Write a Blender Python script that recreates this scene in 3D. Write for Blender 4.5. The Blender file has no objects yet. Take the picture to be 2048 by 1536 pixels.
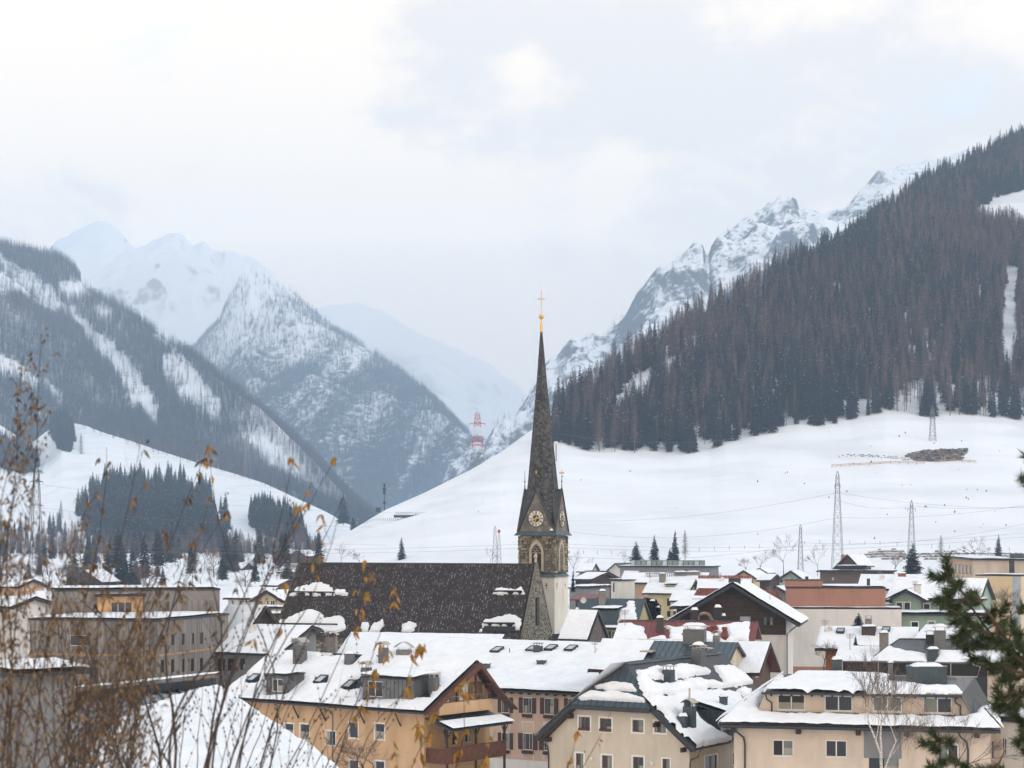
import bpy, math, random
import numpy as np
from math import radians, sin, cos, pi, sqrt, atan2
from mathutils import Vector
SC = bpy.context.scene
COL = SC.collection
# ---------------------------------------------------------------- camera
FPX, HOR, CH = 3800.0, 1070.0, 24.0     # focal length in photo pixels, horizon row, eye height (m)
cam = bpy.data.cameras.new('camera'); camo = bpy.data.objects.new('camera', cam); COL.objects.link(camo)
camo.location = (0, 0, CH); camo.rotation_euler = (pi/2, 0, 0)
cam.lens = 36*FPX/2048; cam.sensor_width = 36; cam.shift_y = (HOR-768)/2048
cam.clip_start = 0.5; cam.clip_end = 60000
cam.dof.use_dof = True; cam.dof.focus_distance = 300; cam.dof.aperture_fstop = 7.5
SC.camera = camo
# ---------------------------------------------------------------- sky and sun
SUN_EL, SUN_AZ = radians(38), radians(118)       # azimuth from north (+Y) clockwise
world = bpy.data.worlds.new('World'); SC.world = world; world.use_nodes = True
nt = world.node_tree; N = nt.nodes; Lk = nt.links; N.clear()
def wn(t, **k):
    n = N.new(t)
    for a, b in k.items(): setattr(n, a, b)
    return n
out = wn('ShaderNodeOutputWorld'); bg = wn('ShaderNodeBackground'); Lk.new(bg.outputs[0], out.inputs[0]); bg.inputs[1].default_value = 0.1
sky = wn('ShaderNodeTexSky'); sky.sky_type = 'NISHITA'; sky.sun_disc = False; sky.sun_elevation = SUN_EL; sky.sun_rotation = SUN_AZ
geo = wn('ShaderNodeTexCoord')
def wmath(op, a, b=None, clamp=False):
    n = wn('ShaderNodeMath', operation=op); n.use_clamp = clamp
    for i, x in enumerate((a, b)):
        if x is None: continue
        if isinstance(x, (int, float)): n.inputs[i].default_value = x
        else: Lk.new(x, n.inputs[i])
    return n.outputs[0]
def wnoise(vec, scale, detail, rough, dist=0.0, loc=(0,0,0), sc=(1,1,1)):
    mp = wn('ShaderNodeMapping'); mp.inputs[1].default_value = loc; mp.inputs[3].default_value = sc; Lk.new(vec, mp.inputs[0])
    n = wn('ShaderNodeTexNoise'); n.inputs['Scale'].default_value = scale; n.inputs['Detail'].default_value = detail
    n.inputs['Roughness'].default_value = rough; n.inputs['Distortion'].default_value = dist; Lk.new(mp.outputs[0], n.inputs['Vector'])
    return n.outputs[0]
def wramp(f, a, b):
    n = wn('ShaderNodeMapRange'); n.interpolation_type = 'SMOOTHSTEP'; n.inputs[1].default_value = a; n.inputs[2].default_value = b; Lk.new(f, n.inputs[0]); return n.outputs[0]
def wmix(f, a, b):
    n = wn('ShaderNodeMix', data_type='RGBA')
    Lk.new(f, n.inputs[0])
    for s, x in ((6, a), (7, b)):
        if isinstance(x, tuple): n.inputs[s].default_value = (*x, 1)
        else: Lk.new(x, n.inputs[s])
    return n.outputs[2]
G = geo.outputs['Generated']
sx = wn('ShaderNodeSeparateXYZ'); Lk.new(G, sx.inputs[0])
n1 = wnoise(G, 5.5, 9, 0.56, 0.35, (3.1, 0.4, 1.2), (1, 1, 1.7))       # broad cloud masses
n2 = wnoise(G, 15.0, 8, 0.58, 0.3, (0.3, 2.4, 5.2), (1, 1, 1.5))      # billows
nn = wmath('ADD', wmath('MULTIPLY', n1, 0.52), wmath('MULTIPLY', n2, 0.48))
def blob(px, py, r, amp):                                               # a cloud mass or gap around one direction of the sky
    v = Vector(((px-1024)/FPX, 1, (HOR-py)/FPX)).normalized()
    d = wn('ShaderNodeVectorMath', operation='DISTANCE'); Lk.new(G, d.inputs[0]); d.inputs[1].default_value = v
    n = wn('ShaderNodeMapRange'); n.interpolation_type = 'SMOOTHSTEP'; Lk.new(d.outputs['Value'], n.inputs[0])
    n.inputs[1].default_value = 0; n.inputs[2].default_value = r/FPX; n.inputs[3].default_value = amp; n.inputs[4].default_value = 0
    return n.outputs[0]
grey = nn
for b in ((1120, 170, 420, .09), (1500, 110, 520, .08), (1950, 140, 420, .10), (880, 170, 260, .08), (200, 180, 420, -.07), (640, 80, 200, -.05), (300, 330, 260, .05), (90, 60, 200, .06), (1150, 330, 330, -.06), (1640, 330, 300, -.06),
          (330, 230, 200, -.05), (800, 420, 420, -.12), (1050, 110, 90, -.1)):
    grey = wmath('ADD', grey, blob(*b))
shade = wramp(grey, 0.47, 0.62)
cloud = wmix(shade, (15.2, 12.5, 9.6), (11.0, 9.7, 8.5))
hz = wramp(sx.outputs[2], 0.0, 0.19)                                     # clouds lighten and warm towards the horizon
cloud = wmix(hz, (27.0, 18.6, 11.6), cloud)
up_ = wramp(sx.outputs[2], 0.34, 0.75); cloud = wmix(up_, cloud, (8.3, 8.8, 9.5))      # cooler overhead
gap = wnoise(G, 9.0, 5, 0.55, 0.3, (7.7, 1.1, 2.6), (1, 1, 1.3))
gg = gap
for b in ((850, 40, 190, .17), (690, 300, 130, .13), (490, 140, 120, .12)):
    gg = wmath('ADD', gg, blob(*b))
gm = wmath('MULTIPLY', wramp(gg, 0.62, 0.78), 0.5)
skyb = wn('ShaderNodeMix', data_type='RGBA'); skyb.blend_type = 'ADD'; skyb.inputs[0].default_value = 1.0    # thin veil over the blue gaps
Lk.new(sky.outputs[0], skyb.inputs[6]); skyb.inputs[7].default_value = (7.4, 8.4, 9.4, 1)
fin = wmix(gm, cloud, skyb.outputs[2])
Lk.new(fin, bg.inputs[0])
sl = bpy.data.lights.new('sun', 'SUN'); sl.energy = 1.0; sl.angle = radians(14); sl.color = (1, 0.95, 0.88)
so = bpy.data.objects.new('sun', sl); COL.objects.link(so)
sd = Vector((sin(SUN_AZ)*cos(SUN_EL), cos(SUN_AZ)*cos(SUN_EL), sin(SUN_EL)))
so.rotation_euler = (-sd).to_track_quat('-Z', 'Y').to_euler(); so.location = (60, -60, 200)
vs = SC.view_settings; vs.view_transform = 'Standard'; vs.look = 'None'; vs.exposure = 0.15; vs.gamma = 1; vs.use_curve_mapping = False
SC.render.engine = 'CYCLES'; cy = SC.cycles
cy.use_denoising = True; cy.max_bounces = 5; cy.diffuse_bounces = 3; cy.glossy_bounces = 2; cy.transmission_bounces = 2; cy.volume_bounces = 4
cy.transparent_max_bounces = 6; cy.caustics_reflective = False; cy.caustics_refractive = False
# ---------------------------------------------------------------- small maths
rnd = random.Random(7)
def X(px, D): return (px-1024)*D/FPX
def zz(py, D): return CH-(py-HOR)*D/FPX
def P(px, py, D): return (X(px, D), D, zz(py, D))
def ray(px, py): return np.array([(px-1024)/FPX, 1.0, (HOR-py)/FPX])
def topx(p):                                      # world -> photo pixel, vectorised
    p = np.asarray(p, float); D = np.maximum(p[..., 1], .1)
    return 1024+p[..., 0]*FPX/D, HOR-(p[..., 2]-CH)*FPX/D
def hit(pl, px, py):                              # ray of sight against plane (point, normal)
    o = np.array([0, 0, CH]); r = ray(px, py); t = np.dot(pl[1], pl[0]-o)/np.dot(pl[1], r); return o+r*t
def _h(x, y, s):
    h = (x*374761393+y*668265263+s*1442695041) & 0xffffffff
    h = ((h ^ (h >> 13))*1274126177) & 0xffffffff
    return ((h ^ (h >> 16)) & 0xffff)/65535.0
def vn(x, y, s=0):
    x = np.asarray(x, float); y = np.asarray(y, float)
    xi = np.floor(x).astype(np.int64); yi = np.floor(y).astype(np.int64); fx = x-xi; fy = y-yi
    fx = fx*fx*(3-2*fx); fy = fy*fy*(3-2*fy)
    a = _h(xi, yi, s); b = _h(xi+1, yi, s); c = _h(xi, yi+1, s); d = _h(xi+1, yi+1, s)
    return (a*(1-fx)+b*fx)*(1-fy)+(c*(1-fx)+d*fx)*fy
def fbm(x, y, o=4, s=0, g=.5):
    t = 0; a = 1; n = 0
    for i in range(o): t = t+a*(vn(x*2**i, y*2**i, s+i*17)-.5); n += a; a *= g
    return t/n*2
def ridged(x, y, o=4, s=0):
    t = 0; a = 1; n = 0
    for i in range(o): t = t+a*(1-np.abs(2*vn(x*2**i, y*2**i, s+i*17)-1)); n += a; a *= .5
    return t/n
def sdf(px, py, poly):                            # signed distance to a polygon, positive inside
    px = np.asarray(px, float); py = np.asarray(py, float)
    d = np.full(px.shape, 1e9); ins = np.zeros(px.shape, bool); n = len(poly)
    for i in range(n):
        x0, y0 = poly[i]; x1, y1 = poly[(i+1) % n]
        ex, ey = x1-x0, y1-y0; t = np.clip(((px-x0)*ex+(py-y0)*ey)/(ex*ex+ey*ey+1e-9), 0, 1)
        d = np.minimum(d, np.hypot(px-x0-t*ex, py-y0-t*ey))
        c = ((y0 > py) != (y1 > py)) & (px < ex*(py-y0)/(ey if abs(ey) > 1e-9 else 1e-9)+x0); ins ^= c
    return np.where(ins, d, -d)
# ---------------------------------------------------------------- materials
MATS = {}
def mat(name, col, rough=.8, var=.15, vs_=.8, bump=.0, bs=8., metal=0., island=0., col2=None, c2s=.3, c2t=(.5, .62), spec=.3, stretch=(1, 1, 1), island_col=None, emit=None, irange=(0., 1.), orand=0., fleck=None):
    if name in MATS: return MATS[name]
    m = bpy.data.materials.new(name); m.use_nodes = True; t = m.node_tree; n = t.nodes; l = t.links
    b = n['Principled BSDF']; b.inputs['Roughness'].default_value = rough; b.inputs['Metallic'].default_value = metal
    b.inputs['Specular IOR Level'].default_value = spec
    g = n.new('ShaderNodeNewGeometry'); mp = n.new('ShaderNodeMapping'); mp.inputs[3].default_value = stretch; l.new(g.outputs['Position'], mp.inputs[0]); pos = mp.outputs[0]
    def noise(s, d=4, r=.55):
        x = n.new('ShaderNodeTexNoise'); x.inputs['Scale'].default_value = s; x.inputs['Detail'].default_value = d; x.inputs['Roughness'].default_value = r; l.new(pos, x.inputs['Vector']); return x.outputs[0]
    def mix(f, a, c, mode='MIX'):
        x = n.new('ShaderNodeMix'); x.data_type = 'RGBA'; x.blend_type = mode
        for i, v in ((0, f), (6, a), (7, c)):
            if isinstance(v, (int, float)): x.inputs[i].default_value = v
            elif isinstance(v, tuple): x.inputs[i].default_value = (*v, 1)
            else: l.new(v, x.inputs[i])
        return x.outputs[2]
    def rng(f, a, c, lo=0., hi=1.):
        x = n.new('ShaderNodeMapRange'); x.inputs[1].default_value = a; x.inputs[2].default_value = c; x.inputs[3].default_value = lo; x.inputs[4].default_value = hi; l.new(f, x.inputs[0]); return x.outputs[0]
    c = col
    if col2: c = mix(rng(noise(c2s), *c2t), c, col2)
    if island_col: c = mix(rng(g.outputs['Random Per Island'], *irange), c, island_col)
    if island:
        v = rng(g.outputs['Random Per Island'], 0, 1, 1-island, 1+island)
        cc = n.new('ShaderNodeCombineXYZ'); [l.new(v, cc.inputs[i]) for i in range(3)]; c = mix(1.0, c, cc.outputs[0], 'MULTIPLY')
    if var:
        v = rng(noise(vs_, 5), .3, .7, 1-var, 1+var)
        cc = n.new('ShaderNodeCombineXYZ'); [l.new(v, cc.inputs[i]) for i in range(3)]; c = mix(1.0, c, cc.outputs[0], 'MULTIPLY')
    if orand:
        oi = n.new('ShaderNodeObjectInfo'); v = rng(oi.outputs['Random'], 0, 1, 1-orand, 1+orand)
        cc = n.new('ShaderNodeCombineXYZ'); [l.new(v, cc.inputs[i]) for i in range(3)]; c = mix(1.0, c, cc.outputs[0], 'MULTIPLY')
    if fleck: c = mix(rng(g.outputs['Random Per Island'], fleck, fleck+.002), c, (.7, .73, .78))
    if isinstance(c, tuple): b.inputs['Base Color'].default_value = (*c, 1)
    else: l.new(c, b.inputs['Base Color'])
    if bump:
        bu = n.new('ShaderNodeBump'); bu.inputs['Strength'].default_value = 1; bu.inputs['Distance'].default_value = bump
        l.new(noise(bs, 5, .6), bu.inputs['Height']); l.new(bu.outputs[0], b.inputs['Normal'])
    if emit: b.inputs['Emission Color'].default_value = (*emit[0], 1); b.inputs['Emission Strength'].default_value = emit[1]
    MATS[name] = m; return m
SNOW = mat('snow', (.77, .795, .835), .7, .06, .6, .12, 2.2, spec=.2)
SNOWG = mat('ground_snow', (.76, .785, .825), .75, .05, .04, .12, .3, spec=.15, col2=(.70, .73, .775), c2s=.022)
GLASS = mat('window_glass', (.018, .022, .028), .08, .0, spec=.6)
GLASSG = mat('window_glass_curtained', (.16, .19, .17), .15, .25, .6, spec=.6)
GLASSB = mat('window_glass_bright', (.34, .38, .42), .12, .3, .7, spec=.6)
WHITE = mat('white_paint', (.72, .71, .69), .5, .04)
WOODF = mat('window_timber', (.20, .115, .06), .6, .15, 3)
WOODD = mat('dark_timber', (.042, .028, .022), .75, .3, 2, .01, 12, island=.25)
WOODR = mat('red_brown_timber', (.10, .042, .028), .7, .25, 2, island=.2)
WOODO = mat('orange_timber', (.26, .10, .04), .7, .25, 2, island=.2)
METAL = mat('grey_blue_sheet_metal', (.062, .085, .10), .42, .18, .9, metal=.35, island=.14)
METALD = mat('dark_sheet_metal', (.036, .044, .054), .45, .18, .9, metal=.3, island=.14)
METALL = mat('pale_zinc', (.42, .38, .33), .4, .12, 1.2, metal=.4)
METALG = mat('grey_sheet_metal', (.12, .125, .13), .4, .2, .8, metal=.4, island=.14)
REDM = mat('red_sheet_metal', (.17, .035, .032), .42, .2, .9, metal=.15, island=.12)
TILE = mat('red_roof_tile', (.26, .075, .045), .8, .25, 2, island=.3)
GUT = mat('gutter_metal', (.035, .04, .048), .5, .1)
RENDER_ = lambda n, c, v=.09: mat(n, c, .9, v, .7, .015, 5, col2=tuple(x*.78 for x in c), c2s=.6, c2t=(.48, .78), stretch=(1, 1, .3))
ORANGE = RENDER_('ochre_render', (.50, .335, .20))
SALMON = RENDER_('salmon_render', (.50, .37, .285))
CREAM = RENDER_('cream_render', (.54, .475, .385))
BEIGE = RENDER_('beige_render', (.58, .49, .40))
OFFW = RENDER_('off_white_render', (.62, .60, .57), .04)
CHW = RENDER_('church_limewash', (.66, .63, .565), .1)
TERRA = RENDER_('terracotta_render', (.35, .185, .14), .03)
GREENR = RENDER_('sage_render', (.25, .34, .27))
YELLR = RENDER_('pale_yellow_render', (.55, .47, .27))
GREYR = RENDER_('grey_render', (.20, .205, .215))
PEACH = RENDER_('peach_render', (.55, .37, .25))
GREENS = mat('green_shutter_paint', (.02, .11, .06), .5)
BROWNS = mat('brown_shutter_paint', (.065, .032, .026), .6, .15, 3)
BRICKC = mat('chimney_render', (.21, .19, .175), .9, .25, 2)
GOLD = mat('gilding', (.62, .40, .10), .35, .1, metal=.7)
BLACK = mat('black_paint', (.02, .02, .022), .6, .0)
STEEL = mat('galvanised_steel', (.16, .175, .19), .6, .1)
STEELR = mat('red_pylon_paint', (.42, .035, .045), .6, .1)
STEELW = mat('white_pylon_paint', (.62, .62, .62), .6, .1)
SHINGLE = mat('weathered_shingle', (.014, .019, .031), .85, .35, .35, island=.5, island_col=(.30, .31, .35), irange=(.55, 1.6), stretch=(1, 1, .35), col2=(.026, .031, .042), c2s=.15)
SLATE = mat('spire_shingle', (.036, .036, .040), .85, .3, .5, island=.3, island_col=(.078, .078, .078))
RUBBLE = mat('mortar', (.20, .185, .155), .95, .3, .6, .05, 3)
STONES = mat('wall_stone', (.15, .145, .12), .9, .2, 1.5, .03, 6, island=.35, island_col=(.33, .285, .215))
STONEG = mat('gable_stone', (.095, .095, .08), .9, .2, 1.5, .02, 6, island=.4, island_col=(.27, .25, .205))
STONEL = mat('dressed_stone', (.42, .37, .29), .85, .2, 1.2, .01, 9)
# ---------------------------------------------------------------- objects
ORG = {}
def tag(o, label=None, cat=None, group=None, kind=None):
    for k, v in (('label', label), ('category', cat), ('group', group), ('kind', kind)):
        if v: o[k] = v
    return o
def thing(name, label, cat, loc, group=None):
    o = bpy.data.objects.new(name, None); COL.objects.link(o); o.location = loc; o.empty_display_size = .5
    ORG[o.name] = np.array(loc, float); return tag(o, label, cat, group)
def mkobj(name, me, parent=None, base=None):
    o = bpy.data.objects.new(name, me); COL.objects.link(o)
    if parent is not None: o.parent = parent; ORG[o.name] = ORG[parent.name]
    else:
        if base is None: base = (0, 0, 0)
        o.location = base; ORG[o.name] = np.array(base, float)
    return o
class MB:
    def __init__(s): s.v = []; s.f = []
    def add(s, vs, fs):
        k = len(s.v); s.v += [tuple(map(float, p)) for p in vs]; s.f += [tuple(i+k for i in f) for f in fs]; return s
    def box8(s, c): return s.add(c, [(0, 3, 2, 1), (4, 5, 6, 7), (0, 1, 5, 4), (1, 2, 6, 5), (2, 3, 7, 6), (3, 0, 4, 7)])
    def box(s, F, x0, x1, y0, y1, z0, z1): return s.box8([F(x0, y0, z0), F(x1, y0, z0), F(x1, y1, z0), F(x0, y1, z0), F(x0, y0, z1), F(x1, y0, z1), F(x1, y1, z1), F(x0, y1, z1)])
    def ext(s, poly, off):
        n = len(poly); a = [np.array(p, float) for p in poly]; b = [p+np.array(off, float) for p in a]
        return s.add(a+b, [tuple(range(n))[::-1], tuple(range(n, 2*n))]+[(i, (i+1) % n, (i+1) % n+n, i+n) for i in range(n)])
    def tube(s, pts, rad, n=5):
        pts = [Vector(p) for p in pts]; k = len(s.v); m = len(pts)
        if not isinstance(rad, (list, tuple)): rad = [rad]*m
        for i, p in enumerate(pts):
            d = (pts[min(i+1, m-1)]-pts[max(i-1, 0)]); d = d.normalized() if d.length > 1e-9 else Vector((0, 0, 1))
            u = d.cross(Vector((0, 0, 1)) if abs(d.z) < .9 else Vector((1, 0, 0))).normalized(); w = d.cross(u)
            for j in range(n):
                a = 2*pi*j/n; q = p+(u*cos(a)+w*sin(a))*rad[i]; s.v.append((q.x, q.y, q.z))
        for i in range(m-1):
            for j in range(n): s.f.append((k+i*n+j, k+i*n+(j+1) % n, k+(i+1)*n+(j+1) % n, k+(i+1)*n+j))
        s.f.append(tuple(k+j for j in range(n))[::-1]); s.f.append(tuple(k+(m-1)*n+j for j in range(n)))
        return s
    def mesh(s, name, m, org=(0, 0, 0), smooth=False):
        me = bpy.data.meshes.new(name); v = np.array(s.v, float)-np.array(org, float) if s.v else np.zeros((0, 3))
        me.from_pydata(v.tolist(), [], s.f)
        for x in (m if isinstance(m, list) else [m]): me.materials.append(x)
        if smooth: me.polygons.foreach_set('use_smooth', [True]*len(me.polygons))
        me.update(); return me
    def build(s, name, m, parent=None, base=None, smooth=False, label=None, kind=None, cat=None, group=None):
        if not s.f: return None
        org = ORG[parent.name] if parent is not None else (base if base is not None else (0, 0, 0))
        return tag(mkobj(name, s.mesh(name, m, org, smooth), parent, base), label, cat, group, kind)
class Fr:                                        # a plan frame: x to the right along the facade, y away from the viewer
    def __init__(s, x, y, yaw): s.x, s.y, s.c, s.s, s.yaw = x, y, cos(yaw), sin(yaw), yaw
    def __call__(s, x, y, z): return (s.x+x*s.c-y*s.s, s.y+x*s.s+y*s.c, z)
    def vec(s, x, y, z=0): return np.array([x*s.c-y*s.s, x*s.s+y*s.c, z])
    def inv(s, p): dx, dy = p[0]-s.x, p[1]-s.y; return (dx*s.c+dy*s.s, -dx*s.s+dy*s.c, p[2])
def fr2(pa, da, pb, db):
    xa, xb = X(pa, da), X(pb, db); return Fr(xa, da, atan2(db-da, xb-xa)), math.hypot(xb-xa, db-da)
ID = Fr(0, 0, 0)
def grid_obj(name, V, m, parent=None, base=None, smooth=True, keep=None, kind=None, label=None, mi=None):
    nv, nu = V.shape[:2]
    idx = np.arange(nv*nu).reshape(nv, nu)
    q = np.stack([idx[:-1, :-1], idx[:-1, 1:], idx[1:, 1:], idx[1:, :-1]], -1).reshape(-1, 4)
    if keep is not None: q = q[keep.reshape(-1)]
    vv = V.reshape(-1, 3)
    if keep is not None:
        u, inv = np.unique(q, return_inverse=True); vv = vv[u]; q = inv.reshape(-1, 4)
    if len(q) == 0: return None
    org = ORG[parent.name] if parent is not None else (base if base is not None else (0, 0, 0))
    vv = vv-np.array(org)
    me = bpy.data.meshes.new(name); me.vertices.add(len(vv)); me.vertices.foreach_set('co', vv.astype(np.float32).ravel())
    me.loops.add(q.size); me.loops.foreach_set('vertex_index', q.astype(np.int32).ravel())
    me.polygons.add(len(q)); me.polygons.foreach_set('loop_start', np.arange(0, q.size, 4, dtype=np.int32)); me.polygons.foreach_set('loop_total', np.full(len(q), 4, np.int32))
    me.polygons.foreach_set('use_smooth', np.full(len(q), smooth))
    me.materials.append(m); me.update(calc_edges=True); me.validate()
    return tag(mkobj(name, me, parent, base), label, None, None, kind)
# ---------------------------------------------------------------- roofs and snow
SEED = [0]; RIP = [0.]
def snow_on(parent, A, B, C, D, t=.4, polys=None, holes=None, edge=.12, cell=.3, rag=.25, over=.12, name='snow', cover=None, r=None):
    """snow lying on the roof quad A (eave left) B (eave right) C (ridge right) D (ridge left); bare spots from photo outlines"""
    A, B, C, D = (np.array(p, float) for p in (A, B, C, D)); SEED[0] += 1; sd_ = SEED[0]; t = t*.74
    if over:
        A0, B0 = A, B; sa, sb = (D-A)/max(np.linalg.norm(D-A), .1), (C-B)/max(np.linalg.norm(C-B), .1); A = A0-sa*over*1.4; B = B0-sb*over*1.4
    lu = max(np.linalg.norm(B-A), np.linalg.norm(C-D)); lv = max(np.linalg.norm(D-A), np.linalg.norm(C-B))
    nu = max(4, int(lu/cell)); nv = max(4, int(lv/cell))
    n = np.cross(B-A, D-A) if np.linalg.norm(B-A) > .2 else np.cross(C-D, D-A)
    n = n/np.linalg.norm(n); n = n if n[2] > 0 else -n
    u = np.linspace(0, 1, nu+1)[None, :, None]; v = np.linspace(0, 1, nv+1)[:, None, None]
    V = (A*(1-u)+B*u)*(1-v)+(D*(1-u)+C*u)*v
    ex = (B-A)/max(np.linalg.norm(B-A), .01) if np.linalg.norm(B-A) > .2 else (C-D)/np.linalg.norm(C-D); ey = np.cross(n, ex)
    s_ = (V-A)@ex; q_ = (V-A)@ey
    quad = [((p-A)@ex, (p-A)@ey) for p in (A, B, C, D)]
    m = sdf(s_, q_, quad); 
    W_ = 1e9
    if polys is not None:
        px, py = topx(V); sc = V[..., 1]/FPX; pm = np.full(m.shape, -1e9)
        for p in polys: pm = np.maximum(pm, sdf(px, py, p)*sc*1.3)
        mq, m = m, pm
    if holes:
        px, py = topx(V); sc = V[..., 1]/FPX
        if polys is None: mq = m; m = m*0+50; polys_ = 1
        for p in holes: m = np.minimum(m, -sdf(px, py, p)*sc*1.3)
    inner = m+rag*fbm(s_*1.3, q_*1.3, 4, sd_)*(1 if polys is not None else (.6 if holes else .15))
    if polys is not None or holes: inner = np.minimum(inner, mq+.12+.06*fbm(s_*1.3, q_*1.3, 3, sd_+2))
    if cover is not None: inner = np.minimum(inner, cover(s_, q_, quad)+rag*fbm(s_*.9, q_*.9, 4, sd_+3))
    rr = r or max(.12, t*.9)
    k = np.clip((inner+(edge if polys is None else 0))/rr, 0, 1); hgt = t*np.sqrt(1-(1-k)**2)
    hgt = hgt*(1+.28*fbm(s_*.35, q_*.5, 4, sd_+9))+t*.06*fbm(s_*2.1, q_*2.1, 3, sd_+5)
    if RIP[0]: hgt = hgt+RIP[0]*np.sin(q_*2*pi/.95+.6*fbm(s_*.1, q_*.3, 2, sd_))*np.clip(k, 0, 1)
    hgt = np.where(k <= 0, -.04, hgt+.02)
    V = V+n*hgt[..., None]
    # push the lip a little past the eave
    V = V-np.where(v < .5/nv, 1, 0)*ey*0
    kk = (k > 0); keep = kk[:-1, :-1] | kk[:-1, 1:] | kk[1:, 1:] | kk[1:, :-1]
    # skirt down to the roof along the outline
    return grid_obj(name, V, SNOW, parent, keep=keep)
def slab(mb, pts, th, n=None):
    p = [np.array(x, float) for x in pts]
    if n is None:
        n = np.cross(p[1]-p[0], p[-1]-p[0]); n = n/np.linalg.norm(n); n = n if n[2] > 0 else -n
    return mb.ext([x-n*th for x in p], n*th)
def clip2(poly, a, b, axis=0):
    def half(pl, c, sgn):
        o = []
        for i in range(len(pl)):
            p, q = pl[i], pl[(i+1) % len(pl)]; dp, dq = sgn*(p[axis]-c), sgn*(q[axis]-c)
            if dp >= 0: o.append(p)
            if dp*dq < 0: t = dp/(dp-dq); o.append((p[0]+(q[0]-p[0])*t, p[1]+(q[1]-p[1])*t))
        return o
    r = half(poly, a, 1); return half(r, b, -1) if len(r) > 2 else []
def metal_panels(parent, pts, m, w=.62, rib=.05, name='roof_panel', ribw=.05):
    """standing-seam roofing: one part per sheet, each with its folded seam; first edge of pts is the eave"""
    p = [np.array(x, float) for x in pts]; ex = (p[1]-p[0])/np.linalg.norm(p[1]-p[0])
    n = np.cross(p[1]-p[0], p[-1]-p[0]); n /= np.linalg.norm(n); n = n if n[2] > 0 else -n; ey = np.cross(n, ex); ey = ey if ey[2] > 0 else -ey
    poly = [((q-p[0])@ex, (q-p[0])@ey) for q in p]; x0 = min(q[0] for q in poly); x1 = max(q[0] for q in poly); k = x0
    to = lambda a, h=0.: p[0]+ex*a[0]+ey*a[1]+n*h
    while k < x1-.05:
        c = clip2(poly, k, min(k+w, x1))
        if len(c) > 2:
            b = MB(); b.ext([to(q, .003) for q in c], n*.012)
            e = [q for q in c if abs(q[0]-k) < 1e-6]
            if len(e) >= 2:
                lo = min(e, key=lambda q: q[1]); hi = max(e, key=lambda q: q[1])
                b.ext([to((lo[0], lo[1]), .012), to((lo[0]+ribw, lo[1]), .012), to((hi[0]+ribw, hi[1]), .012), to(hi, .012)], n*rib)
            b.build(name, m, parent)
        k += w
class Face:                                      # a vertical wall plane: s runs along it, n points outwards
    def __init__(s, F, o, d, n): s.F, s.o, s.d, s.n = F, o, d, n
    def w(s, u, z, out=0.): return s.F(s.o[0]+s.d[0]*u+s.n[0]*out, s.o[1]+s.d[1]*u+s.n[1]*out, z)
    def plane(s): return (np.array(s.w(0, 0)), s.F.vec(*s.n))
    def at(s, px, py):
        p = hit(s.plane(), px, py); l = s.F.inv(p); return ((l[0]-s.o[0])*s.d[0]+(l[1]-s.o[1])*s.d[1], l[2])
    def rect(s, r):
        a = s.at(r[0], r[1]); b = s.at(r[2], r[3]); return (min(a[0], b[0]), min(a[1], b[1]), max(a[0], b[0]), max(a[1], b[1]))
    def box(s, mb, u0, u1, z0, z1, o0, o1):
        mb.box8([s.w(u0, z0, o0), s.w(u1, z0, o0), s.w(u1, z0, o1), s.w(u0, z0, o1), s.w(u0, z1, o0), s.w(u1, z1, o0), s.w(u1, z1, o1), s.w(u0, z1, o1)])
def wall_face(mb, fc, L, zb, top, holes, depth=.16):
    """wall skin with real openings; top = [(s, z)...] roof line; reveals go inwards"""
    top = sorted(top); xs = sorted(set([0, L]+[t[0] for t in top if 0 < t[0] < L]+[h[0] for h in holes]+[h[2] for h in holes])); xs = [x for x in xs if 0 <= x <= L]
    tz = lambda x: float(np.interp(x, [t[0] for t in top], [t[1] for t in top]))
    for a, b in zip(xs[:-1], xs[1:]):
        if b-a < 1e-4: continue
        hs = sorted([h for h in holes if h[0] < (a+b)/2 < h[2]], key=lambda h: h[1]); z = zb
        for h in hs:
            if h[1] > z: mb.add([fc.w(a, z), fc.w(b, z), fc.w(b, h[1]), fc.w(a, h[1])], [(0, 1, 2, 3)])
            z = max(z, h[3])
        mb.add([fc.w(a, z), fc.w(b, z), fc.w(b, max(z, tz(b-1e-5))), fc.w(a, max(z, tz(a+1e-5)))], [(0, 1, 2, 3)])
    for h in holes:
        u0, z0, u1, z1 = h; i = [fc.w(u0, z0), fc.w(u1, z0), fc.w(u1, z1), fc.w(u0, z1)]; o = [fc.w(u0, z0, -depth), fc.w(u1, z0, -depth), fc.w(u1, z1, -depth), fc.w(u0, z1, -depth)]
        mb.add(i+o, [(0, 1, 5, 4), (1, 2, 6, 5), (2, 3, 7, 6), (3, 0, 4, 7)])
WST = dict(
 plain=dict(fr=WHITE, mul=1), small=dict(fr=WHITE, mul=0), tiny=dict(fr=GUT, mul=0),
 wood=dict(fr=WOODF, mul=1, sur=WHITE, sw=.16), woodw=dict(fr=WOODF, mul=1, sur=WHITE, sw=.13),
 och=dict(fr=WHITE, mul=0, sur=WHITE, sw=.1), shut=dict(fr=WOODD, mul=1, bar=1, sur=WHITE, sw=.08, sh=BROWNS, lin=1),
 gshut=dict(fr=WHITE, mul=1, bar=1, sh=GREENS), white2=dict(fr=WHITE, mul=1, fw=.09, sill=1), dark=dict(fr=WOODD, mul=1), redw=dict(fr=BROWNS, mul=0, sur=WHITE, sw=.14))
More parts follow.
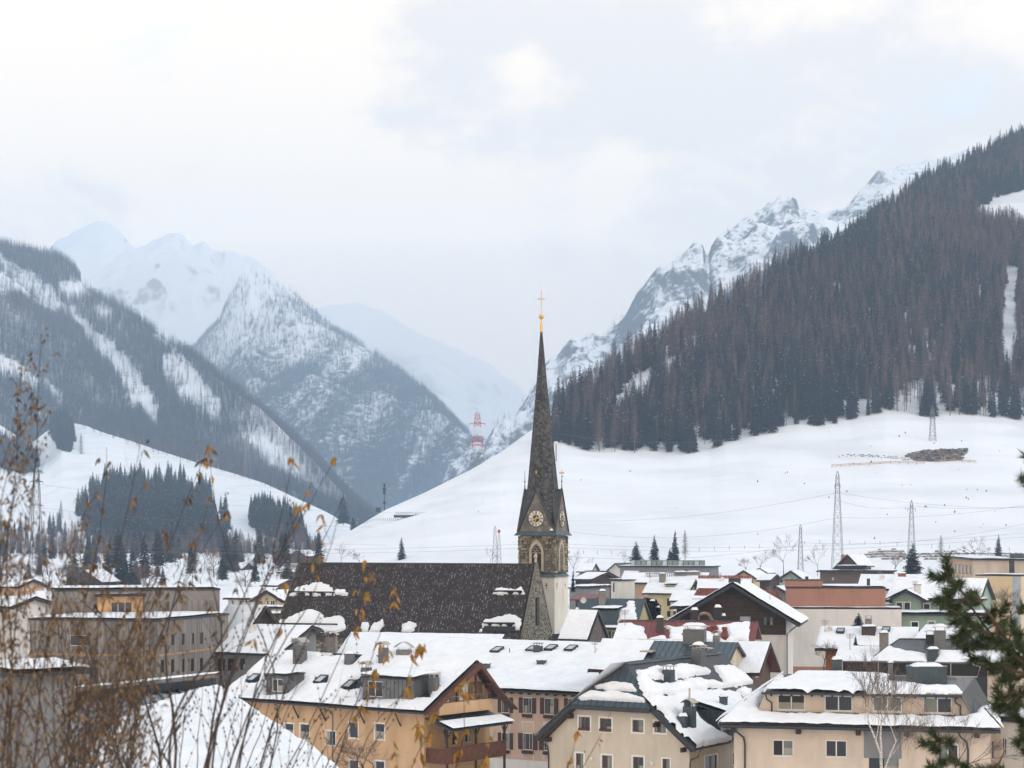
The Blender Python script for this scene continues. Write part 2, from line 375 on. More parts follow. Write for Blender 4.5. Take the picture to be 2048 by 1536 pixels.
def window(parent, fc, r, style, pane=None, lod=0):
    st = dict(WST[style]) if isinstance(style, str) else dict(style); u0, z0, u1, z1 = r; w = u1-u0; h = z1-z0; d = -.11; fw = min(st.get('fw', .065), w*.14)
    f = MB()
    for a, b, c, e in ((u0, u1, z0, z0+fw), (u0, u1, z1-fw, z1), (u0, u0+fw, z0+fw, z1-fw), (u1-fw, u1, z0+fw, z1-fw)): fc.box(f, a, b, c, e, d, d+.05)
    nm = st.get('mul', 0)
    for k in range(nm): c = u0+w*(k+1)/(nm+1); fc.box(f, c-fw*.55, c+fw*.55, z0+fw, z1-fw, d, d+.052)
    if st.get('bar'): fc.box(f, u0+fw, u1-fw, z0+h*.62, z0+h*.62+fw*.5, d, d+.045)
    wo = f.build('window', st['fr'], parent)
    SEED[0] += 1; rr = random.Random(SEED[0]*7+3)
    for k in range(nm+1):
        a = u0+w*k/(nm+1); b = u0+w*(k+1)/(nm+1); g = MB(); g.add([fc.w(a+fw*.4, z0+fw*.4, d+.015), fc.w(b-fw*.4, z0+fw*.4, d+.015), fc.w(b-fw*.4, z1-fw*.4, d+.015), fc.w(a+fw*.4, z1-fw*.4, d+.015)], [(0, 1, 2, 3)])
        g.build('pane', pane or rr.choice([GLASS, GLASS, GLASS, GLASSG]), wo)
        if pane is None and lod == 0 and rr.random() < .45:
            hh = rr.choice([.35, .5, 1.]); ww = .3 if hh == 1. else 1.; c = MB(); fc.box(c, a+fw, a+fw+(b-a-2*fw)*ww, z0+fw, z0+fw+(h-2*fw)*hh, d+.0155, d+.02); c.build('curtain', mat('curtain_cloth', (.30, .29, .26), .9, .15), wo)
    if st.get('sur'):
        s = MB(); sw = st['sw']; fc.box(s, u0-sw, u1+sw, z1, z1+sw, .0, .03); fc.box(s, u0-sw, u1+sw, z0-sw, z0, .0, .045); fc.box(s, u0-sw, u0, z0, z1, 0, .03); fc.box(s, u1, u1+sw, z0, z1, 0, .03)
        s.build('surround', st['sur'], wo)
    if st.get('sill'): s = MB(); fc.box(s, u0-.06, u1+.06, z0-.07, z0, -.1, .07); s.build('sill', WHITE, wo)
    if st.get('lin'):
        s = MB(); fc.box(s, u0-.1, u1+.1, z0-.52, z0-.16, .03, .28) ; s.build('flower_box', WOODD, wo)
    if st.get('sh'):
        for a, b in ((u0-w*.52-.06, u0-.06), (u1+.06, u1+w*.52+.06)):
            s = MB(); fc.box(s, a, b, z0-.05, z1+.05, .03, .065)
            for k in range(9 if lod == 0 else 0): zz_ = z0+(h)*(k+.5)/9; fc.box(s, a+.06, b-.06, zz_-.03, zz_+.03, .065, .08)
            s.build('shutter', st['sh'], wo)
    return wo
def chimney(parent, F, c, w, d, h, m=BRICKC, cap='snow', capm=METALL, down=1.2):
    """c: where it leaves the roof (world point)"""
    l = F.inv(c); b = MB(); b.box(F, l[0]-w/2, l[0]+w/2, l[1]-d/2, l[1]+d/2, l[2]-down, l[2]+h)
    o = b.build('chimney', m, parent); z = l[2]+h; e = MB()
    if cap in ('flat', 'arch', 'plate'):
        for a in (-1, 1):
            for q in (-1, 1): e.box(F, l[0]+a*w*.4-.03, l[0]+a*w*.4+.03, l[1]+q*d*.4-.03, l[1]+q*d*.4+.03, z, z+.32)
        if cap == 'plate': e.box(F, l[0]-w*.62, l[0]+w*.62, l[1]-d*.62, l[1]+d*.62, z+.32, z+.38)
        else:
            n = 8; R = w*.66; hh = .12 if cap == 'flat' else R*.55
            top = [(l[0]-R+2*R*i/n, z+.3+hh*sin(pi*i/n)) for i in range(n+1)]
            for i in range(n):
                (a, za), (q, zb) = top[i], top[i+1]; y0, y1 = l[1]-d*.7, l[1]+d*.7
                e.box8([F(a, y0, za), F(q, y0, zb), F(q, y1, zb), F(a, y1, za), F(a, y0, za+.05), F(q, y0, zb+.05), F(q, y1, zb+.05), F(a, y1, za+.05)])
    else: e.box(F, l[0]-w*.57, l[0]+w*.57, l[1]-d*.57, l[1]+d*.57, z, z+.09)
    e.build('chimney_cap', capm if cap != 'snow' else GUT, o)
    if cap == 'snow' or (cap == 'flat' and int(w*100) % 2): lump(o, F(l[0], l[1], z+(.09 if cap == 'snow' else .46)), w*.55, d*.55, .28)
    return o
def lump(parent, c, rx, ry, h, seed=None, name='snow'):
    SEED[0] += 1; s = SEED[0]; n = 8; V = np.zeros((n+1, n+1, 3)); g = np.linspace(-1, 1, n+1)
    a, b = np.meshgrid(g, g); r = np.maximum(np.abs(a), np.abs(b))*.5+np.hypot(a, b)*.5
    V[..., 0] = c[0]+a*rx; V[..., 1] = c[1]+b*ry; V[..., 2] = c[2]-.02+h*np.sqrt(np.clip(1-np.clip(r, 0, 1)**3, 0, 1))*(1+.3*fbm(a*2+s, b*2, 3, s))
    return grid_obj(name, V, SNOW, parent)
def skylight(parent, pl, ex, px, py, w=.85, h=1.25, lift=.28):
    """roof window lying on roof plane pl; ex = direction along the roof"""
    p = hit(pl, px, py); n = np.array(pl[1])/np.linalg.norm(pl[1]); n = n if n[2] > 0 else -n; ex = ex/np.linalg.norm(ex); ey = np.cross(n, ex)
    q = lambda a, b, z: p+ex*a+ey*b+n*z
    f = MB(); t = .09
    for a, b, c, d in ((-w/2, w/2, -h/2, -h/2+t), (-w/2, w/2, h/2-t, h/2), (-w/2, -w/2+t, -h/2, h/2), (w/2-t, w/2, -h/2, h/2)):
        f.box8([q(a, c, -.1), q(b, c, -.1), q(b, d, -.1), q(a, d, -.1), q(a, c, lift+.06), q(b, c, lift+.06), q(b, d, lift+.06), q(a, d, lift+.06)])
    o = f.build('skylight', METALD, parent)
    g = MB(); g.box8([q(-w/2+t, -h/2+t, lift-.06), q(w/2-t, -h/2+t, lift-.06), q(w/2-t, h/2-t, lift-.06), q(-w/2+t, h/2-t, lift-.06), q(-w/2+t, -h/2+t, lift), q(w/2-t, -h/2+t, lift), q(w/2-t, h/2-t, lift), q(-w/2+t, h/2-t, lift)])
    g.build('pane', GLASSB, o); return o
def dormer(parent, F, pl, r, depth, m=METALG, win=(.15, .5, .15, .85), slope=.06, snow=.3, ov=.18, ws='plain', seams=True, wmat=None):
    """shed dormer: px rectangle r of its front; the box runs back into the roof"""
    p0 = hit(pl, r[0], r[3]); y = F.inv(p0)[1]; fc = Face(F, (0, y), (1, 0), (0, -1)); u0, z0, u1, z1 = fc.rect(r)
    z0 -= .1; b = MB(); wr = None
    if win: wr = (u0+(u1-u0)*win[0], z0+(z1-z0)*win[2], u0+(u1-u0)*win[1], z0+(z1-z0)*win[3])
    fw = Face(F, (u0, y), (1, 0), (0, -1)); wall_face(b, fw, u1-u0, z0, [(0, z1), (u1-u0, z1)], [(wr[0]-u0, wr[1], wr[2]-u0, wr[3])] if wr else [], .14)
    zt = z1+slope*depth
    for u in (u0, u1): b.add([F(u, y, z0-.4), F(u, y+depth, z0-.4), F(u, y+depth, zt), F(u, y, z1)], [(0, 1, 2, 3)])
    o = b.build('dormer', m, parent)
    if seams:
        s = MB(); k = u0+.45
        while k < u1-.1:
            if not wr or k < wr[0]-.05 or k > wr[2]+.05: s.box(F, k-.015, k+.015, y-.04, y, z0, z1)
            k += .5
        j = y+.4
        while j < y+depth:
            s.box(F, u0-.035, u0, j, j+.03, z0, z1); s.box(F, u1, u1+.035, j, j+.03, z0, z1); j += .5
        s.build('seam', m, o, kind='stuff')
    if wr: window(parent, Face(F, (0, y), (1, 0), (0, -1)), wr, ws, wmat)
    t = MB(); A, B, C, D = F(u0-ov, y-ov, z1), F(u1+ov, y-ov, z1), F(u1+ov, y+depth, zt), F(u0-ov, y+depth, zt)
    slab(t, [np.array(q)+np.array([0, 0, .1]) for q in (A, B, C, D)], .1); t.build('dormer_roof', METALD, o)
    if snow: up = np.array([0, 0, .1]); snow_on(o, A+up, B+up, C+up, D+up, snow, cell=.2)
    return o
HOUSES = {}
def house(name, label, F, L, W, prof, zb=0., ov=.7, og=.8, axis='x', wallm=OFFW, roofm=GUT, cat='house', group=None, snow=.4, sn=None, wins=(), gablem=None, board=WOODD,
          cell=.35, lod=0, panels=None, hipl=0., hipr=0., cover=None, th=.2, gutter=True, gz=None, snowsides=True, rafters=False, holes=(), polys=None):
    """pitched-roof building; prof = roof line (q, z) across, outline incl. overhang; windows by photo rectangle: (face, rect, style[, pane])"""
    if axis == 'x': T = lambda p, q, z: F(p, q, z); Lp, Wq = L, W
    else: T = lambda p, q, z: F(q, p, z); Lp, Wq = W, L
    if F.y < 300: zb = min(zb, -9)
    loc = T(Lp/2, Wq/2, zb); h = thing(name, label, cat, loc, group)
    def face(k):
        if axis == 'x': d = {'lo': ((og, ov), (1, 0), (0, -1)), 'hi': ((og, Wq-ov), (1, 0), (0, 1)), 'p0': ((og, ov), (0, 1), (-1, 0)), 'p1': ((Lp-og, ov), (0, 1), (1, 0))}[k]
        else: d = {'lo': ((ov, og), (0, 1), (-1, 0)), 'hi': ((Wq-ov, og), (0, 1), (1, 0)), 'p0': ((ov, og), (1, 0), (0, -1)), 'p1': ((ov, Lp-og), (1, 0), (0, 1))}[k]
        return Face(F, *d)
    pz = lambda q: float(np.interp(q, [a for a, _ in prof], [b for _, b in prof]))
    FC = {k: face(k) for k in ('lo', 'hi', 'p0', 'p1')}; R = {k: [] for k in FC}
    for w_ in wins: R[w_[0]].append((FC[w_[0]].rect(w_[1]) if len(w_[1]) == 4 else w_[1][:4], w_[2], w_[3] if len(w_) > 3 else None))
    sl, wq = Lp-2*og, Wq-2*ov; b = MB()
    wall_face(b, FC['lo'], sl, zb, [(0, pz(ov)-th), (sl, pz(ov)-th)], [r[0] for r in R['lo']])
    wall_face(b, FC['hi'], sl, zb, [(0, pz(Wq-ov)-th), (sl, pz(Wq-ov)-th)], [r[0] for r in R['hi']])
    gt = [(0, pz(ov)-th)]+[(q-ov, z-th) for q, z in prof if ov < q < Wq-ov]+[(wq, pz(Wq-ov)-th)]
    g = MB() if gablem else b
    if gablem and gz is None: gz = min(prof[0][1], prof[-1][1])-th-.3
    for k, hp in (('p0', hipl), ('p1', hipr)):
        tp = [(a, min(z, pz(0)-th+.02)) for a, z in gt] if hp > 1 else gt
        if gablem:
            lowr = [(r[0]) for r in R[k] if r[0][3] < gz]; hir = [r[0] for r in R[k] if r[0][3] >= gz]
            wall_face(b, FC[k], wq, zb, [(0, gz), (wq, gz)], lowr)
            fk = FC[k]; f2 = Face(F, (fk.o[0]+fk.n[0]*.06, fk.o[1]+fk.n[1]*.06), fk.d, fk.n); wall_face(g, f2, wq, gz-.05, tp, hir, .22)
        else: wall_face(b, FC[k], wq, zb, tp, [r[0] for r in R[k]])
    b.build('wall', wallm, h)
    if gablem: g.build('gable_wall', gablem, h)
    for k in R:
        for r, st, pn in R[k]: window(h, FC[k], r, st, pn, lod)
    # roof planes
    S = MB(); planes = []
    zmax = max(z for _, z in prof); qr = [q for q, z in prof if z == zmax][0]
    for i in range(len(prof)-1):
        (q0, z0), (q1, z1) = prof[i], prof[i+1]
        def cut(q, z):   # hips shorten the ridge
            f0 = 0 if not (hipl or hipr) else (z-min(prof[0][1], prof[-1][1]))/(zmax-min(prof[0][1], prof[-1][1])+1e-6)
            return hipl*max(f0, 0), Lp-hipr*max(f0, 0)
        a0, b0 = cut(q0, z0); a1, b1 = cut(q1, z1); Q = [T(a0, q0, z0), T(b0, q0, z0), T(b1, q1, z1), T(a1, q1, z1)]
        slab(S, Q, th)
        if z1 >= z0: el = Q
        else: el = [Q[3], Q[2], Q[1], Q[0]]
        planes.append(el)
    hz = min(prof[0][1], prof[-1][1])
    for hp, s in ((hipl, 0), (hipr, 1)):
        if hp:
            p0 = 0 if s == 0 else Lp; pr = hp if s == 0 else Lp-hp
            el = [T(p0, 0, prof[0][1]), T(p0, Wq, prof[-1][1]), T(pr, qr, zmax), T(pr, qr, zmax)]; slab(S, el[:3], th); planes.append(el)
    S.build('roof', roofm, h)
    if board and not (hipl and hipr):
        B = MB()
        for p, s, hp in ((0, -1, hipl), (Lp, 1, hipr)):
            if hp: continue
            for i in range(len(prof)-1):
                (q0, z0), (q1, z1) = prof[i], prof[i+1]; e = .06*s
                B.box8([T(p+.004*s, q0, z0-th-.1), T(p+e, q0, z0-th-.1), T(p+e, q1, z1-th-.1), T(p+.004*s, q1, z1-th-.1), T(p+.004*s, q0, z0+.05), T(p+e, q0, z0+.05), T(p+e, q1, z1+.05), T(p+.004*s, q1, z1+.05)])
        B.build('verge_board', board, h)
    if gutter:
        for q, z, s in ((0, prof[0][1], -1), (Wq, prof[-1][1], 1)):
            t = MB(); t.box8([T(0, q+s*.0, z-th*.9), T(Lp, q, z-th*.9), T(Lp, q+s*.13, z-th*.9), T(0, q+s*.13, z-th*.9), T(0, q+s*.0, z-.03), T(Lp, q, z-.03), T(Lp, q+s*.13, z-.03), T(0, q+s*.13, z-.03)]); t.build('gutter', GUT, h)
    if rafters:
        k = .5
        while k < Lp: t = MB(); t.box(F if axis == 'x' else F, *((k, k+.14, .15, ov) if axis == 'x' else (.15, ov, k, k+.14)), prof[0][1]-th-.2, prof[0][1]-th); t.build('rafter_tail', WOODD, h); k += 1.15
    if panels:
        for el in planes: metal_panels(h, el if el[2] != el[3] else el[:3], panels[0], panels[1])
    if snow:
        for i, el in enumerate(planes):
            tt = snow[i] if isinstance(snow, (list, tuple)) else snow
            if not tt: continue
            snow_on(h, *el, t=tt, cell=cell, cover=cover, polys=polys if i == 0 else None, holes=holes if i == 0 else None)
    pl = []
    for el in planes:
        a, b_, c = (np.array(x, float) for x in (el[0], el[1], el[2])); n = np.cross(b_-a, c-a); n /= np.linalg.norm(n); pl.append((a, n if n[2] > 0 else -n))
    h_ = dict(o=h, F=F, FC=FC, planes=pl, quads=planes, T=T, L=Lp, W=Wq); HOUSES[h.name] = h_; return h_
def gable_prof(W, ze, zr, off=.5): return [(0, ze), (W*off, zr), (W, ze)]
def pxhouse(name, label, pl_, dl, pr_, dr, pye, pyr, W, wall, axis='x', dref=None, **k):
    """house from the photo columns of its front eave ends, the distances there, its eave row and ridge row"""
    F, L = fr2(pl_, dl, pr_, dr); d = (dl+dr)/2 if dref is None else dref
    ze = zz(pye, d)
    if axis == 'x': zr = zz(pyr, d+W/2); prof = gable_prof(W, ze, zr)
    else: zr = zz(pyr, d); prof = gable_prof(L, ze, zr)
    return house(name, label, F, L, W, prof, axis=axis, wallm=wall, zb=min(gz_at(F.x, d)-1, ze-2.5), **k)
def gz_at(x, y):                                   # height of the valley floor
    return float(np.interp(y, [0, 220, 320, 800, 1500, 3000], [-9, -9, -1, 11.0, 12.0, 12.0]))
# ================================================================ land
def resample(line, xs):
    a = np.array(line, float); return np.interp(xs, a[:, 0], a[:, 1]), np.interp(xs, a[:, 0], a[:, 2])
LAND = {}
def sheet(name, lines, vs, nu, nv, m, kind='structure', x0=-350, x1=2450, amp=0, asc=300, seed=1, back=None, crestj=0, jsc=60, ridge=False, label=None, gull=0, gsc=120, gsk=.0):
    xs = np.linspace(x0, x1, nu); R = [resample(l, xs) for l in lines]
    v = np.linspace(0, 1, nv); D = np.zeros((nv, nu)); Z = np.zeros((nv, nu))
    Zs = np.array([zz(r[0], r[1]) for r in R]); Ds = np.array([r[1] for r in R])
    for j, t in enumerate(v):
        i = min(max(np.searchsorted(vs, t)-1, 0), len(vs)-2); f = (t-vs[i])/(vs[i+1]-vs[i])
        D[j] = Ds[i]*(1-f)+Ds[i+1]*f; Z[j] = Zs[i]*(1-f)+Zs[i+1]*f
    Xw = (xs[None, :]-1024)*D/FPX
    w = np.minimum(v*4, 1)*np.minimum((1-v)*5, 1); w = w[:, None]
    f = (ridged(Xw/asc, D/asc, 5, seed)-.5) if ridge else fbm(Xw/asc, D/asc, 5, seed)
    Z = Z+amp*w*f
    if gull:      # gullies running down the fall line
        gx = (Xw+gsk*D)/gsc; Z = Z+gull*w*(ridged(gx, D/(gsc*7), 4, seed+40)-.5)
    if crestj: Z = Z+crestj*np.clip(v*3-2, 0, 1)[:, None]*fbm(Xw/jsc, D*0+.3, 5, seed+5, .6)
    if back:
        k = 7; D2 = D[-1][None]+np.linspace(0, 1, k+1)[1:, None]*back; fall = np.linspace(0, 1, k+1)[1:, None]**1.2
        Z2 = Z[-1][None]*(1-fall)+(-.5)*fall; D = np.vstack([D, D2]); Z = np.vstack([Z, Z2]); Xw = np.vstack([Xw, (xs[None]-1024)*Ds[-1][None]/FPX*np.ones((k, 1))])
    V = np.stack([Xw, D, Z], -1); LAND[name] = (V, nv)
    return grid_obj(name, V, m, None, (0, 0, 0), kind=kind, label=label)
def sample_land(name, n, seed, vmin=0., extra=0):
    V, nv = LAND[name]; V = V[:nv+extra]; r = np.random.RandomState(seed); a = V[:-1, :-1]; b = V[:-1, 1:]; c = V[1:, :-1]; d = V[1:, 1:]
    ar = (np.abs(b[..., 0]-a[..., 0])*np.abs(c[..., 1]-a[..., 1])).ravel(); ar = np.maximum(ar, 0); cs = np.cumsum(ar); i = np.searchsorted(cs, r.rand(n)*cs[-1]); i = np.minimum(i, len(ar)-1)
    j, k = np.unravel_index(i, a.shape[:2]); s = r.rand(n, 1); t = r.rand(n, 1)
    p = a[j, k]*(1-s)*(1-t)+b[j, k]*s*(1-t)+c[j, k]*(1-s)*t+d[j, k]*s*t
    return p, (j+t[:, 0])/(nv-1), r
# mountain materials: real snow, rock and far forest colours, broken up by slope and fall-line streaks
def mtn(name, dark, dark2, bias, sx_=.012, sy=.0022, skew=0., snowc=(.78, .80, .84), speck=.05, nrm=0., fine=.5, w=.07, big=.0012, alt=None):
    m = bpy.data.materials.new(name); m.use_nodes = True; t = m.node_tree; n = t.nodes; l = t.links; b = n['Principled BSDF']; b.inputs['Roughness'].default_value = .95; b.inputs['Specular IOR Level'].default_value = .1
    g = n.new('ShaderNodeNewGeometry'); sp = n.new('ShaderNodeSeparateXYZ'); l.new(g.outputs['Position'], sp.inputs[0])
    def ma(op, a, c):
        x = n.new('ShaderNodeMath'); x.operation = op
        for i, q in enumerate((a, c)):
            if isinstance(q, (int, float)): x.inputs[i].default_value = q
            else: l.new(q, x.inputs[i])
        return x.outputs[0]
    def noise(vec, s, d, r=.6):
        x = n.new('ShaderNodeTexNoise'); x.inputs['Scale'].default_value = s; x.inputs['Detail'].default_value = d; x.inputs['Roughness'].default_value = r; l.new(vec, x.inputs['Vector']); return x.outputs[0]
    cx = n.new('ShaderNodeCombineXYZ'); l.new(ma('MULTIPLY', ma('ADD', sp.outputs[0], ma('MULTIPLY', sp.outputs[2], skew)), sx_), cx.inputs[0]); l.new(ma('MULTIPLY', sp.outputs[2], sy), cx.inputs[1]); l.new(ma('MULTIPLY', sp.outputs[1], sy*.3), cx.inputs[2])
    streak = noise(cx.outputs[0], 1, 6, .62); bigN = noise(g.outputs['Position'], big, 5, .55); fn = noise(g.outputs['Position'], speck, 5, .65)
    f = ma('ADD', ma('ADD', ma('MULTIPLY', streak, .45), ma('MULTIPLY', bigN, .35)), ma('MULTIPLY', fn, .2*fine/.5))
    if nrm: sn = n.new('ShaderNodeSeparateXYZ'); l.new(g.outputs['Normal'], sn.inputs[0]); f = ma('ADD', f, ma('MULTIPLY', ma('SUBTRACT', sn.outputs[2], .75), nrm))
    if alt: f = ma('ADD', f, ma('MULTIPLY', ma('MAXIMUM', ma('SUBTRACT', sp.outputs[2], alt[0]), 0), alt[1]))
    mr = n.new('ShaderNodeMapRange'); mr.inputs[1].default_value = bias-w; mr.inputs[2].default_value = bias+w; l.new(f, mr.inputs[0])
    mx = n.new('ShaderNodeMix'); mx.data_type = 'RGBA'; l.new(mr.outputs[0], mx.inputs[0]); mx.inputs[7].default_value = (*snowc, 1)
    m2 = n.new('ShaderNodeMix'); m2.data_type = 'RGBA'; l.new(noise(g.outputs['Position'], speck*.4, 4), m2.inputs[0]); m2.inputs[6].default_value = (*dark, 1); m2.inputs[7].default_value = (*dark2, 1); l.new(m2.outputs[2], mx.inputs[6])
    l.new(mx.outputs[2], b.inputs['Base Color']); return m
# valley floor
ys = np.concatenate([np.linspace(-200, 800, 60), np.linspace(850, 3000, 30), [5000, 9000, 12400]]); xs = np.concatenate([[-12000, -8000, -3000], np.linspace(-1500, 1500, 90), [3000, 8000, 12000]])
XX, YY = np.meshgrid(xs, ys); ZZ = np.interp(YY, [0, 220, 320, 800, 1500, 3000], [-9, -9, -1, 11.0, 12.0, 12.0])+.6*fbm(XX/60, YY/60, 4, 3)*(YY > 380)
grid_obj('ground', np.stack([XX, YY, ZZ], -1), SNOWG, None, (0, 0, 0), kind='structure', label='snow covered valley floor between the houses')
# right hill: meadow below, wooded slope above
EDGE = [(600, 1112, 950), (700, 1085, 930), (850, 1040, 930), (1000, 975, 990), (1060, 945, 1040), (1120, 905, 1060), (1250, 915, 1060), (1320, 918, 1060), (1420, 905, 1060), (1450, 888, 1070), (1520, 876, 1075), (1600, 862, 1080), (1700, 850, 1090), (1770, 832, 1100), (1850, 835, 1100), (1950, 830, 1100), (2050, 838, 1100), (2450, 830, 1100)]
CREST = [(600, 1116, 980), (630, 1103, 985), (700, 1062, 1000), (770, 1020, 1030), (850, 985, 1060), (940, 940, 1110), (1000, 905, 1140), (1060, 862, 1175), (1115, 838, 1190), (1200, 785, 1220), (1280, 728, 1250), (1370, 668, 1300), (1480, 610, 1370), (1570, 553, 1430), (1690, 500, 1520), (1850, 385, 1750), (2048, 285, 2000), (2450, 100, 2400)]
FOOT = [(600, 1150, 880), (700, 1150, 830), (1000, 1160, 780), (2450, 1160, 740)]
HILLS = mat('slope_snow', (.75, .775, .815), .75, .06, .06, .28, .5, spec=.15, col2=(.68, .71, .755), c2s=.05, stretch=(.22, .3, 1.6))
sheet('hill', [FOOT, EDGE, CREST], [0, .38, 1], 620, 230, HILLS, x0=585, x1=2450, amp=7, asc=160, seed=4, back=900, gull=1.2, gsc=22)
LH_C = [(-350, 760, 2900), (0, 850, 2700), (60, 888, 2600), (100, 858, 2600), (123, 841, 2500), (171, 851, 2450), (212, 867, 2400), (253, 879, 2400), (321, 902, 2300), (393, 925, 2200), (478, 950, 2100), (530, 967, 2000), (581, 991, 1900), (649, 1022, 1800), (697, 1048, 1700), (730, 1075, 1650), (790, 1108, 1600), (900, 1112, 1500)]
LH_M = [(-350, 1000, 1900), (0, 1010, 1850), (250, 1030, 1700), (500, 1055, 1600), (640, 1080, 1500), (900, 1112, 1400)]
LH_F = [(-350, 1122, 1250), (900, 1125, 1250)]
sheet('meadow_hill', [LH_F, LH_M, LH_C], [0, .45, 1], 260, 120, SNOWG, x0=-350, x1=900, amp=14, asc=260, seed=9, back=500)
LM_C = [(-350, 330, 4300), (-100, 450, 4000), (0, 492, 3900), (60, 506, 3850), (110, 514, 3800), (145, 535, 3750), (165, 570, 3700), (200, 598, 3600), (270, 640, 3550), (330, 684, 3500), (390, 722, 3400), (450, 768, 3300), (520, 816, 3200), (590, 880, 3100), (650, 943, 3000), (700, 1002, 2900), (740, 1035, 2850), (800, 1075, 2800), (900, 1095, 2750)]
LM_F = [(-350, 1080, 2700), (900, 1100, 2500)]
LM_M = [(-350, 520, 3500), (0, 560, 3350), (100, 640, 3300), (200, 740, 3200), (300, 800, 3150), (400, 860, 3050), (500, 920, 2950), (600, 985, 2850), (700, 1050, 2750), (900, 1098, 2600)]
FORESTM = mtn('forest_floor', (.07, .075, .07), (.11, .085, .075), .60, .03, .01, 0, speck=.06)
sheet('left_mountain', [LM_F, LM_M, LM_C], [0, .6, 1], 420, 200, FORESTM if 0 else SNOWG, x0=-350, x1=900, amp=110, asc=520, seed=12, back=900, crestj=8, jsc=90, gull=55, gsc=260, gsk=.25)
M_E = mtn('wooded_rocky_slope', (.028, .045, .066), (.055, .062, .075), .615, .010, .0017, -.55, speck=.05, fine=.8, w=.035, alt=(470, .00062))
E_C = [(-50, 780, 6600), (330, 760, 6500), (390, 688, 6400), (440, 640, 6300), (448, 612, 6300), (460, 585, 6300), (474, 562, 6300), (485, 550, 6300), (500, 546, 6300), (520, 556, 6300), (540, 566, 6250), (570, 582, 6200), (600, 602, 6150), (640, 634, 6100), (700, 672, 6000), (750, 706, 5900), (800, 738, 5800), (850, 778, 5650), (900, 828, 5500), (950, 882, 5350), (1000, 925, 5200), (1060, 975, 5050), (1200, 1060, 4900)]
sheet('middle_mountain', [[(-50, 1085, 4300), (1200, 1085, 4300)], [(-50, 900, 5300), (390, 860, 5300), (500, 800, 5300), (640, 830, 5200), (800, 900, 5000), (950, 990, 4800), (1200, 1075, 4600)], E_C], [0, .5, 1], 520, 260, M_E, x0=-50, x1=1200, amp=160, asc=700, seed=21, back=1500, crestj=28, jsc=120, ridge=True, gull=150, gsc=330, gsk=.28)
M_S = mtn('high_snow_and_rock', (.10, .105, .12), (.17, .165, .17), .43, .012, .005, .3, speck=.02, nrm=.9, fine=1.2, w=.05, big=.004)
sheet('high_peak', [[(-100, 900, 6400), (1100, 920, 6400)], [(-100, 720, 7300), (200, 660, 7300), (300, 620, 7300), (357, 600, 7300), (480, 640, 7200), (640, 760, 7100), (1100, 880, 7100)],
    [(-100, 640, 8000), (150, 620, 8100), (240, 520, 8100), (285, 502, 8100), (320, 476, 8000), (350, 464, 8000), (360, 466, 8000), (385, 493, 7950), (405, 486, 7900), (418, 494, 7900), (430, 513, 7900), (450, 508, 7800), (480, 511, 7800), (505, 518, 7800), (530, 533, 7700), (550, 550, 7700), (570, 570, 7650), (640, 650, 7650), (700, 715, 7650), (1100, 900, 7650)]], [0, .5, 1], 420, 200, M_S, x0=-100, x1=1100, amp=450, asc=1000, seed=33, back=1500, crestj=55, jsc=170, ridge=True)
sheet('farthest_peak', [[(-200, 800, 8500), (700, 800, 8500)], [(-200, 700, 9500), (40, 560, 9500), (110, 484, 9500), (135, 470, 9500), (150, 461, 9500), (195, 448, 9500), (205, 449, 9500), (240, 468, 9500), (285, 505, 9500), (400, 600, 9500), (700, 700, 9500)]], [0, 1], 200, 80, M_S, x0=-200, x1=700, amp=350, asc=1300, seed=37, back=2000, crestj=50, jsc=200, ridge=True)
M_F = mtn('far_wooded_ridge', (.06, .07, .08), (.10, .095, .095), .52, .006, .0015, .3, speck=.012)
sheet('far_ridge', [[(550, 1060, 6600), (1250, 1060, 6600)], [(550, 800, 8500), (650, 745, 8500), (720, 707, 8500), (800, 702, 8500), (860, 708, 8500), (910, 748, 8500), (970, 797, 8300), (1040, 842, 8200), (1090, 885, 8100), (1250, 960, 8000)]], [0, 1], 260, 140, M_F, x0=550, x1=1250, amp=220, asc=800, seed=41, back=2000, crestj=25, jsc=150, gull=120, gsc=400)
sheet('farthest_ridge', [[(450, 980, 8800), (1350, 980, 8800)], [(450, 660, 9800), (560, 640, 9800), (640, 612, 9800), (720, 604, 9800), (800, 648, 9800), (880, 676, 9800), (960, 716, 9800), (1020, 766, 9800), (1070, 803, 9800), (1120, 855, 9800), (1350, 950, 9800)]], [0, 1], 200, 100, M_S, x0=450, x1=1350, amp=350, asc=1300, seed=43, back=2000, crestj=45, jsc=220, gull=120, gsc=600)
M_G = mtn('craggy_slope', (.045, .055, .07), (.10, .10, .11), .635, .016, .0035, .75, speck=.07, nrm=.5, fine=1.3, w=.06)
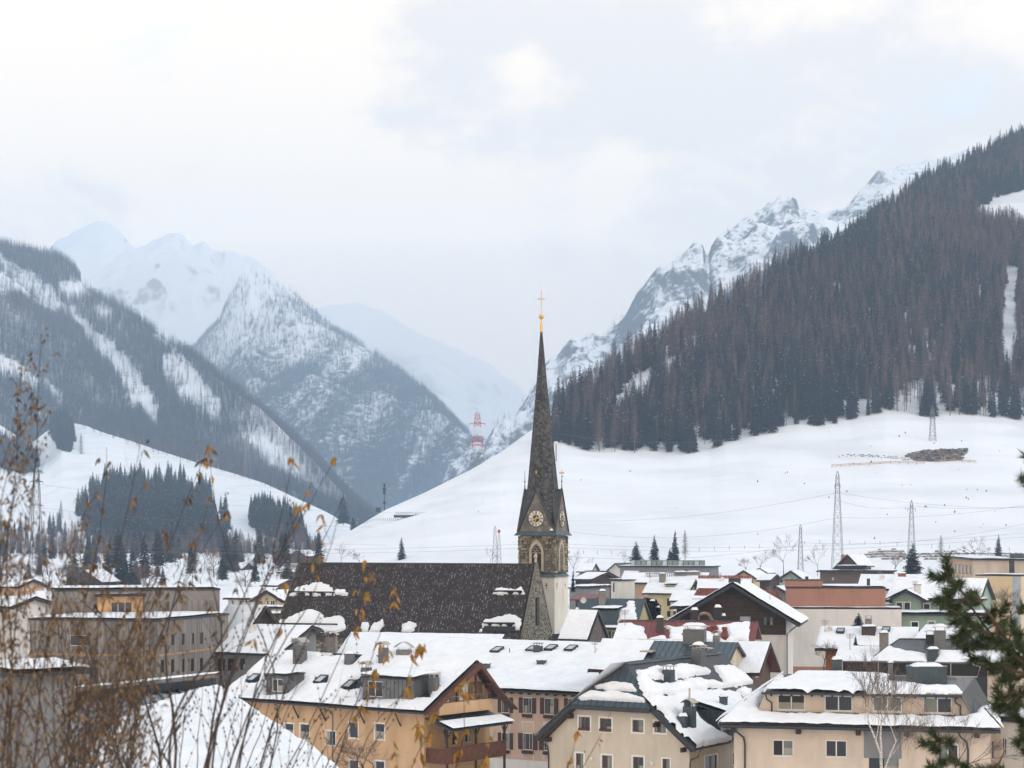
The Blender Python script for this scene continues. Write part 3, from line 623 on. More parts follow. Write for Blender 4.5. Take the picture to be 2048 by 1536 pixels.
sheet('craggy_mountain', [[(880, 1060, 3300), (2450, 1000, 3300)], [(880, 1010, 3900), (1000, 940, 3950), (1100, 850, 4000), (1250, 740, 4100), (1400, 640, 4200), (1600, 560, 4300), (1800, 480, 4500), (2450, 400, 4900)],
    [(880, 1030, 4400), (960, 948, 4450), (990, 910, 4500), (1030, 873, 4500), (1060, 832, 4550), (1100, 770, 4600), (1150, 712, 4650), (1230, 640, 4700), (1300, 588, 4750), (1340, 553, 4800), (1376, 516, 4800), (1388, 512, 4800), (1398, 507, 4800), (1405, 512, 4800), (1411, 545, 4800), (1417, 560, 4800), (1424, 524, 4850), (1440, 497, 4900), (1500, 467, 5000), (1530, 442, 5000), (1570, 426, 5000), (1582, 417, 5000), (1590, 428, 5000), (1600, 452, 5000), (1625, 444, 5050), (1650, 450, 5100), (1690, 438, 5100), (1710, 408, 5200), (1760, 365, 5400), (1800, 342, 5500), (1840, 333, 5600), (1880, 322, 5700), (1950, 300, 5800), (2048, 290, 5900), (2450, 250, 6000)]], [0, .5, 1], 700, 220, M_G, x0=880, x1=2450, amp=230, asc=420, seed=51, back=1500, crestj=26, jsc=110, ridge=True, gull=110, gsc=260, gsk=-.35)
# ================================================================ trees
SPRUCE = mat('haze_tinted_spruce_needles', (.008, .020, .032), .9, .25, .06, col2=(.014, .031, .040), c2s=.02, orand=.45, fleck=.996)  # needles shifted to blue: part of the haze is put into their colour
LARCH = mat('bare_larch_twigs', (.10, .066, .068), .95, .2, .05, col2=(.14, .092, .086), c2s=.02, orand=.35, fleck=.995)
BARK = mat('grey_brown_bark', (.075, .06, .052), .95, .25, 1)
TWIG = mat('bare_twigs', (.13, .095, .085), .95, .2, .5)
BIRCHB = mat('white_birch_bark', (.50, .46, .42), .8, .35, 3, col2=(.06, .05, .045), c2s=2.5, c2t=(.6, .66), stretch=(1, 1, 4))
BIRCHT = mat('birch_twigs', (.13, .095, .078), .9, .2, 1)
def spruce_mb(seed, H=25., R=3.1, lv=27, nb=8, z0=.06, sp=1.):
    r = random.Random(seed); c = MB()
    for i in range(lv):
        t = (i+.5)/lv; z = H*(z0+(1-z0)*t); rr = R*(1-t)**.8*(1 if t > .12 else .7+t*2.5)
        for j in range(nb if t < .8 else 5):
            a = 2*pi*j/nb+i*.7+r.uniform(-.35, .35); q = rr*r.uniform(.6, 1.2); zz_ = z+r.uniform(-.3, .3); dr = q*r.uniform(.25, .5); w = q*.26+.12
            ca, sa = cos(a), sin(a); up = .12*q
            base = (0, 0, zz_); tip = (ca*q, sa*q, zz_-dr); m = .55*q; mz = zz_-dr*.45
            c.add([base, (ca*m-sa*w, sa*m+ca*w, mz-w*.55), tip, (ca*m+sa*w, sa*m-ca*w, mz-w*.55), (ca*m, sa*m, mz+up*.3)], [(0, 1, 4), (4, 1, 2), (4, 2, 3), (0, 4, 3)])
            for k in range(3):
                f = r.uniform(.35, .95); s = r.choice((-1, 1)); b = q*f; bz = zz_-dr*f; l_ = w*r.uniform(.9, 1.7)
                c.add([(ca*b, sa*b, bz+.05), (ca*(b+.25)-sa*l_*s, sa*(b+.25)+ca*l_*s, bz-l_*.75), (ca*(b-.3), sa*(b-.3), bz-.35)], [(0, 1, 2)])
    c.add([(-.12, 0, H*.95), (.12, 0, H*.95), (0, 0, H*1.02)], [(0, 1, 2)])
    return c
def larch_mb(seed, H=25., R=2.5, lv=36, nb=6, z0=.22, tw=.10):
    r = random.Random(seed); c = MB()
    for i in range(lv):
        t = (i+.5)/lv; z = H*(z0+(1-z0)*t); rr = R*((1-t)**.75)*(1 if t > .1 else .75)
        for j in range(nb if t < .85 else 4):
            if t < .15 and r.random() < .4: continue
            a = 2*pi*j/nb+i*1.1+r.uniform(-.5, .5); q = rr*r.uniform(.55, 1.25); zz_ = z+r.uniform(-.35, .35); dr = q*r.uniform(-.05, .3); ca, sa = cos(a), sin(a)
            c.add([(0, 0, zz_+.06), (ca*q, sa*q, zz_-dr), (0, 0, zz_-.08)], [(0, 1, 2)])
            for k in range(6):
                f = r.uniform(.25, 1.); s = r.choice((-1, 1)); b = q*f; bz = zz_-dr*f; l_ = r.uniform(.35, .85)
                c.add([(ca*b-sa*tw, sa*b+ca*tw, bz+.03), (ca*(b+l_*.5)-sa*l_*s*.6, sa*(b+l_*.5)+ca*l_*s*.6, bz-l_*.5), (ca*b+sa*tw, sa*b-ca*tw, bz-.05)], [(0, 1, 2)])
    c.add([(-.1, 0, H*.9), (.1, 0, H*.9), (0, 0, H*1.01)], [(0, 1, 2)])
    return c
def trunk_mb(H=25., r0=.28, n=5): return MB().tube([(0, 0, -1.), (0, 0, H*.5), (0, 0, H*.97)], [r0, r0*.55, .04], n)
def bare_mb(seed, H=12., spread=.5, r0=.2, depth=5, droop=0., split=3, twig=.02, bend=.25, ratio=.72):
    r = random.Random(seed); tr, tw = MB(), MB()
    def go(p, d, l, rad, k):
        n = 3; pts = [p]; q = Vector(p); dd = Vector(d)
        for i in range(n):
            dd = (dd+Vector((r.uniform(-bend, bend), r.uniform(-bend, bend), r.uniform(-bend*.4, bend*.5)-(droop if k >= depth-2 else 0)))*.5).normalized(); q = q+dd*l/n; pts.append(tuple(q))
        r1 = max(twig*.5, rad*.6); (tr if k < 3 else tw).tube(pts, [rad+(r1-rad)*i/n for i in range(n+1)], 5 if k < 2 else 3)
        if k >= depth: return
        for i in range(split+(1 if k > 1 else 0)):
            f = r.uniform(.35, 1.) if i else 1.; j = min(int(f*n), n-1); b = Vector(pts[j]).lerp(Vector(pts[j+1]), f*n-j) if j < n else Vector(pts[-1])
            nd = (dd+Vector((r.gauss(0, spread), r.gauss(0, spread), r.gauss(.05, spread*.5)))).normalized(); go(tuple(b), nd, l*r.uniform(ratio-.14, ratio+.12), r1*r.uniform(.6, .95), k+1)
    go((0, 0, -.5), (0, 0, 1), H*.34, r0, 0); return tr, tw
TREEM = {}
def tree_meshes():
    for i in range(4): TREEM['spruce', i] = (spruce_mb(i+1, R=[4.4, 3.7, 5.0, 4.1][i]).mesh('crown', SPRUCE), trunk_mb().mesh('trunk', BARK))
    for i in range(4): TREEM['larch', i] = (larch_mb(i+11, R=[3.5, 4.1, 3.1, 3.8][i]).mesh('crown', LARCH), trunk_mb(r0=.24).mesh('trunk', mat('larch_bark', (.12, .09, .08), .95, .2, 1)))
tree_meshes()
TC = bpy.data.collections.new('tree_templates')
def joined(key, lowpoly=None):
    me = bpy.data.meshes.new('tree'); vs = []; fs = []; mi = []; k = 0
    src = TREEM[key]
    for a, m_ in enumerate(src):
        vs += [tuple(v.co) for v in m_.vertices]; fs += [tuple(i+k for i in p.vertices) for p in m_.polygons]; mi += [a]*len(m_.polygons); k += len(m_.vertices)
    me.from_pydata(vs, [], fs); me.materials.append(src[0].materials[0]); me.materials.append(src[1].materials[0]); me.polygons.foreach_set('material_index', mi); me.update(); return me
def template(name, me, coll):
    o = bpy.data.objects.new(name, me); coll.objects.link(o); return o
COLS = {}
for sp_ in ('spruce', 'larch'):
    c_ = bpy.data.collections.new(sp_+'_kinds'); COLS[sp_] = c_
    for i in range(4): template('%s_kind_%d' % (sp_, i), joined((sp_, i)), c_)
FARS = mat('haze_tinted_far_spruce', (.010, .026, .046), .9, .25, .01, orand=.5)  # distant needles carry the blue of the haze in their base colour
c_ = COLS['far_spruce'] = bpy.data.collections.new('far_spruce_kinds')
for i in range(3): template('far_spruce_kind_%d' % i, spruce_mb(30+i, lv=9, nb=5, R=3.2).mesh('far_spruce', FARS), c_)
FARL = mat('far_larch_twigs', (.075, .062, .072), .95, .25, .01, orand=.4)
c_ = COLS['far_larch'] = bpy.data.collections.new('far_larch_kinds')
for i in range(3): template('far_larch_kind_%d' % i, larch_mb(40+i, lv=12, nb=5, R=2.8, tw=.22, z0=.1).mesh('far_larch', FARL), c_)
def scatter(name, pts, sc, kind_coll, label, seed=0, kind='stuff', wide=1.):
    pts = np.asarray(pts, float); n = len(pts)
    if n == 0: return
    me = bpy.data.meshes.new(name); me.vertices.add(n); me.vertices.foreach_set('co', pts.astype(np.float32).ravel()); r = np.random.RandomState(seed+5)
    nk = len(COLS[kind_coll].objects)
    for an, tp, dat in (('rz', 'FLOAT', r.rand(n)*6.28), ('sc', 'FLOAT', np.asarray(sc)), ('ix', 'INT', r.randint(0, nk, n))):
        a = me.attributes.new(an, tp, 'POINT'); a.data.foreach_set('value', dat.astype(np.int32 if tp == 'INT' else np.float32))
    o = mkobj(name, me); ng = bpy.data.node_groups.new(name+'_scatter', 'GeometryNodeTree')
    ng.interface.new_socket('Geometry', in_out='INPUT', socket_type='NodeSocketGeometry'); ng.interface.new_socket('Geometry', in_out='OUTPUT', socket_type='NodeSocketGeometry')
    gi = ng.nodes.new('NodeGroupInput'); go = ng.nodes.new('NodeGroupOutput'); ip = ng.nodes.new('GeometryNodeInstanceOnPoints'); ci = ng.nodes.new('GeometryNodeCollectionInfo')
    ci.inputs['Collection'].default_value = COLS[kind_coll]; ci.inputs['Separate Children'].default_value = True; ci.inputs['Reset Children'].default_value = True
    def at(nm, tp): x = ng.nodes.new('GeometryNodeInputNamedAttribute'); x.data_type = tp; x.inputs[0].default_value = nm; return [s for s in x.outputs if s.enabled and s.name == 'Attribute'][0]
    cx = ng.nodes.new('ShaderNodeCombineXYZ'); ng.links.new(at('rz', 'FLOAT'), cx.inputs[2]); c2 = ng.nodes.new('ShaderNodeCombineXYZ'); s_ = at('sc', 'FLOAT'); [ng.links.new(s_, c2.inputs[i]) for i in range(3)]
    vm = ng.nodes.new('ShaderNodeVectorMath'); vm.operation = 'MULTIPLY'; ng.links.new(c2.outputs[0], vm.inputs[0]); vm.inputs[1].default_value = (wide, wide, 1)
    l = ng.links; l.new(gi.outputs[0], ip.inputs['Points']); l.new(ci.outputs[0], ip.inputs['Instance']); ip.inputs['Pick Instance'].default_value = True
    l.new(at('ix', 'INT'), ip.inputs['Instance Index']); l.new(cx.outputs[0], ip.inputs['Rotation']); l.new(vm.outputs[0], ip.inputs['Scale']); l.new(ip.outputs[0], go.inputs[0])
    md = o.modifiers.new('scatter', 'NODES'); md.node_group = ng; return tag(o, label, None, None, kind)
def put_tree(kind, var, loc, s, label, group=None, name=None, wide=1.):
    t = thing(name or kind+'_tree', label, 'tree', tuple(loc), group); t.rotation_euler = (0, 0, rnd.uniform(0, 6.28)); t.scale = (s*wide, s*wide, s)
    for nm, me in zip(('crown', 'trunk'), TREEM[kind, var]):
        o = bpy.data.objects.new(nm, me); COL.objects.link(o); o.parent = t
    return t
# --- wooded slope on the right
pts, vv, r = sample_land('hill', 47000, 5, extra=2)
px, py = topx(pts)
eg = np.interp(pts[:, 0]/pts[:, 1]*FPX+1024, [e[0] for e in EDGE], [e[2] for e in EDGE])
edge_n = 14*fbm(pts[:, 0]/40, pts[:, 1]/40, 3, 2)
ok = (px > 1108) & (px < 2330) & (pts[:, 1] > eg+edge_n) & (pts[:, 1] < 2350)
clear = [[(1940, 450), (1985, 400), (2060, 378), (2180, 375), (2180, 460), (2060, 470), (2000, 470)], [(1222, 835), (1245, 785), (1290, 750), (1300, 795), (1260, 840)], [(2000, 740), (2015, 540), (2040, 540), (2025, 740)], [(1108, 850), (1165, 828), (1170, 843), (1110, 865)]]
for c in clear: ok &= sdf(px, py, c) < -2
dens = np.where(vv > 1.0, .5, 1.)*(.62+.6*fbm(pts[:, 0]/55, pts[:, 1]/55, 3, 8)); ok &= r.rand(len(pts)) < np.clip(dens, .12, 1)
pts = pts[ok]; px = px[ok]; py = py[ok]; vv = vv[ok]
sn_ = fbm(pts[:, 0]/120, pts[:, 1]/150, 3, 77); frac = np.interp(px, [1100, 1450, 1600, 1900, 2060], [.38, .5, .72, .6, .64])+sn_*.75+np.clip((vv-.8)*2.2, 0, .35)*(px > 1600)
isp = r.rand(len(pts)) < np.clip(frac, .05, .95)
sc = np.where(isp, r.uniform(.5, 1.05, len(pts)), r.uniform(.62, 1.15, len(pts)))
d_ = pts[:, 1]-np.interp(px, [e[0] for e in EDGE], [e[2] for e in EDGE])
vis = (px < 2070); order = np.argsort(d_+(~vis)*1e5); first = np.zeros(len(pts), bool); first[order[:285]] = True
for i in np.where(first)[0]:
    k = 'spruce' if isp[i] else 'larch'
    put_tree(k, int(r.randint(4)), pts[i], sc[i], 'dark green spruce in the front rows of the wood above the snowy meadow' if isp[i] else 'bare brown larch in the front rows of the wood above the snowy meadow', 'spruces along the lower forest edge' if isp[i] else 'larches along the lower forest edge')
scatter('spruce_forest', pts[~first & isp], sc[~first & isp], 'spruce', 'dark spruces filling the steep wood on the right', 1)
scatter('larch_forest', pts[~first & ~isp], sc[~first & ~isp], 'larch', 'bare reddish brown larches filling the steep wood on the right', 2)
print('hill trees', len(pts), first.sum())
# --- left mountain woods with clearings
CL = [[(-20, 500), (60, 545), (110, 580), (132, 622), (105, 635), (60, 600), (30, 590), (-20, 600)], [(135, 605), (160, 635), (215, 680), (260, 722), (300, 780), (318, 830), (312, 860), (268, 812), (230, 752), (180, 690), (150, 655)],
      [(112, 568), (160, 560), (185, 583), (215, 588), (190, 596), (150, 600), (125, 598)], [(325, 705), (368, 712), (402, 755), (440, 800), (445, 855), (400, 830), (360, 800), (328, 770)], [(-20, 705), (40, 725), (84, 770), (72, 784), (30, 762), (-20, 748)],
      [(92, 760), (132, 800), (124, 818), (95, 792)], [(308, 665), (352, 698), (346, 708), (305, 680)], [(192, 618), (226, 620), (216, 636), (190, 634)], [(480, 870), (540, 880), (620, 950), (600, 960), (520, 910)]]
pts, vv, r = sample_land('left_mountain', 120000, 15, extra=1); px, py = topx(pts)
cd = np.full(len(pts), -1e9)
for c in CL: cd = np.maximum(cd, sdf(px, py, c))
cd = cd+9*fbm(px/9, py/9, 3, 5)
dens = 1.05+.5*fbm(pts[:, 0]/170, pts[:, 1]/170, 4, 31)
low = np.clip((px-330)/200, 0, 1)*np.clip((py-760)/100, 0, 1); dens = dens-low*(.25+.9*np.clip(fbm((pts[:, 0]+.3*pts[:, 1])/90, pts[:, 1]/500, 3, 66), -.3, 1))
ok = (px > -250) & (px < 860) & (r.rand(len(pts)) < np.where(cd > 0, .07, np.clip(dens, .03, 1)))
pts = pts[ok]; isp = r.rand(len(pts)) < np.clip(.62+1.1*fbm(pts[:, 0]/200, pts[:, 1]/260, 3, 21), .1, 1)
print('left mountain trees', len(pts))
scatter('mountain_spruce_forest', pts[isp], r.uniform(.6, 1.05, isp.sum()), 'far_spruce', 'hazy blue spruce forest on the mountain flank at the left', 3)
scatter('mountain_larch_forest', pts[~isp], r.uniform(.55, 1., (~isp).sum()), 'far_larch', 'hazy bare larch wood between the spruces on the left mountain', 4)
# --- left meadow clumps
pts, vv, r = sample_land('meadow_hill', 60000, 25); px, py = topx(pts)
P1 = [(182, 1030), (196, 990), (280, 985), (330, 990), (400, 1000), (432, 1060), (420, 1090), (340, 1098), (290, 1100), (240, 1085), (190, 1055)]; P2 = [(497, 1035), (520, 1025), (560, 1035), (605, 1065), (618, 1090), (560, 1085), (505, 1060)]
P3 = [(-60, 880), (40, 900), (75, 935), (50, 950), (-60, 920)]; P4 = [(100, 862), (130, 842), (148, 880), (140, 905), (120, 900)]
gn_ = 9*fbm(pts[:, 0]/25, pts[:, 1]/60, 3, 14); m1 = sdf(px, py, P1)+gn_ > 0; m2 = sdf(px, py, P2)+gn_ > 0; str1 = (sdf(px, py, P1) > -26) & (r.rand(len(px)) < .06); m1 |= str1; m3 = (sdf(px, py, P3) > 0) | (sdf(px, py, P4) > 0)
band = (py > 1094) & (px < 640) & (r.rand(len(px)) < .22); edge = (vv > .96) & (px > 130) & (px < 560) & (r.rand(len(px)) < .12); lone = (py > 1060) & (px < 180) & (r.rand(len(px)) < .05)
def thin(p, dmin):
    keep = []; cell = {}
    for i, q in enumerate(p):
        k = (int(q[0]//dmin), int(q[1]//dmin))
        if k in cell: continue
        cell[k] = 1; keep.append(i)
    return p[keep]
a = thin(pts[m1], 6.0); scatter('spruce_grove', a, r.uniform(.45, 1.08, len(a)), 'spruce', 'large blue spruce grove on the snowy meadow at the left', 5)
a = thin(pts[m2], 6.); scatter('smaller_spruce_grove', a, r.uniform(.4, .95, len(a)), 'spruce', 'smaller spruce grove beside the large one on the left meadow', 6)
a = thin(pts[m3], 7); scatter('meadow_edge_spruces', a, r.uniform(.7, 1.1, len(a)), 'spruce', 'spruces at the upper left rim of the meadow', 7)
a = thin(pts[band | lone], 8); isp = r.rand(len(a)) < .3; scatter('valley_spruces', a[isp], r.uniform(.25, .8, isp.sum()), 'spruce', 'spruces at the foot of the left meadow', 8)
scatter('valley_bare_trees', a[~isp], r.uniform(.4, .75, (~isp).sum()), 'larch', 'bare trees at the foot of the left meadow', 9, wide=1.6)
a = thin(pts[edge], 14); scatter('meadow_rim_trees', a, r.uniform(.35, .8, len(a)), 'larch', 'bare shrubs along the upper rim of the left meadow', 10, wide=1.5)
# --- middle mountain: fine far trees as geometry
pts, vv, r = sample_land('middle_mountain', 60000, 35, extra=1); px, py = topx(pts)
st = fbm((pts[:, 0]-.55*pts[:, 2])/110, pts[:, 2]/700, 4, 90); ok = (r.rand(len(pts)) < np.clip(.6+1.5*st, 0, 1)*np.interp(py, [560, 640, 760], [.03, .5, 1])) & (px > 330)
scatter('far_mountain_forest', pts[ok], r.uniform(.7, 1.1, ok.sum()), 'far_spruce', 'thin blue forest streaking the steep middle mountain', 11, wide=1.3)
pts, vv, r = sample_land('craggy_mountain', 16000, 36, extra=1); px, py = topx(pts)
ok = (px < 1500) & (r.rand(len(pts)) < np.interp(vv, [0, .9, 1.], [.9, .5, .8])*np.interp(px, [1000, 1350, 1480], [1, .5, .1])*np.clip(.6+1.4*fbm(pts[:, 0]/90, pts[:, 1]/120, 3, 4), 0, 1))
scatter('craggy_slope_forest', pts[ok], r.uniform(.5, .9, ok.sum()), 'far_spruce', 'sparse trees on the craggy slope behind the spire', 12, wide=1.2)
# --- small scrub on the meadow
COLS['scrub'] = bpy.data.collections.new('scrub_kinds')
for i in range(2): template('scrub_kind_%d' % i, spruce_mb(60+i, H=1.6, R=.9, lv=5, nb=6).mesh('scrub', mat('dark_scrub', (.04, .035, .035), .95, .2, .5)), COLS['scrub'])
pts, vv, r = sample_land('hill', 9000, 45); px, py = topx(pts); q = np.exp(-((px-1880)/130)**2-((py-1030)/45)**2)*.8+np.exp(-((px-900)/90)**2-((py-1000)/20)**2)*.5+.03+.06*(px > 1500)
ok = (r.rand(len(pts)) < q*.4) & (vv < .37) & (px > 760); scatter('scrub', pts[ok], r.uniform(.2, .6, ok.sum()), 'scrub', 'small dark bushes poking out of the snowy meadow', 13)
# ================================================================ church
def q1(l): return [(400+x/3.103, 1100+y/3.103) for x, y in l]     # outlines noted on enlargements of the photograph
def q2(l): return [(1000+x/3.793, 1200+y/3.793) for x, y in l]
def q3(l): return [(1500+x/3.737, 1230+y/3.737) for x, y in l]
th_ = radians(20); Xa, Da = 4.0, 300.; hw = 6.95
CF = Fr(Xa-sin(th_)*hw, Da-cos(th_)*hw, -th_)          # origin front right corner; x runs along the nave (negative to the left), y into depth
LN = 41.8; RZ, EZ = 19.4, 8.5
ch = thing('church', 'gothic stone church with a dark shingled nave roof patched with snow', 'church', CF(-LN/2, hw, 0))
mb = MB()
lo = Face(CF, (-LN, .5), (1, 0), (0, -1)); wall_face(mb, lo, LN, -3, [(0, EZ+.2), (LN, EZ+.2)], []); hi = Face(CF, (-LN, 2*hw-.5), (1, 0), (0, 1)); wall_face(mb, hi, LN, -1, [(0, EZ+.2), (LN, EZ+.2)], [])
lf = Face(CF, (-LN, .5), (0, 1), (-1, 0)); wall_face(mb, lf, 2*hw-1, -1, [(0, EZ+.2), (hw-.5, RZ-.2), (2*hw-1, EZ+.2)], [])
mb.build('wall', RUBBLE, ch)
gf = Face(CF, (0, 0), (0, 1), (1, 0)); g = MB(); gtop = [(0, EZ-.2), (hw, RZ+.35), (2*hw, EZ-.2)]
wu, wz0, wu1, wz1 = gf.rect((1070, 1195, 1079, 1252)); wall_face(g, gf, 2*hw, -1, gtop, [(wu, wz0, wu1, wz1)], .4)
g.box8([gf.w(0, -1, -.6), gf.w(2*hw, -1, -.6), gf.w(2*hw, -1, -.59), gf.w(0, -1, -.59), gf.w(0, EZ, -.6), gf.w(2*hw, EZ, -.6), gf.w(2*hw, EZ, -.59), gf.w(0, EZ, -.59)])
g.build('gable_wall', RUBBLE, ch)
t = MB(); t.add([gf.w(wu, wz0, -.35), gf.w(wu1, wz0, -.35), gf.w(wu1, wz1, -.35), gf.w(wu, wz1, -.35)], [(0, 1, 2, 3)]); wo = t.build('window', mat('sandstone', (.30, .19, .12), .9, .2), ch)
t = MB(); um = (wu+wu1)/2; gf.box(t, wu+.12, um-.08, wz0+.1, wz1-.1, -.34, -.33); gf.box(t, um+.08, wu1-.12, wz0+.1, wz1-.1, -.34, -.33); t.build('pane', GLASS, wo)
# rubble stones standing proud of the mortar: real small pieces
def rubble(fc, L, z0, top, sz, mb, r, skip=(), proud=.05, irr=.3, rowh=None):
    z = z0; tz = lambda x: float(np.interp(x, [a for a, _ in top], [b for _, b in top])); zm = max(b for _, b in top)
    while z < zm:
        hh = (rowh or sz*.75)*r.uniform(.75, 1.25); u = -r.random()*sz
        while u < L:
            w = sz*r.uniform(.55, 1.6); a, b = max(u+.02, 0), min(u+w-.02, L); u += w
            if b-a < .08: continue
            zt = min(z+hh-.03, tz(a)-.05, tz(b)-.05)
            if zt-z < .08: continue
            if any(s[0] < b and s[2] > a and s[1] < zt and s[3] > z for s in skip): continue
            j = [r.uniform(-irr, irr)*.25*min(hh, w) for _ in range(8)]; o = proud*r.uniform(.3, 1.2); c = .18*min(w, hh)
            P_ = [(a+c+j[0], z+j[1]*.3), (b-c, z+abs(j[2])*.3), (b-abs(j[3])*.4, z+c), (b-abs(j[4])*.4, zt-c), (b-c-j[5]*.3, zt), (a+c, zt-abs(j[6])*.3), (a+abs(j[7])*.3, zt-c), (a, z+c)]
            k = len(mb.v); mb.add([fc.w(x, y, 0) for x, y in P_]+[fc.w(x*.86+(a+b)/2*.14, y*.86+(z+zt)/2*.14, o) for x, y in P_], [(i, (i+1) % 8, (i+1) % 8+8, i+8) for i in range(8)]+[tuple(range(8, 16))])
        z += hh
rr_ = random.Random(3)
cp_m = mat('weathered_coping', (.13, .125, .11), .9, .25, 1.5)
g = MB(); rubble(gf, 2*hw, -.5, gtop, .32, g, rr_, [(wu-.15, wz0-.15, wu1+.15, wz1+.15)], .07); g.build('stonework', STONEG, ch, kind='stuff')
g = MB(); rubble(lo, LN, 3, [(0, EZ), (LN, EZ)], .45, g, rr_, (), .06); g.build('stonework', STONEG, ch, kind='stuff')
cp = MB()
for (u0, z0), (u1, z1) in ((gtop[0], gtop[1]), (gtop[1], gtop[2])):
    cp.box8([gf.w(u0, z0, -.3), gf.w(u1, z1, -.3), gf.w(u1, z1, .1), gf.w(u0, z0, .1), gf.w(u0, z0+.16, -.3), gf.w(u1, z1+.16, -.3), gf.w(u1, z1+.16, .1), gf.w(u0, z0+.16, .1)])
cp.build('coping', cp_m, ch)
f = MB(); f.tube([gf.w(hw, RZ+.3, -.3), gf.w(hw, RZ+.9, -.3), gf.w(hw, RZ+1.1, -.3), gf.w(hw, RZ+1.35, -.3), gf.w(hw, RZ+1.7, -.3)], [.22, .14, .34, .3, .05], 7); f.build('finial', STONEL, ch)
# shingled roof
A, B, C, D = CF(-LN-.8, -.5, EZ-.75), CF(-.55, -.5, EZ-.75), CF(-.55, hw, RZ), CF(-LN, hw, RZ)
s = MB(); slab(s, [A, B, C, D], .15); slab(s, [CF(-LN-.8, 2*hw+.5, EZ-.75), CF(-.55, 2*hw+.5, EZ-.75), C, D], .15)
s.build('roof_boarding', WOODD, ch)
def shingles(mb, quad, w, h, th, r, n_=None, under=True):
    A, B, C, D = (np.array(q, float) for q in quad); ex = (B-A)/np.linalg.norm(B-A); n = np.cross(B-A, D-A); n /= np.linalg.norm(n)
    if n_ is not None and np.dot(n, n_) < 0: n = -n
    elif n_ is None and n[2] < 0: n = -n
    rows = max(1, int(np.linalg.norm(D-A)/h))
    for j in range(rows):
        t0, t1 = j/rows, min(1., (j+1.35)/rows); a0, b0, a1, b1 = A+(D-A)*t0, B+(C-B)*t0, A+(D-A)*t1, B+(C-B)*t1; Lr = np.linalg.norm(b0-a0); k = max(1, int(Lr/w)); off = r.random()*.5/k
        cuts = [0]+[(i+off+r.uniform(-.12, .12)/1)/k for i in range(1, k)]+[1]; cuts = [min(max(c, 0), 1) for c in cuts]
        for c0, c1 in zip(cuts[:-1], cuts[1:]):
            if c1-c0 < 1e-4: continue
            e = .004; o = n*(th*r.uniform(.8, 1.5)); dn = (a0-a1)/max(np.linalg.norm(a0-a1), 1e-6)*r.uniform(-.02, .04)
            p, q = a0+(b0-a0)*(c0+e)+dn, a0+(b0-a0)*(c1-e)+dn; p2, q2_ = a1+(b1-a1)*(c0+e), a1+(b1-a1)*(c1-e)
            mb.add([p, q, q+o, p+o, q2_+n*.004, p2+n*.004], [(0, 1, 2, 3), (3, 2, 4, 5), (0, 3, 5), (1, 4, 2)])
s = MB(); up = .01*np.array([0, -.8, .55]); shingles(s, [np.array(x)+up for x in (A, B, C, D)], .44, .27, .05, rr_); s.build('shingles', SHINGLE, ch, kind='stuff')
s = MB(); shingles(s, [CF(-LN-.8, 2*hw+.5, EZ-.75), CF(-.55, 2*hw+.5, EZ-.75), C, D], .34, .33, .05, rr_); s.build('shingles', SHINGLE, ch, kind='stuff')
s = MB(); s.tube([D, C], .13, 6); s.tube([A, D], .12, 5); s.build('ridge_roll', mat('mossy_ridge', (.07, .07, .04), .9, .3), ch)
f = MB(); f.tube([D, np.array(D)+[0, 0, .8], np.array(D)+[0, 0, 1.1], np.array(D)+[0, 0, 1.5], np.array(D)+[0, 0, 3.2]], [.1, .07, .2, .08, .03], 6); f.build('finial', GUT, ch)
eg_ = MB(); eg_.box8([CF(-LN-.8, -.62, EZ-.95), CF(-.6, -.62, EZ-.95), CF(-.6, -.5, EZ-.95), CF(-LN-.8, -.5, EZ-.95), CF(-LN-.8, -.62, EZ-.8), CF(-.6, -.62, EZ-.8), CF(-.6, -.5, EZ-.8), CF(-LN-.8, -.5, EZ-.8)]); eg_.build('gutter', GUT, ch)
rp = (np.array(A, float), np.cross(np.array(B)-np.array(A), np.array(D)-np.array(A)))
polys = [q1(x) for x in ([(555, 278), (600, 240), (690, 215), (740, 203), (800, 225), (830, 255), (890, 245), (920, 268), (900, 278)], [(465, 505), (500, 440), (560, 415), (650, 375), (690, 372), (750, 378), (770, 425), (860, 412), (885, 420), (903, 490), (850, 508)],
        [(998, 505), (1005, 450), (1045, 448), (1035, 505)], [(1048, 505), (1070, 460), (1130, 440), (1135, 470), (1110, 507)], [(1248, 507), (1258, 458), (1290, 445), (1350, 450), (1322, 507)], [(1815, 272), (1830, 245), (1860, 235), (1920, 248), (1990, 235), (2006, 270)],
        [(1738, 505), (1760, 440), (1850, 415), (1950, 405), (1985, 430), (1998, 490), (1965, 490), (1955, 468), (1765, 470)])]
nn_ = np.array(rp[1])/np.linalg.norm(rp[1]); nn_ = nn_ if nn_[2] > 0 else -nn_
for pl_ in polys: 
    snow_on(ch, *[np.array(x)+nn_*.08 for x in (A, B, C, D)], t=.38, polys=[pl_], cell=.16, rag=.42)
for a, b in ((q1([(553, 276)])[0], q1([(842, 280)])[0]), (q1([(495, 473)])[0], q1([(858, 478)])[0]), (q1([(1812, 272)])[0], q1([(2003, 273)])[0]), (q1([(1762, 470)])[0], q1([(1958, 472)])[0])):
    p, q = hit(rp, *a), hit(rp, *b); s = MB(); s.box8([p, q, q+nn_*.1, p+nn_*.1, p+np.array([0, 0, .34])+nn_*.35, q+np.array([0, 0, .34])+nn_*.35, q+np.array([0, 0, .34])+nn_*.45, p+np.array([0, 0, .34])+nn_*.45]); s.build('snow_guard', BLACK, ch)
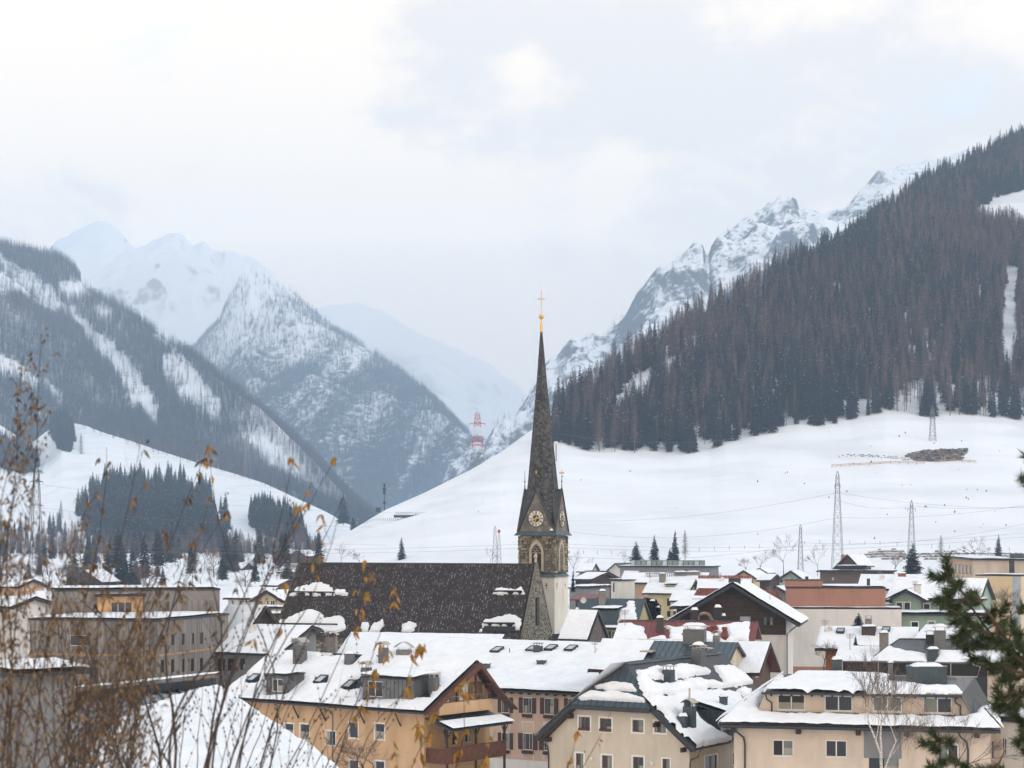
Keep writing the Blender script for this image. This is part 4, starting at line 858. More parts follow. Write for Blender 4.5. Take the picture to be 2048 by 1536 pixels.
# boarded slopes under two of the guards (low ridge vents)
for a, b, c_, d_ in (((1765, 478), (1958, 478), (1955, 510), (1768, 510)), ((500, 480), (858, 484), (850, 500), (510, 500))):
    Q = [hit(rp, *q1([x])[0])+nn_*.2 for x in (d_, c_, b, a)]; s = MB(); slab(s, Q, .12); s.build('vent_cover', BLACK, ch) if a[0] > 1000 else None
# ---------------- tower
ty = radians(21.5); TW = 6.6; TF = Fr(X(1110, 312)-TW*cos(ty), 312+TW*sin(ty), -ty)      # local x 0..TW along the left-hand face, y into depth
tw = thing('church_tower', 'tall church tower with needle spire, clock gables and gilded cross', 'tower', TF(TW/2, TW/2, 0))
ZL, ZC, ZG = 17.4, 24.0, 31.2
b = MB(); b.box(TF, .12, TW-.12, .12, TW-.12, -1, ZL-.25); b.build('lower_wall', CHW, tw)
b = MB(); b.box(TF, .35, TW-.35, .35, TW-.35, ZL-.3, ZC); b.build('belfry_core', RUBBLE, tw)
b = MB(); o = .12
b.add([TF(-o, -o, ZL-.32), TF(TW+o, -o, ZL-.32), TF(TW+o, TW+o, ZL-.32), TF(-o, TW+o, ZL-.32), TF(.33, .33, ZL+.38), TF(TW-.33, .33, ZL+.38), TF(TW-.33, TW-.33, ZL+.38), TF(.33, TW-.33, ZL+.38)], [(0, 1, 5, 4), (1, 2, 6, 5), (2, 3, 7, 6), (3, 0, 4, 7), (0, 3, 2, 1)]); b.build('ledge', METAL, tw)
b = MB(); o = .42; b.add([TF(-o, -o, ZC-.1), TF(TW+o, -o, ZC-.1), TF(TW+o, TW+o, ZC-.1), TF(-o, TW+o, ZC-.1), TF(-o, -o, ZC+.02), TF(TW+o, -o, ZC+.02), TF(TW+o, TW+o, ZC+.02), TF(-o, TW+o, ZC+.02), TF(.05, .05, ZC+.65), TF(TW-.05, .05, ZC+.65), TF(TW-.05, TW-.05, ZC+.65), TF(.05, TW-.05, ZC+.65)],
      [(0, 1, 5, 4), (1, 2, 6, 5), (2, 3, 7, 6), (3, 0, 4, 7), (4, 5, 9, 8), (5, 6, 10, 9), (6, 7, 11, 10), (7, 4, 8, 11), (0, 3, 2, 1)]); b.build('cornice', METAL, tw)
FT = [Face(TF, (0, .35), (1, 0), (0, -1)), Face(TF, (TW-.35, 0), (0, 1), (1, 0)), Face(TF, (0, TW-.35), (1, 0), (0, 1)), Face(TF, (.35, 0), (0, 1), (-1, 0))]
def arch_pts(cx, z0, zs, w, n=7):                     # pointed arch outline
    hw_ = w/2; pts = [(cx-hw_, z0), (cx-hw_, zs)]; R = w*1.02
    for i in range(1, n+1):
        a = math.acos((R-hw_)/R)*i/n; pts.append((cx-hw_+R-R*cos(a), zs+R*sin(a)))
    return pts+[(2*cx-x, z) for x, z in pts[::-1][1:]]
for k, fc in enumerate(FT):
    skip = [(TW/2-1.25, ZL+.9, TW/2+1.25, ZL+4.6), (TW/2-.85, ZL+4.5, TW/2+.85, ZL+5.9)]
    g = MB(); rubble(fc, TW, ZL+.35, [(0, ZC-.12), (TW, ZC-.12)], .78, g, rr_, skip, .32, .2, .46); g.build('stonework', STONES, tw, kind='stuff')
    cx = TW/2; ou = arch_pts(cx, ZL+.5, ZL+3.7, 2.5); inn = arch_pts(cx, ZL+.75, ZL+3.6, 1.75)
    n = min(len(ou), len(inn)); a = MB(); V_ = [fc.w(x, z, .34) for x, z in ou]+[fc.w(x, z, .34) for x, z in inn]+[fc.w(x, z, .02) for x, z in inn]+[fc.w(x, z, .1) for x, z in ou]
    a.add(V_, [(i, i+1, i+1+n, i+n) for i in range(n-1)]+[(i+n, i+1+n, i+1+2*n, i+2*n) for i in range(n-1)]+[(i+3*n, i+1+3*n, i+1, i) for i in range(n-1)]); fr = a.build('window', STONEL, tw)
    d = MB(); d.add([fc.w(x, z, .03) for x, z in inn], [tuple(range(n))]); d.build('louvre_opening', BLACK, fr)
    tr = MB(); z_s = ZL+3.3
    fc.box(tr, cx-.07, cx+.07, ZL+.75, z_s+.5, .1, .22)
    for c0 in (cx-.44, cx+.44):
        ar = [(c0+.40*cos(q), z_s+.42*sin(q)) for q in np.linspace(0, pi, 8)]; tr.tube([fc.w(x, z, .16) for x, z in ar], .06, 4)
    for q in range(3):
        a0 = pi/2+q*2*pi/3; cc = (cx+.3*cos(a0), z_s+1.05+.3*sin(a0)); tr.tube([fc.w(cc[0]+.27*cos(w_), cc[1]+.27*sin(w_), .16) for w_ in np.linspace(0, 2*pi, 11)], .05, 4)
    tr.build('tracery', STONEL, fr)
    s = MB(); s.box8([fc.w(cx-1.1, ZL+.45, .1), fc.w(cx+1.1, ZL+.45, .1), fc.w(cx+1.1, ZL+.45, .5), fc.w(cx-1.1, ZL+.45, .5), fc.w(cx-1.1, ZL+.75, .1), fc.w(cx+1.1, ZL+.75, .1), fc.w(cx+1.1, ZL+.5, .5), fc.w(cx-1.1, ZL+.5, .5)]); s.build('sill', METAL, fr)
    # steep clock gable
    f0 = {0: Face(TF, (0, .02), (1, 0), (0, -1)), 1: Face(TF, (TW-.02, 0), (0, 1), (1, 0)), 2: Face(TF, (0, TW-.02), (1, 0), (0, 1)), 3: Face(TF, (.02, 0), (0, 1), (-1, 0))}[k]
    gt = [(.25, ZC+.5), (TW-.25, ZC+.5), (cx, ZG)]
    w = MB(); w.ext([f0.w(x, z) for x, z in gt], -np.array(TF.vec(*f0.n))*.3); go_ = w.build('clock_gable', mat('gable_plaster', (.15, .14, .12), .95, .35, .9, .02, 6, col2=(.22, .20, .17), c2s=1.2), tw)
    rk = MB()
    for s_ in (0, 1):
        xa = .02 if s_ == 0 else TW-.02; e0, e1 = (xa, ZC+.35), (cx, ZG+.25)
        rk.box8([f0.w(e0[0], e0[1], -.2), f0.w(e1[0], e1[1], -.2), f0.w(e1[0], e1[1], .16), f0.w(e0[0], e0[1], .16), f0.w(e0[0], e0[1]+.42, -.2), f0.w(e1[0], e1[1]+.3, -.2), f0.w(e1[0], e1[1]+.3, .16), f0.w(e0[0], e0[1]+.42, .16)])
    rk.build('coping', mat('mossy_lead', (.055, .058, .06), .8, .3), go_)
    # gable roof running back into the spire
    gr = MB(); ap = np.array(f0.w(cx, ZG+.45, .1)); ctr = np.array(TF(TW/2, TW/2, ZG+.4)); bk = ap+(ctr-ap)*.62
    for x in (0.0, TW):
        cn = np.array(f0.w(x, ZC+.62, .1)); inr = np.array(TF(TW/2, TW/2, ZC+.62)); bq = cn+(inr-cn)*.35
        gr.add([cn, ap, bk, bq], [(0, 1, 2, 3)]); sh = [cn, bq, bk, ap]; Q = MB(); shingles(Q, sh, .36, .36, .05, rr_); gr.v, gr.f = gr.v, gr.f; kq = len(gr.v); gr.v += Q.v; gr.f += [tuple(i+kq for i in f_) for f_ in Q.f]
    gr.build('gable_roof', SLATE, tw, kind='stuff')
    fi = MB(); fi.tube([f0.w(cx, ZG+.3, .0), f0.w(cx, ZG+1.5, .0), f0.w(cx, ZG+1.6, .0), f0.w(cx, ZG+1.9, .0), f0.w(cx, ZG+3.6, .0)], [.13, .05, .16, .06, .025], 6); fo = fi.build('finial', GUT, tw)
    if k in (1, 0): v_ = MB(); v_.box(TF, *((lambda p: (p[0]-.45, p[0]+.45, p[1]-.02, p[1]+.02, p[2]+2.95, p[2]+3.25))(TF.inv(f0.w(cx, ZG, 0)))) ) if k == 1 else f0.box(v_, cx-.1, cx+.1, ZG+2.9, ZG+3.4, -.02, .02); v_.build('vane', GOLD, fo)
    # clock
    zc = ZC+2.72; R = 1.36; ck = MB(); nn = 40
    def disc(mb, R0, o0, o1, n=nn):
        mb.ext([f0.w(cx+R0*cos(q), zc+R0*sin(q), o0) for q in np.linspace(0, 2*pi, n, endpoint=False)], np.array(TF.vec(*f0.n))*(o1-o0))
    disc(ck, R, .03, .09); co_ = ck.build('clock_face', mat('clock_enamel', (.72, .71, .69), .6, .15, 2), tw)
    rg = MB(); pts_ = [f0.w(cx+R*cos(q), zc+R*sin(q), .1) for q in np.linspace(0, 2*pi, nn+1)]; rg.tube(pts_, .06, 4); rg.build('clock_rim', BLACK, co_)
    hb_ = MB(); disc(hb_, .62, .1, .115); hb_.build('centre_disc', mat('clock_charcoal', (.05, .05, .055), .7, .2), co_)
    sgn = 1 if k in (0, 1) else -1
    def pt(r_, ang, side=0.): return (cx+sgn*(r_*sin(ang)+side*cos(ang)), zc+r_*cos(ang)-side*sin(ang))
    def bar(mb, r0, r1, ang, s0, s1, w, o0=.1, o1=.125):
        a_, b_ = pt(r0, ang, s0), pt(r1, ang, s1); dx, dz = b_[0]-a_[0], b_[1]-a_[1]; l_ = math.hypot(dx, dz); px_, pz_ = -dz/l_*w/2, dx/l_*w/2
        q = [(a_[0]+px_, a_[1]+pz_), (b_[0]+px_, b_[1]+pz_), (b_[0]-px_, b_[1]-pz_), (a_[0]-px_, a_[1]-pz_)]; mb.ext([f0.w(x, z, o0) for x, z in q], np.array(TF.vec(*f0.n))*(o1-o0))
    for h_ in range(1, 13):
        rom = ['I', 'II', 'III', 'IIII', 'V', 'VI', 'VII', 'VIII', 'IX', 'X', 'XI', 'XII'][h_-1]; ws = {'I': .09, 'V': .17, 'X': .17}; tot = sum(ws[c] for c in rom); x_ = -tot/2; nm = MB(); an = h_*pi/6
        for c in rom:
            w_ = ws[c]; m_ = x_+w_/2
            if c == 'I': bar(nm, .72, 1.22, an, m_, m_, .05)
            elif c == 'V': bar(nm, .72, 1.22, an, m_, x_+.02, .045); bar(nm, .72, 1.22, an, m_, x_+w_-.02, .03, .1, .13)
            else: bar(nm, .72, 1.22, an, x_+.02, x_+w_-.02, .045); bar(nm, .72, 1.22, an, x_+w_-.02, x_+.02, .03, .1, .13)
            x_ += w_
        nm.build('numeral', BLACK, co_)
    for (ln, tl, an, wd) in ((.80, .55, radians(76), .13), (1.12, .4, radians(198), .09)):
        hd = MB(); bar(hd, -tl, ln, an, 0, 0, wd, .14, .17); bar(hd, ln*.55, ln*.8, an, 0, 0, wd*2.3, .14, .175); bar(hd, -tl, -tl*.6, an, 0, 0, wd*2, .14, .175); hd.build('hand', GOLD, co_)
# cross-shaped slits
sl0 = Face(TF, (0, .12), (1, 0), (0, -1)); sl1 = Face(TF, (TW-.12, 0), (0, 1), (1, 0))
for fc, u in ((sl0, 5.05), (sl1, 1.2), (sl1, 5.2)):
    s = MB(); z = 15.6; fc.box(s, u-.05, u+.05, z-.55, z+.45, .005, .02); fc.box(s, u-.25, u+.25, z+.05, z+.17, .006, .022); s.tube([fc.w(u, z+.45, .01), fc.w(u, z+.46, .02)], .13, 6); s.build('cross_slit', BLACK, tw)
for fc, u in ((FT[0], .9), (FT[0], 5.6), (FT[1], .8), (FT[1], 5.7)):
    s = MB(); z = ZC-1.1; fc.box(s, u-.06, u+.06, z-.4, z+.4, .34, .4); fc.box(s, u-.25, u+.25, z, z+.12, .34, .405); s.build('wall_anchor', BLACK, tw)
# spire: square at the base, eight-sided above, slightly leaning as in life
tip = np.array(TF(TW/2-.35, TW/2, 58.3)); base = np.array(TF(TW/2, TW/2, ZC+.6)); Rb = 3.05
def ring(t, rr):
    c = base+(tip-base)*t; return [c+np.array(TF.vec(rr*cos(a)/cos(pi/8), rr*sin(a)/cos(pi/8))) for a in (np.arange(8)+.5)*pi/4]
prof_ = [(0, Rb), (.12, Rb*.86), (.25, Rb*.72), (.5, Rb*.475), (.75, Rb*.235), (1, .09)]
body = MB(); shg = MB()
rings = [ring(t, r_) for t, r_ in prof_]
for i in range(len(prof_)-1):
    for j in range(8):
        k = (j+1) % 8; q = [rings[i][j], rings[i][k], rings[i+1][k], rings[i+1][j]]; body.add(q, [(0, 1, 2, 3)]); nv_ = (q[0]+q[1])/2-base; nv_[2] = 0; nv_ = nv_/np.linalg.norm(nv_)
        shingles(shg, [x+nv_*.01 for x in q], .3, .31, .05, rr_, n_=nv_)
body.build('spire', SLATE, tw); shg.build('shingles', SLATE, tw, kind='stuff')
hp = MB()
for j in range(8): hp.tube([rings[i][j] for i in range(len(prof_))], [.09, .08, .08, .07, .06, .05], 4)
hp.build('hip_roll', mat('hip_lead', (.055, .05, .042), .7, .3), tw)
f = MB(); T_ = tip; up = np.array([0, 0, 1.]); f.tube([T_-up*.5, T_+up*.6, T_+up*1.0, T_+up*1.6], [.2, .22, .13, .1], 8)
f.tube([T_+up*1.6, T_+up*1.75, T_+up*2.0, T_+up*2.3, T_+up*2.45], [.1, .35, .46, .35, .1], 12); f.tube([T_+up*2.45, T_+up*5.6], [.07, .045], 6); fo = f.build('finial', GOLD, tw, smooth=False)
c = MB(); e = TF.vec(1, 0)
c.tube([T_+up*4.0, T_+up*6.2], .06, 5); c.tube([T_+up*5.0-e*.45, T_+up*5.0+e*.45], .06, 5)
for p in (T_+up*6.2, T_+up*5.0-e*.5, T_+up*5.0+e*.5, T_+up*4.4, T_+up*3.6): c.tube([p-up*.12, p, p+up*.12], [.03, .13, .03], 6)
c.build('cross', GOLD, fo)
# snow lodged in the valley of the spire
lump(tw, TF(TW-.5, .2, ZC+.75), .45, .3, .4)
# grey cupboard-like porch and downpipe at the foot of the tower
F_, L_ = fr2(1104, 305, 1119, 304); bb = thing('wooden_porch', 'narrow grey timber porch at the foot of the church tower', 'porch', F_(L_/2, 1, 0)); b = MB(); b.box(F_, 0, L_, 0, 2, 0, zz(1268, 305)); b.build('wall', mat('grey_boards', (.10, .10, .105), .85, .25, 2), bb)
b = MB(); [b.box(F_, L_*i/5+.02, L_*(i+1)/5-.02, -.03, 0, 0, zz(1268, 305)-.05) for i in range(5)]; b.build('plank', mat('grey_boards', (.10, .10, .105)), bb, kind='stuff')
# ================================================================ near houses
# --- ochre house with gable terrace, lower left
F, L = fr2(440, 190, 850, 174); og_ = .9
hB = house('ochre_house', 'ochre house with snowy dormered roof and wooden terraced gable, lower left', F, L, 11.75, [(0, 7.74), (7.8, 11.9), (11.75, 8.3)], zb=0, ov=.9, og=og_, wallm=ORANGE, roofm=METALD, board=WOODR, snow=[.42, .35], cell=.2, panels=(METALD, .62),
    wins=[('lo', (569, 1446, 587, 1468), 'och'), ('lo', (600, 1447, 619, 1480), 'och'), ('lo', (653, 1461, 671, 1492), 'och'), ('lo', (698, 1444, 716, 1477), 'och'), ('lo', (750, 1446, 769, 1480), 'och'), ('lo', (698, 1519, 717, 1552), 'och'), ('lo', (750, 1521, 769, 1554), 'och'),
          ('p1', (888, 1442, 898, 1490), 'small'), ('p1', (905, 1440, 916, 1490), 'small'), ('p1', (930, 1442, 944, 1484), 'plain')],
    holes=[[(528, 1346), (575, 1342), (578, 1392), (530, 1394)], [(722, 1349), (868, 1345), (866, 1398), (722, 1404)], [(490, 1350), (523, 1348), (521, 1369), (493, 1370)], [(626, 1354), (660, 1352), (658, 1370), (628, 1372)], [(690, 1306), (735, 1305), (705, 1336), (692, 1334)], [(640, 1309), (690, 1310), (688, 1316), (640, 1315)],
           [(755, 1306), (790, 1304), (770, 1330), (757, 1331)], [(665, 1392), (730, 1393), (720, 1400), (668, 1398)], [(672, 1375), (722, 1352), (730, 1362), (722, 1382), (690, 1384)], [(855, 1350), (880, 1349), (878, 1388), (858, 1390)]])
pB = hB['planes'][0]; exB = F.vec(1, 0); o = hB['o']
dormer(o, F, pB, (534, 1351, 575, 1391), 2.2, METALG, (.25, .75, .22, .85), win and .06 if 0 else .06, .36, wmat=None) if 0 else dormer(o, F, pB, (534, 1351, 575, 1391), 2.4, METALG, (.25, .75, .2, .86), .08, .36)
dormer(o, F, pB, (725, 1355, 826, 1401), 3.4, METALG, (.1, .40, .1, .86), .08, .5)
for r_, w, d, h, m, cp_ in (((600, 1330), 1.15, .9, 2.0, METALG, 'arch'), ((699, 1331), .75, .7, 1.1, METALG, 'snow'), ((767, 1330), .75, .7, 1.7, METALG, 'arch'), ((733, 1362), .8, .7, 1.3, METALG, 'arch'), ((868, 1386), .75, .7, 1.45, METALG, 'plate')):
    chimney(o, F, hit(pB, *r_), w, d, h, m, cp_)
for c in ((508, 1359), (643, 1362), (700, 1372)): skylight(o, pB, exB, *c, w=1.0, h=1.3)
s = MB(); s.tube([F(0, 7.8, 12.0), F(L, 7.8, 12.0)], .14, 6); s.build('ridge_roll', METALD, o)
# gable: loggia, parapet, rafters, lean-to and balcony
gB = hB['FC']['p1']; zf = 8.0
b = MB(); gB.box(b, 1.2, 9.2, 7.3, 8.35, 0, .9); b.build('parapet', ORANGE, o)
b = MB(); gB.box(b, 1.6, 8.8, 8.35, 10.0, .01, .03); b.build('loggia_shade_panel', mat('loggia_shade_render', (.16, .11, .07), .9, .2), o)  # flat panel on the wall, the shade inside the loggia painted into its colour
for u0, u1 in ((2.2, 3.6), (5.2, 6.4)): window(o, Face(F, (L-og_+.14, 0), (0, 1), (1, 0)), (u0+.9, 8.4, u1+.9, 9.9), 'plain', GLASSB)
b = MB(); [gB.box(b, u, u+.05, 8.35, 8.85, .78, .82) for u in np.arange(1.3, 9.1, .9)]; gB.box(b, 1.25, 9.15, 8.85, 8.9, .76, .84); b.build('railing', STEEL, o)
for u in (1.5, 4.0, 6.9, 9.0): b = MB(); gB.box(b, u, u+.2, 8.35, float(np.interp(u+.9, [0, 7.8, 11.75], [7.74, 11.9, 8.3]))-.25, .55, .75); b.build('post', WOODR, o)
# second open rafter frame of the gable
for k in range(7):
    t_ = .12+k*.13; q = 7.8+3.6*t_; z = 11.9-3.4*t_; b = MB(); gB.box(b, q-.9, q-.78, z-.42, z-.3, -.2, 1.0); b.build('rafter', WOODR, o)
for (q0, z0), (q1_, z1) in (((0, 7.74), (7.8, 11.9)), ((7.8, 11.9), (11.75, 8.3))):
    b = MB(); b.box8([F(L+a, q, z) for a, q, z in ((.35, q0, z0-.5), (.35, q1_, z1-.5), (.5, q1_, z1-.5), (.5, q0, z0-.5), (.35, q0, z0+.02), (.35, q1_, z1+.02), (.5, q1_, z1+.02), (.5, q0, z0+.02))]); b.build('barge_board', WOODR, o)
for q0, q1_, z0, z1 in ((9.0, 12.6, 9.9, 7.3),):
    b = MB(); b.box8([F(L+a, q, z) for a, q, z in ((.2, q0, z0-.16), (.2, q1_, z1-.16), (1.2, q1_, z1-.16), (1.2, q0, z0-.16), (.2, q0, z0), (.2, q1_, z1), (1.2, q1_, z1), (1.2, q0, z0))]); b.build('side_roof', WOODR, o)
Q = [gB.w(.2, 6.15, 3.1), gB.w(9.6, 6.15, 3.1), gB.w(9.6, 7.15, -.0), gB.w(.2, 7.15, -.0)]
b = MB(); slab(b, Q, .14); lt = b.build('balcony_roof', METALD, o); snow_on(lt, *[np.array(x)+np.array([0, 0, .02]) for x in (Q[0], Q[1], np.array(Q[2])*.5+np.array(Q[1])*.5, np.array(Q[3])*.5+np.array(Q[0])*.5)], t=.34, cell=.16, rag=.1)
b = MB(); gB.box(b, .3, 9.4, 2.95, 3.1, 0, 2.4); bo = b.build('balcony', WOODR, o)
for i in range(30):
    u = .3+i*.303; b = MB(); gB.box(b, u, u+.28, 3.05, 4.35, 2.4, 2.44); b.build('plank', WOODR, bo)
for i in range(8): b = MB(); s_ = i*.3; b.box8([gB.w(u, z, s_+e) for u, z, e in ((.28, 3.05, 0), (.32, 3.05, 0), (.32, 3.05, .28), (.28, 3.05, .28), (.28, 4.35, 0), (.32, 4.35, 0), (.32, 4.35, .28), (.28, 4.35, .28))]); b.build('plank', WOODR, bo)
b = MB(); gB.box(b, .25, 9.45, 4.35, 4.45, 2.36, 2.5); b.build('handrail', WOODR, bo)
for u in (.5, 4.8, 9.2):
    b = MB(); gB.box(b, u, u+.18, -8.8, 6.1, 2.2, 2.38); b.tube([gB.w(u+.09, 5.2, 2.3), gB.w(u+.8, 6.15, 2.3)], .07, 4); b.tube([gB.w(u+.09, 5.2, 2.3), gB.w(u-.6, 6.15, 2.3)], .07, 4); b.build('post', WOODD, o)
for u in (3.0, 9.0, 12.5, 17.5, 22.0):
    b = MB(); fl = hB['FC']['lo']; b.tube([fl.w(u, 6.2, 0), fl.w(u, 7.45, .8)], .09, 4); b.build('bracket', WOODD, o)
b = MB(); fl = hB['FC']['lo']; b.tube([fl.w(12.3, 7.5, 1.0), fl.w(13.3, 7.1, .12), fl.w(13.5, 6.8, .08), fl.w(13.5, -8.5, .08)], .06, 6); b.build('downpipe', STEEL, o)
# --- salmon house with long snow roof
yaw = -radians(30); wS = 16.4; F = Fr(8.3-cos(yaw)*30, 215-sin(yaw)*30, yaw); L = 30
RIP[0] = .05
hS = house('salmon_house', 'salmon house with brown shutters under one long snowy roof', F, L, 2*wS-6, [(0, 6.0), (wS, 10.6), (2*wS-6, 7.6)], zb=-1, ov=.9, og=.6, wallm=SALMON, roofm=METALD, snow=[.5, .4], cell=.22, rafters=True, board=mat('weathered_verge', (.12, .085, .06), .85, .3),
    wins=[('lo', (1004, 1395, 1018, 1425), 'shut'), ('lo', (1047, 1396, 1063, 1426), 'shut'), ('lo', (1090, 1397, 1107, 1428), 'shut'), ('lo', (1137, 1398, 1152, 1428), 'shut'), ('lo', (1004, 1466, 1018, 1498), 'shut'), ('lo', (1047, 1467, 1065, 1499), 'shut'), ('lo', (1089, 1469, 1108, 1501), 'shut')])
RIP[0] = 0.; o = hS['o']; pS = hS['planes'][0]; exS = F.vec(1, 0)
for c in ((995, 1307), (1066, 1305), (1103, 1303), (1143, 1304)): skylight(o, pS, exS, *c, w=1.15, h=1.7, lift=.62)
chimney(o, F, hit(pS, 1076, 1310), .9, .8, 1.1, METAL, 'plate', METAL); chimney(o, F, hit(pS, 1083, 1334), .9, .8, .75, METAL, 'snow'); chimney(o, F, hit(pS, 1234, 1319), .6, .6, 1.3, METAL, 'plate', METAL); chimney(o, F, hit(pS, 971, 1343), .9, .8, .9, METAL, 'snow')
b = MB(); b.tube([hit(pS, 1019, 1311), hit(pS, 1019, 1311)+np.array([0, 0, .9])], .05, 5); b.build('vent_pipe', METAL, o)
fl = hS['FC']['lo']; z0 = fl.at(1050, 1520)[1]; b = MB(); fl.box(b, 0, L-1.2, -9, z0, .0, .06); b.build('plinth', OFFW, o)
for a in ((1047, 1444, 1065, 1462), (1090, 1446, 1108, 1464), (1004, 1443, 1018, 1461), (1047, 1508, 1065, 1519), (1090, 1508, 1108, 1519)):
    r_ = fl.rect(a); b = MB(); fl.box(b, r_[0]-.1, r_[2]+.1, r_[1], r_[3], .0, .02); pa = b.build('wall_panel', SALMON, o)
    b = MB(); u0, zb_, u1, zt_ = r_[0]-.1, r_[1], r_[2]+.1, r_[3]; fl.box(b, u0-.09, u0, zb_, zt_, .0, .03); fl.box(b, u1, u1+.09, zb_, zt_, .0, .03); fl.box(b, u0-.09, u1+.09, zt_, zt_+.1, 0, .03); b.build('panel_trim', OFFW, pa)
# --- cream half-hipped house in the middle
yaw = -atan2(.545, .839); cx_, sx_ = .839, .545
Fc = Fr(5.8-.839*4.23, 176+.545*4.23, yaw); Wc = 16.73; LB = 21.9; EZc, HZ, RZc = 5.05, 8.62, 12.0; xh0, xh1, xm = 4.23, 12.05, 8.3; yh = 2.6
hc = thing('cream_house', 'cream house with half-hipped seamed metal roof, dark eaves and timber windows', 'house', Fc(Wc/2, 10, 0))
ff = Face(Fc, (.9, .7), (1, 0), (0, -1)); wl = Wc-1.8
tb = lambda x: float(np.interp(x+.9, [0, xh0, xh1, Wc], [EZc, HZ, HZ, EZc]))-.25
WF = [((1158, 1433, 1180, 1461), 'wood'), ((1200, 1436, 1223, 1463), 'wood'), ((1265, 1439, 1287, 1465), 'wood'), ((1309, 1442, 1332, 1466), 'wood'), ((1152, 1506, 1167, 1545), 'wood'), ((1204, 1510, 1224, 1538), 'wood'), ((1266, 1513, 1287, 1542), 'wood'), ((1325, 1517, 1340, 1545), 'woodw')]
rs = [ff.rect(r_) for r_, _ in WF]
b = MB(); wall_face(b, ff, wl, -9, [(0, tb(0)), (xh0-.9, tb(xh0-.9)), (xh1-.9, tb(xh1-.9)), (wl, tb(wl))], rs)
fs = Face(Fc, (Wc-.9, .7), (0, 1), (1, 0)); WSd = [((1410, 1514, 1434, 1540), 'wood'), ((1465, 1506, 1471, 1528), 'woodw'), ((1486, 1502, 1500, 1529), 'wood'), ((1444, 1452, 1468, 1462), 'woodw')]
r2 = [fs.rect(r_) for r_, _ in WSd]; wall_face(b, fs, LB-.7, -9, [(0, EZc), (6.3, EZc), (6.31, 7.7), (LB-.7, 7.7)], r2)
wall_face(b, Face(Fc, (.9, .7), (0, 1), (-1, 0)), LB-.7, -9, [(0, EZc), (LB, EZc)], []); wall_face(b, Face(Fc, (.9, LB), (1, 0), (0, 1)), wl, -9, [(0, EZc), (xm-.9, RZc-.3), (wl, EZc)], [])
b.build('wall', CREAM, hc)
for r_, (q, st) in zip(rs, WF): window(hc, ff, r_, st)
for r_, (q, st) in zip(r2, WSd): window(hc, fs, r_, st)
A, B, C, D = Fc(Wc, 0, EZc), Fc(Wc, LB, EZc), Fc(xm, LB, RZc), Fc(xm, yh, RZc); H0, H1 = Fc(xh0, 0, HZ), Fc(xh1, 0, HZ)
R1 = [A, B, C, D, H1]; R2 = [Fc(0, LB, EZc), Fc(0, 0, EZc), H0, D, C]; R3 = [Fc(xh0-.25, -.25, HZ-.3), Fc(xh1+.25, -.25, HZ-.3), D]
b = MB()
for r_ in (R1, R2, R3): slab(b, r_, .22)
b.build('roof', METALD, hc)
metal_panels(hc, [A, B, C, D, H1], METAL, .66, .06); metal_panels(hc, R3, METAL, .66, .06)
metal_panels(hc, R2, METAL, .66, .06)
up = np.array([0, 0, .05]); prR = (np.array(A), np.cross(np.array(B)-np.array(A), np.array(C)-np.array(A))); prH = (np.array(R3[0]), np.cross(np.array(R3[1])-np.array(R3[0]), np.array(D)-np.array(R3[0])))
PA = q2([(1035, 530), (1110, 528), (1180, 508), (1300, 498), (1400, 485), (1500, 512), (1600, 535), (1645, 547), (1500, 560), (1320, 592), (1130, 592), (1160, 622), (1230, 640), (1400, 612), (1480, 595), (1580, 605), (1735, 655), (1600, 668), (1500, 682), (1330, 702), (1210, 722), (1100, 722), (1062, 650)])
PB = q2([(1630, 505), (1740, 495), (1850, 560), (1945, 605), (1900, 640), (1800, 652), (1730, 650), (1690, 600)])
PC = q2([(1088, 728), (1250, 735), (1330, 722), (1450, 695), (1650, 685), (1800, 712), (1870, 820), (1640, 845), (1460, 790), (1475, 860), (1560, 940), (1745, 1055), (1700, 1080), (1470, 1118), (1320, 960), (1260, 880), (1120, 760)])
PD = q2([(1790, 690), (1850, 665), (1900, 680), (1900, 760), (1830, 720)])
Rq = [np.array(x)+up for x in (A, B, C, D)]; E0 = np.array(A)+(np.array(A)-np.array(B))/np.linalg.norm(np.array(B)-np.array(A))*0
D0 = Fc(xm, 0, RZc)
for pl_, t_ in ((PA, .42), (PB, .42), (PC, .5), (PD, .4)): snow_on(hc, Rq[0], Rq[1], Rq[2], np.array(D0)+up, t=t_, polys=[pl_], cell=.17, rag=.3, holes=[q2([(1365, 860), (1385, 860), (1450, 800), (1450, 980), (1370, 985), (1345, 930)])])
snow_on(hc, *[np.array(x)+up for x in (R3[0], R3[1], D, D)], t=.4, polys=[q2([(722, 660), (800, 632), (860, 620), (1000, 640), (1040, 688), (940, 685), (820, 690), (780, 672)])], cell=.15, rag=.2)
snow_on(hc, *[np.array(x)+up for x in (R3[0], R3[1], D, D)], t=.45, polys=[q2([(595, 748), (690, 688), (790, 700), (880, 690), (1000, 715), (1095, 748), (1098, 775), (850, 765), (620, 752)])], cell=.15, rag=.15)
snow_on(hc, *[np.array(x)+up for x in (Fc(0, LB, EZc), Fc(0, 0, EZc), D0, C)], t=.35, cell=.3)
b = MB()      # dark verge boards and boxed eaves
for p, q in ((Fc(0, -.0, EZc), H0), (H1, Fc(Wc, 0, EZc)), (R3[0], R3[1])):
    p, q = np.array(p), np.array(q); n_ = np.array(Fc.vec(0, -1)); dz = np.array([0, 0, 1.]); b.box8([p-dz*.42, q-dz*.42, q-dz*.42+n_*.1, p-dz*.42+n_*.1, p-dz*.02, q-dz*.02, q-dz*.02+n_*.1, p-dz*.02+n_*.1])
b.build('verge_board', GUT, hc)
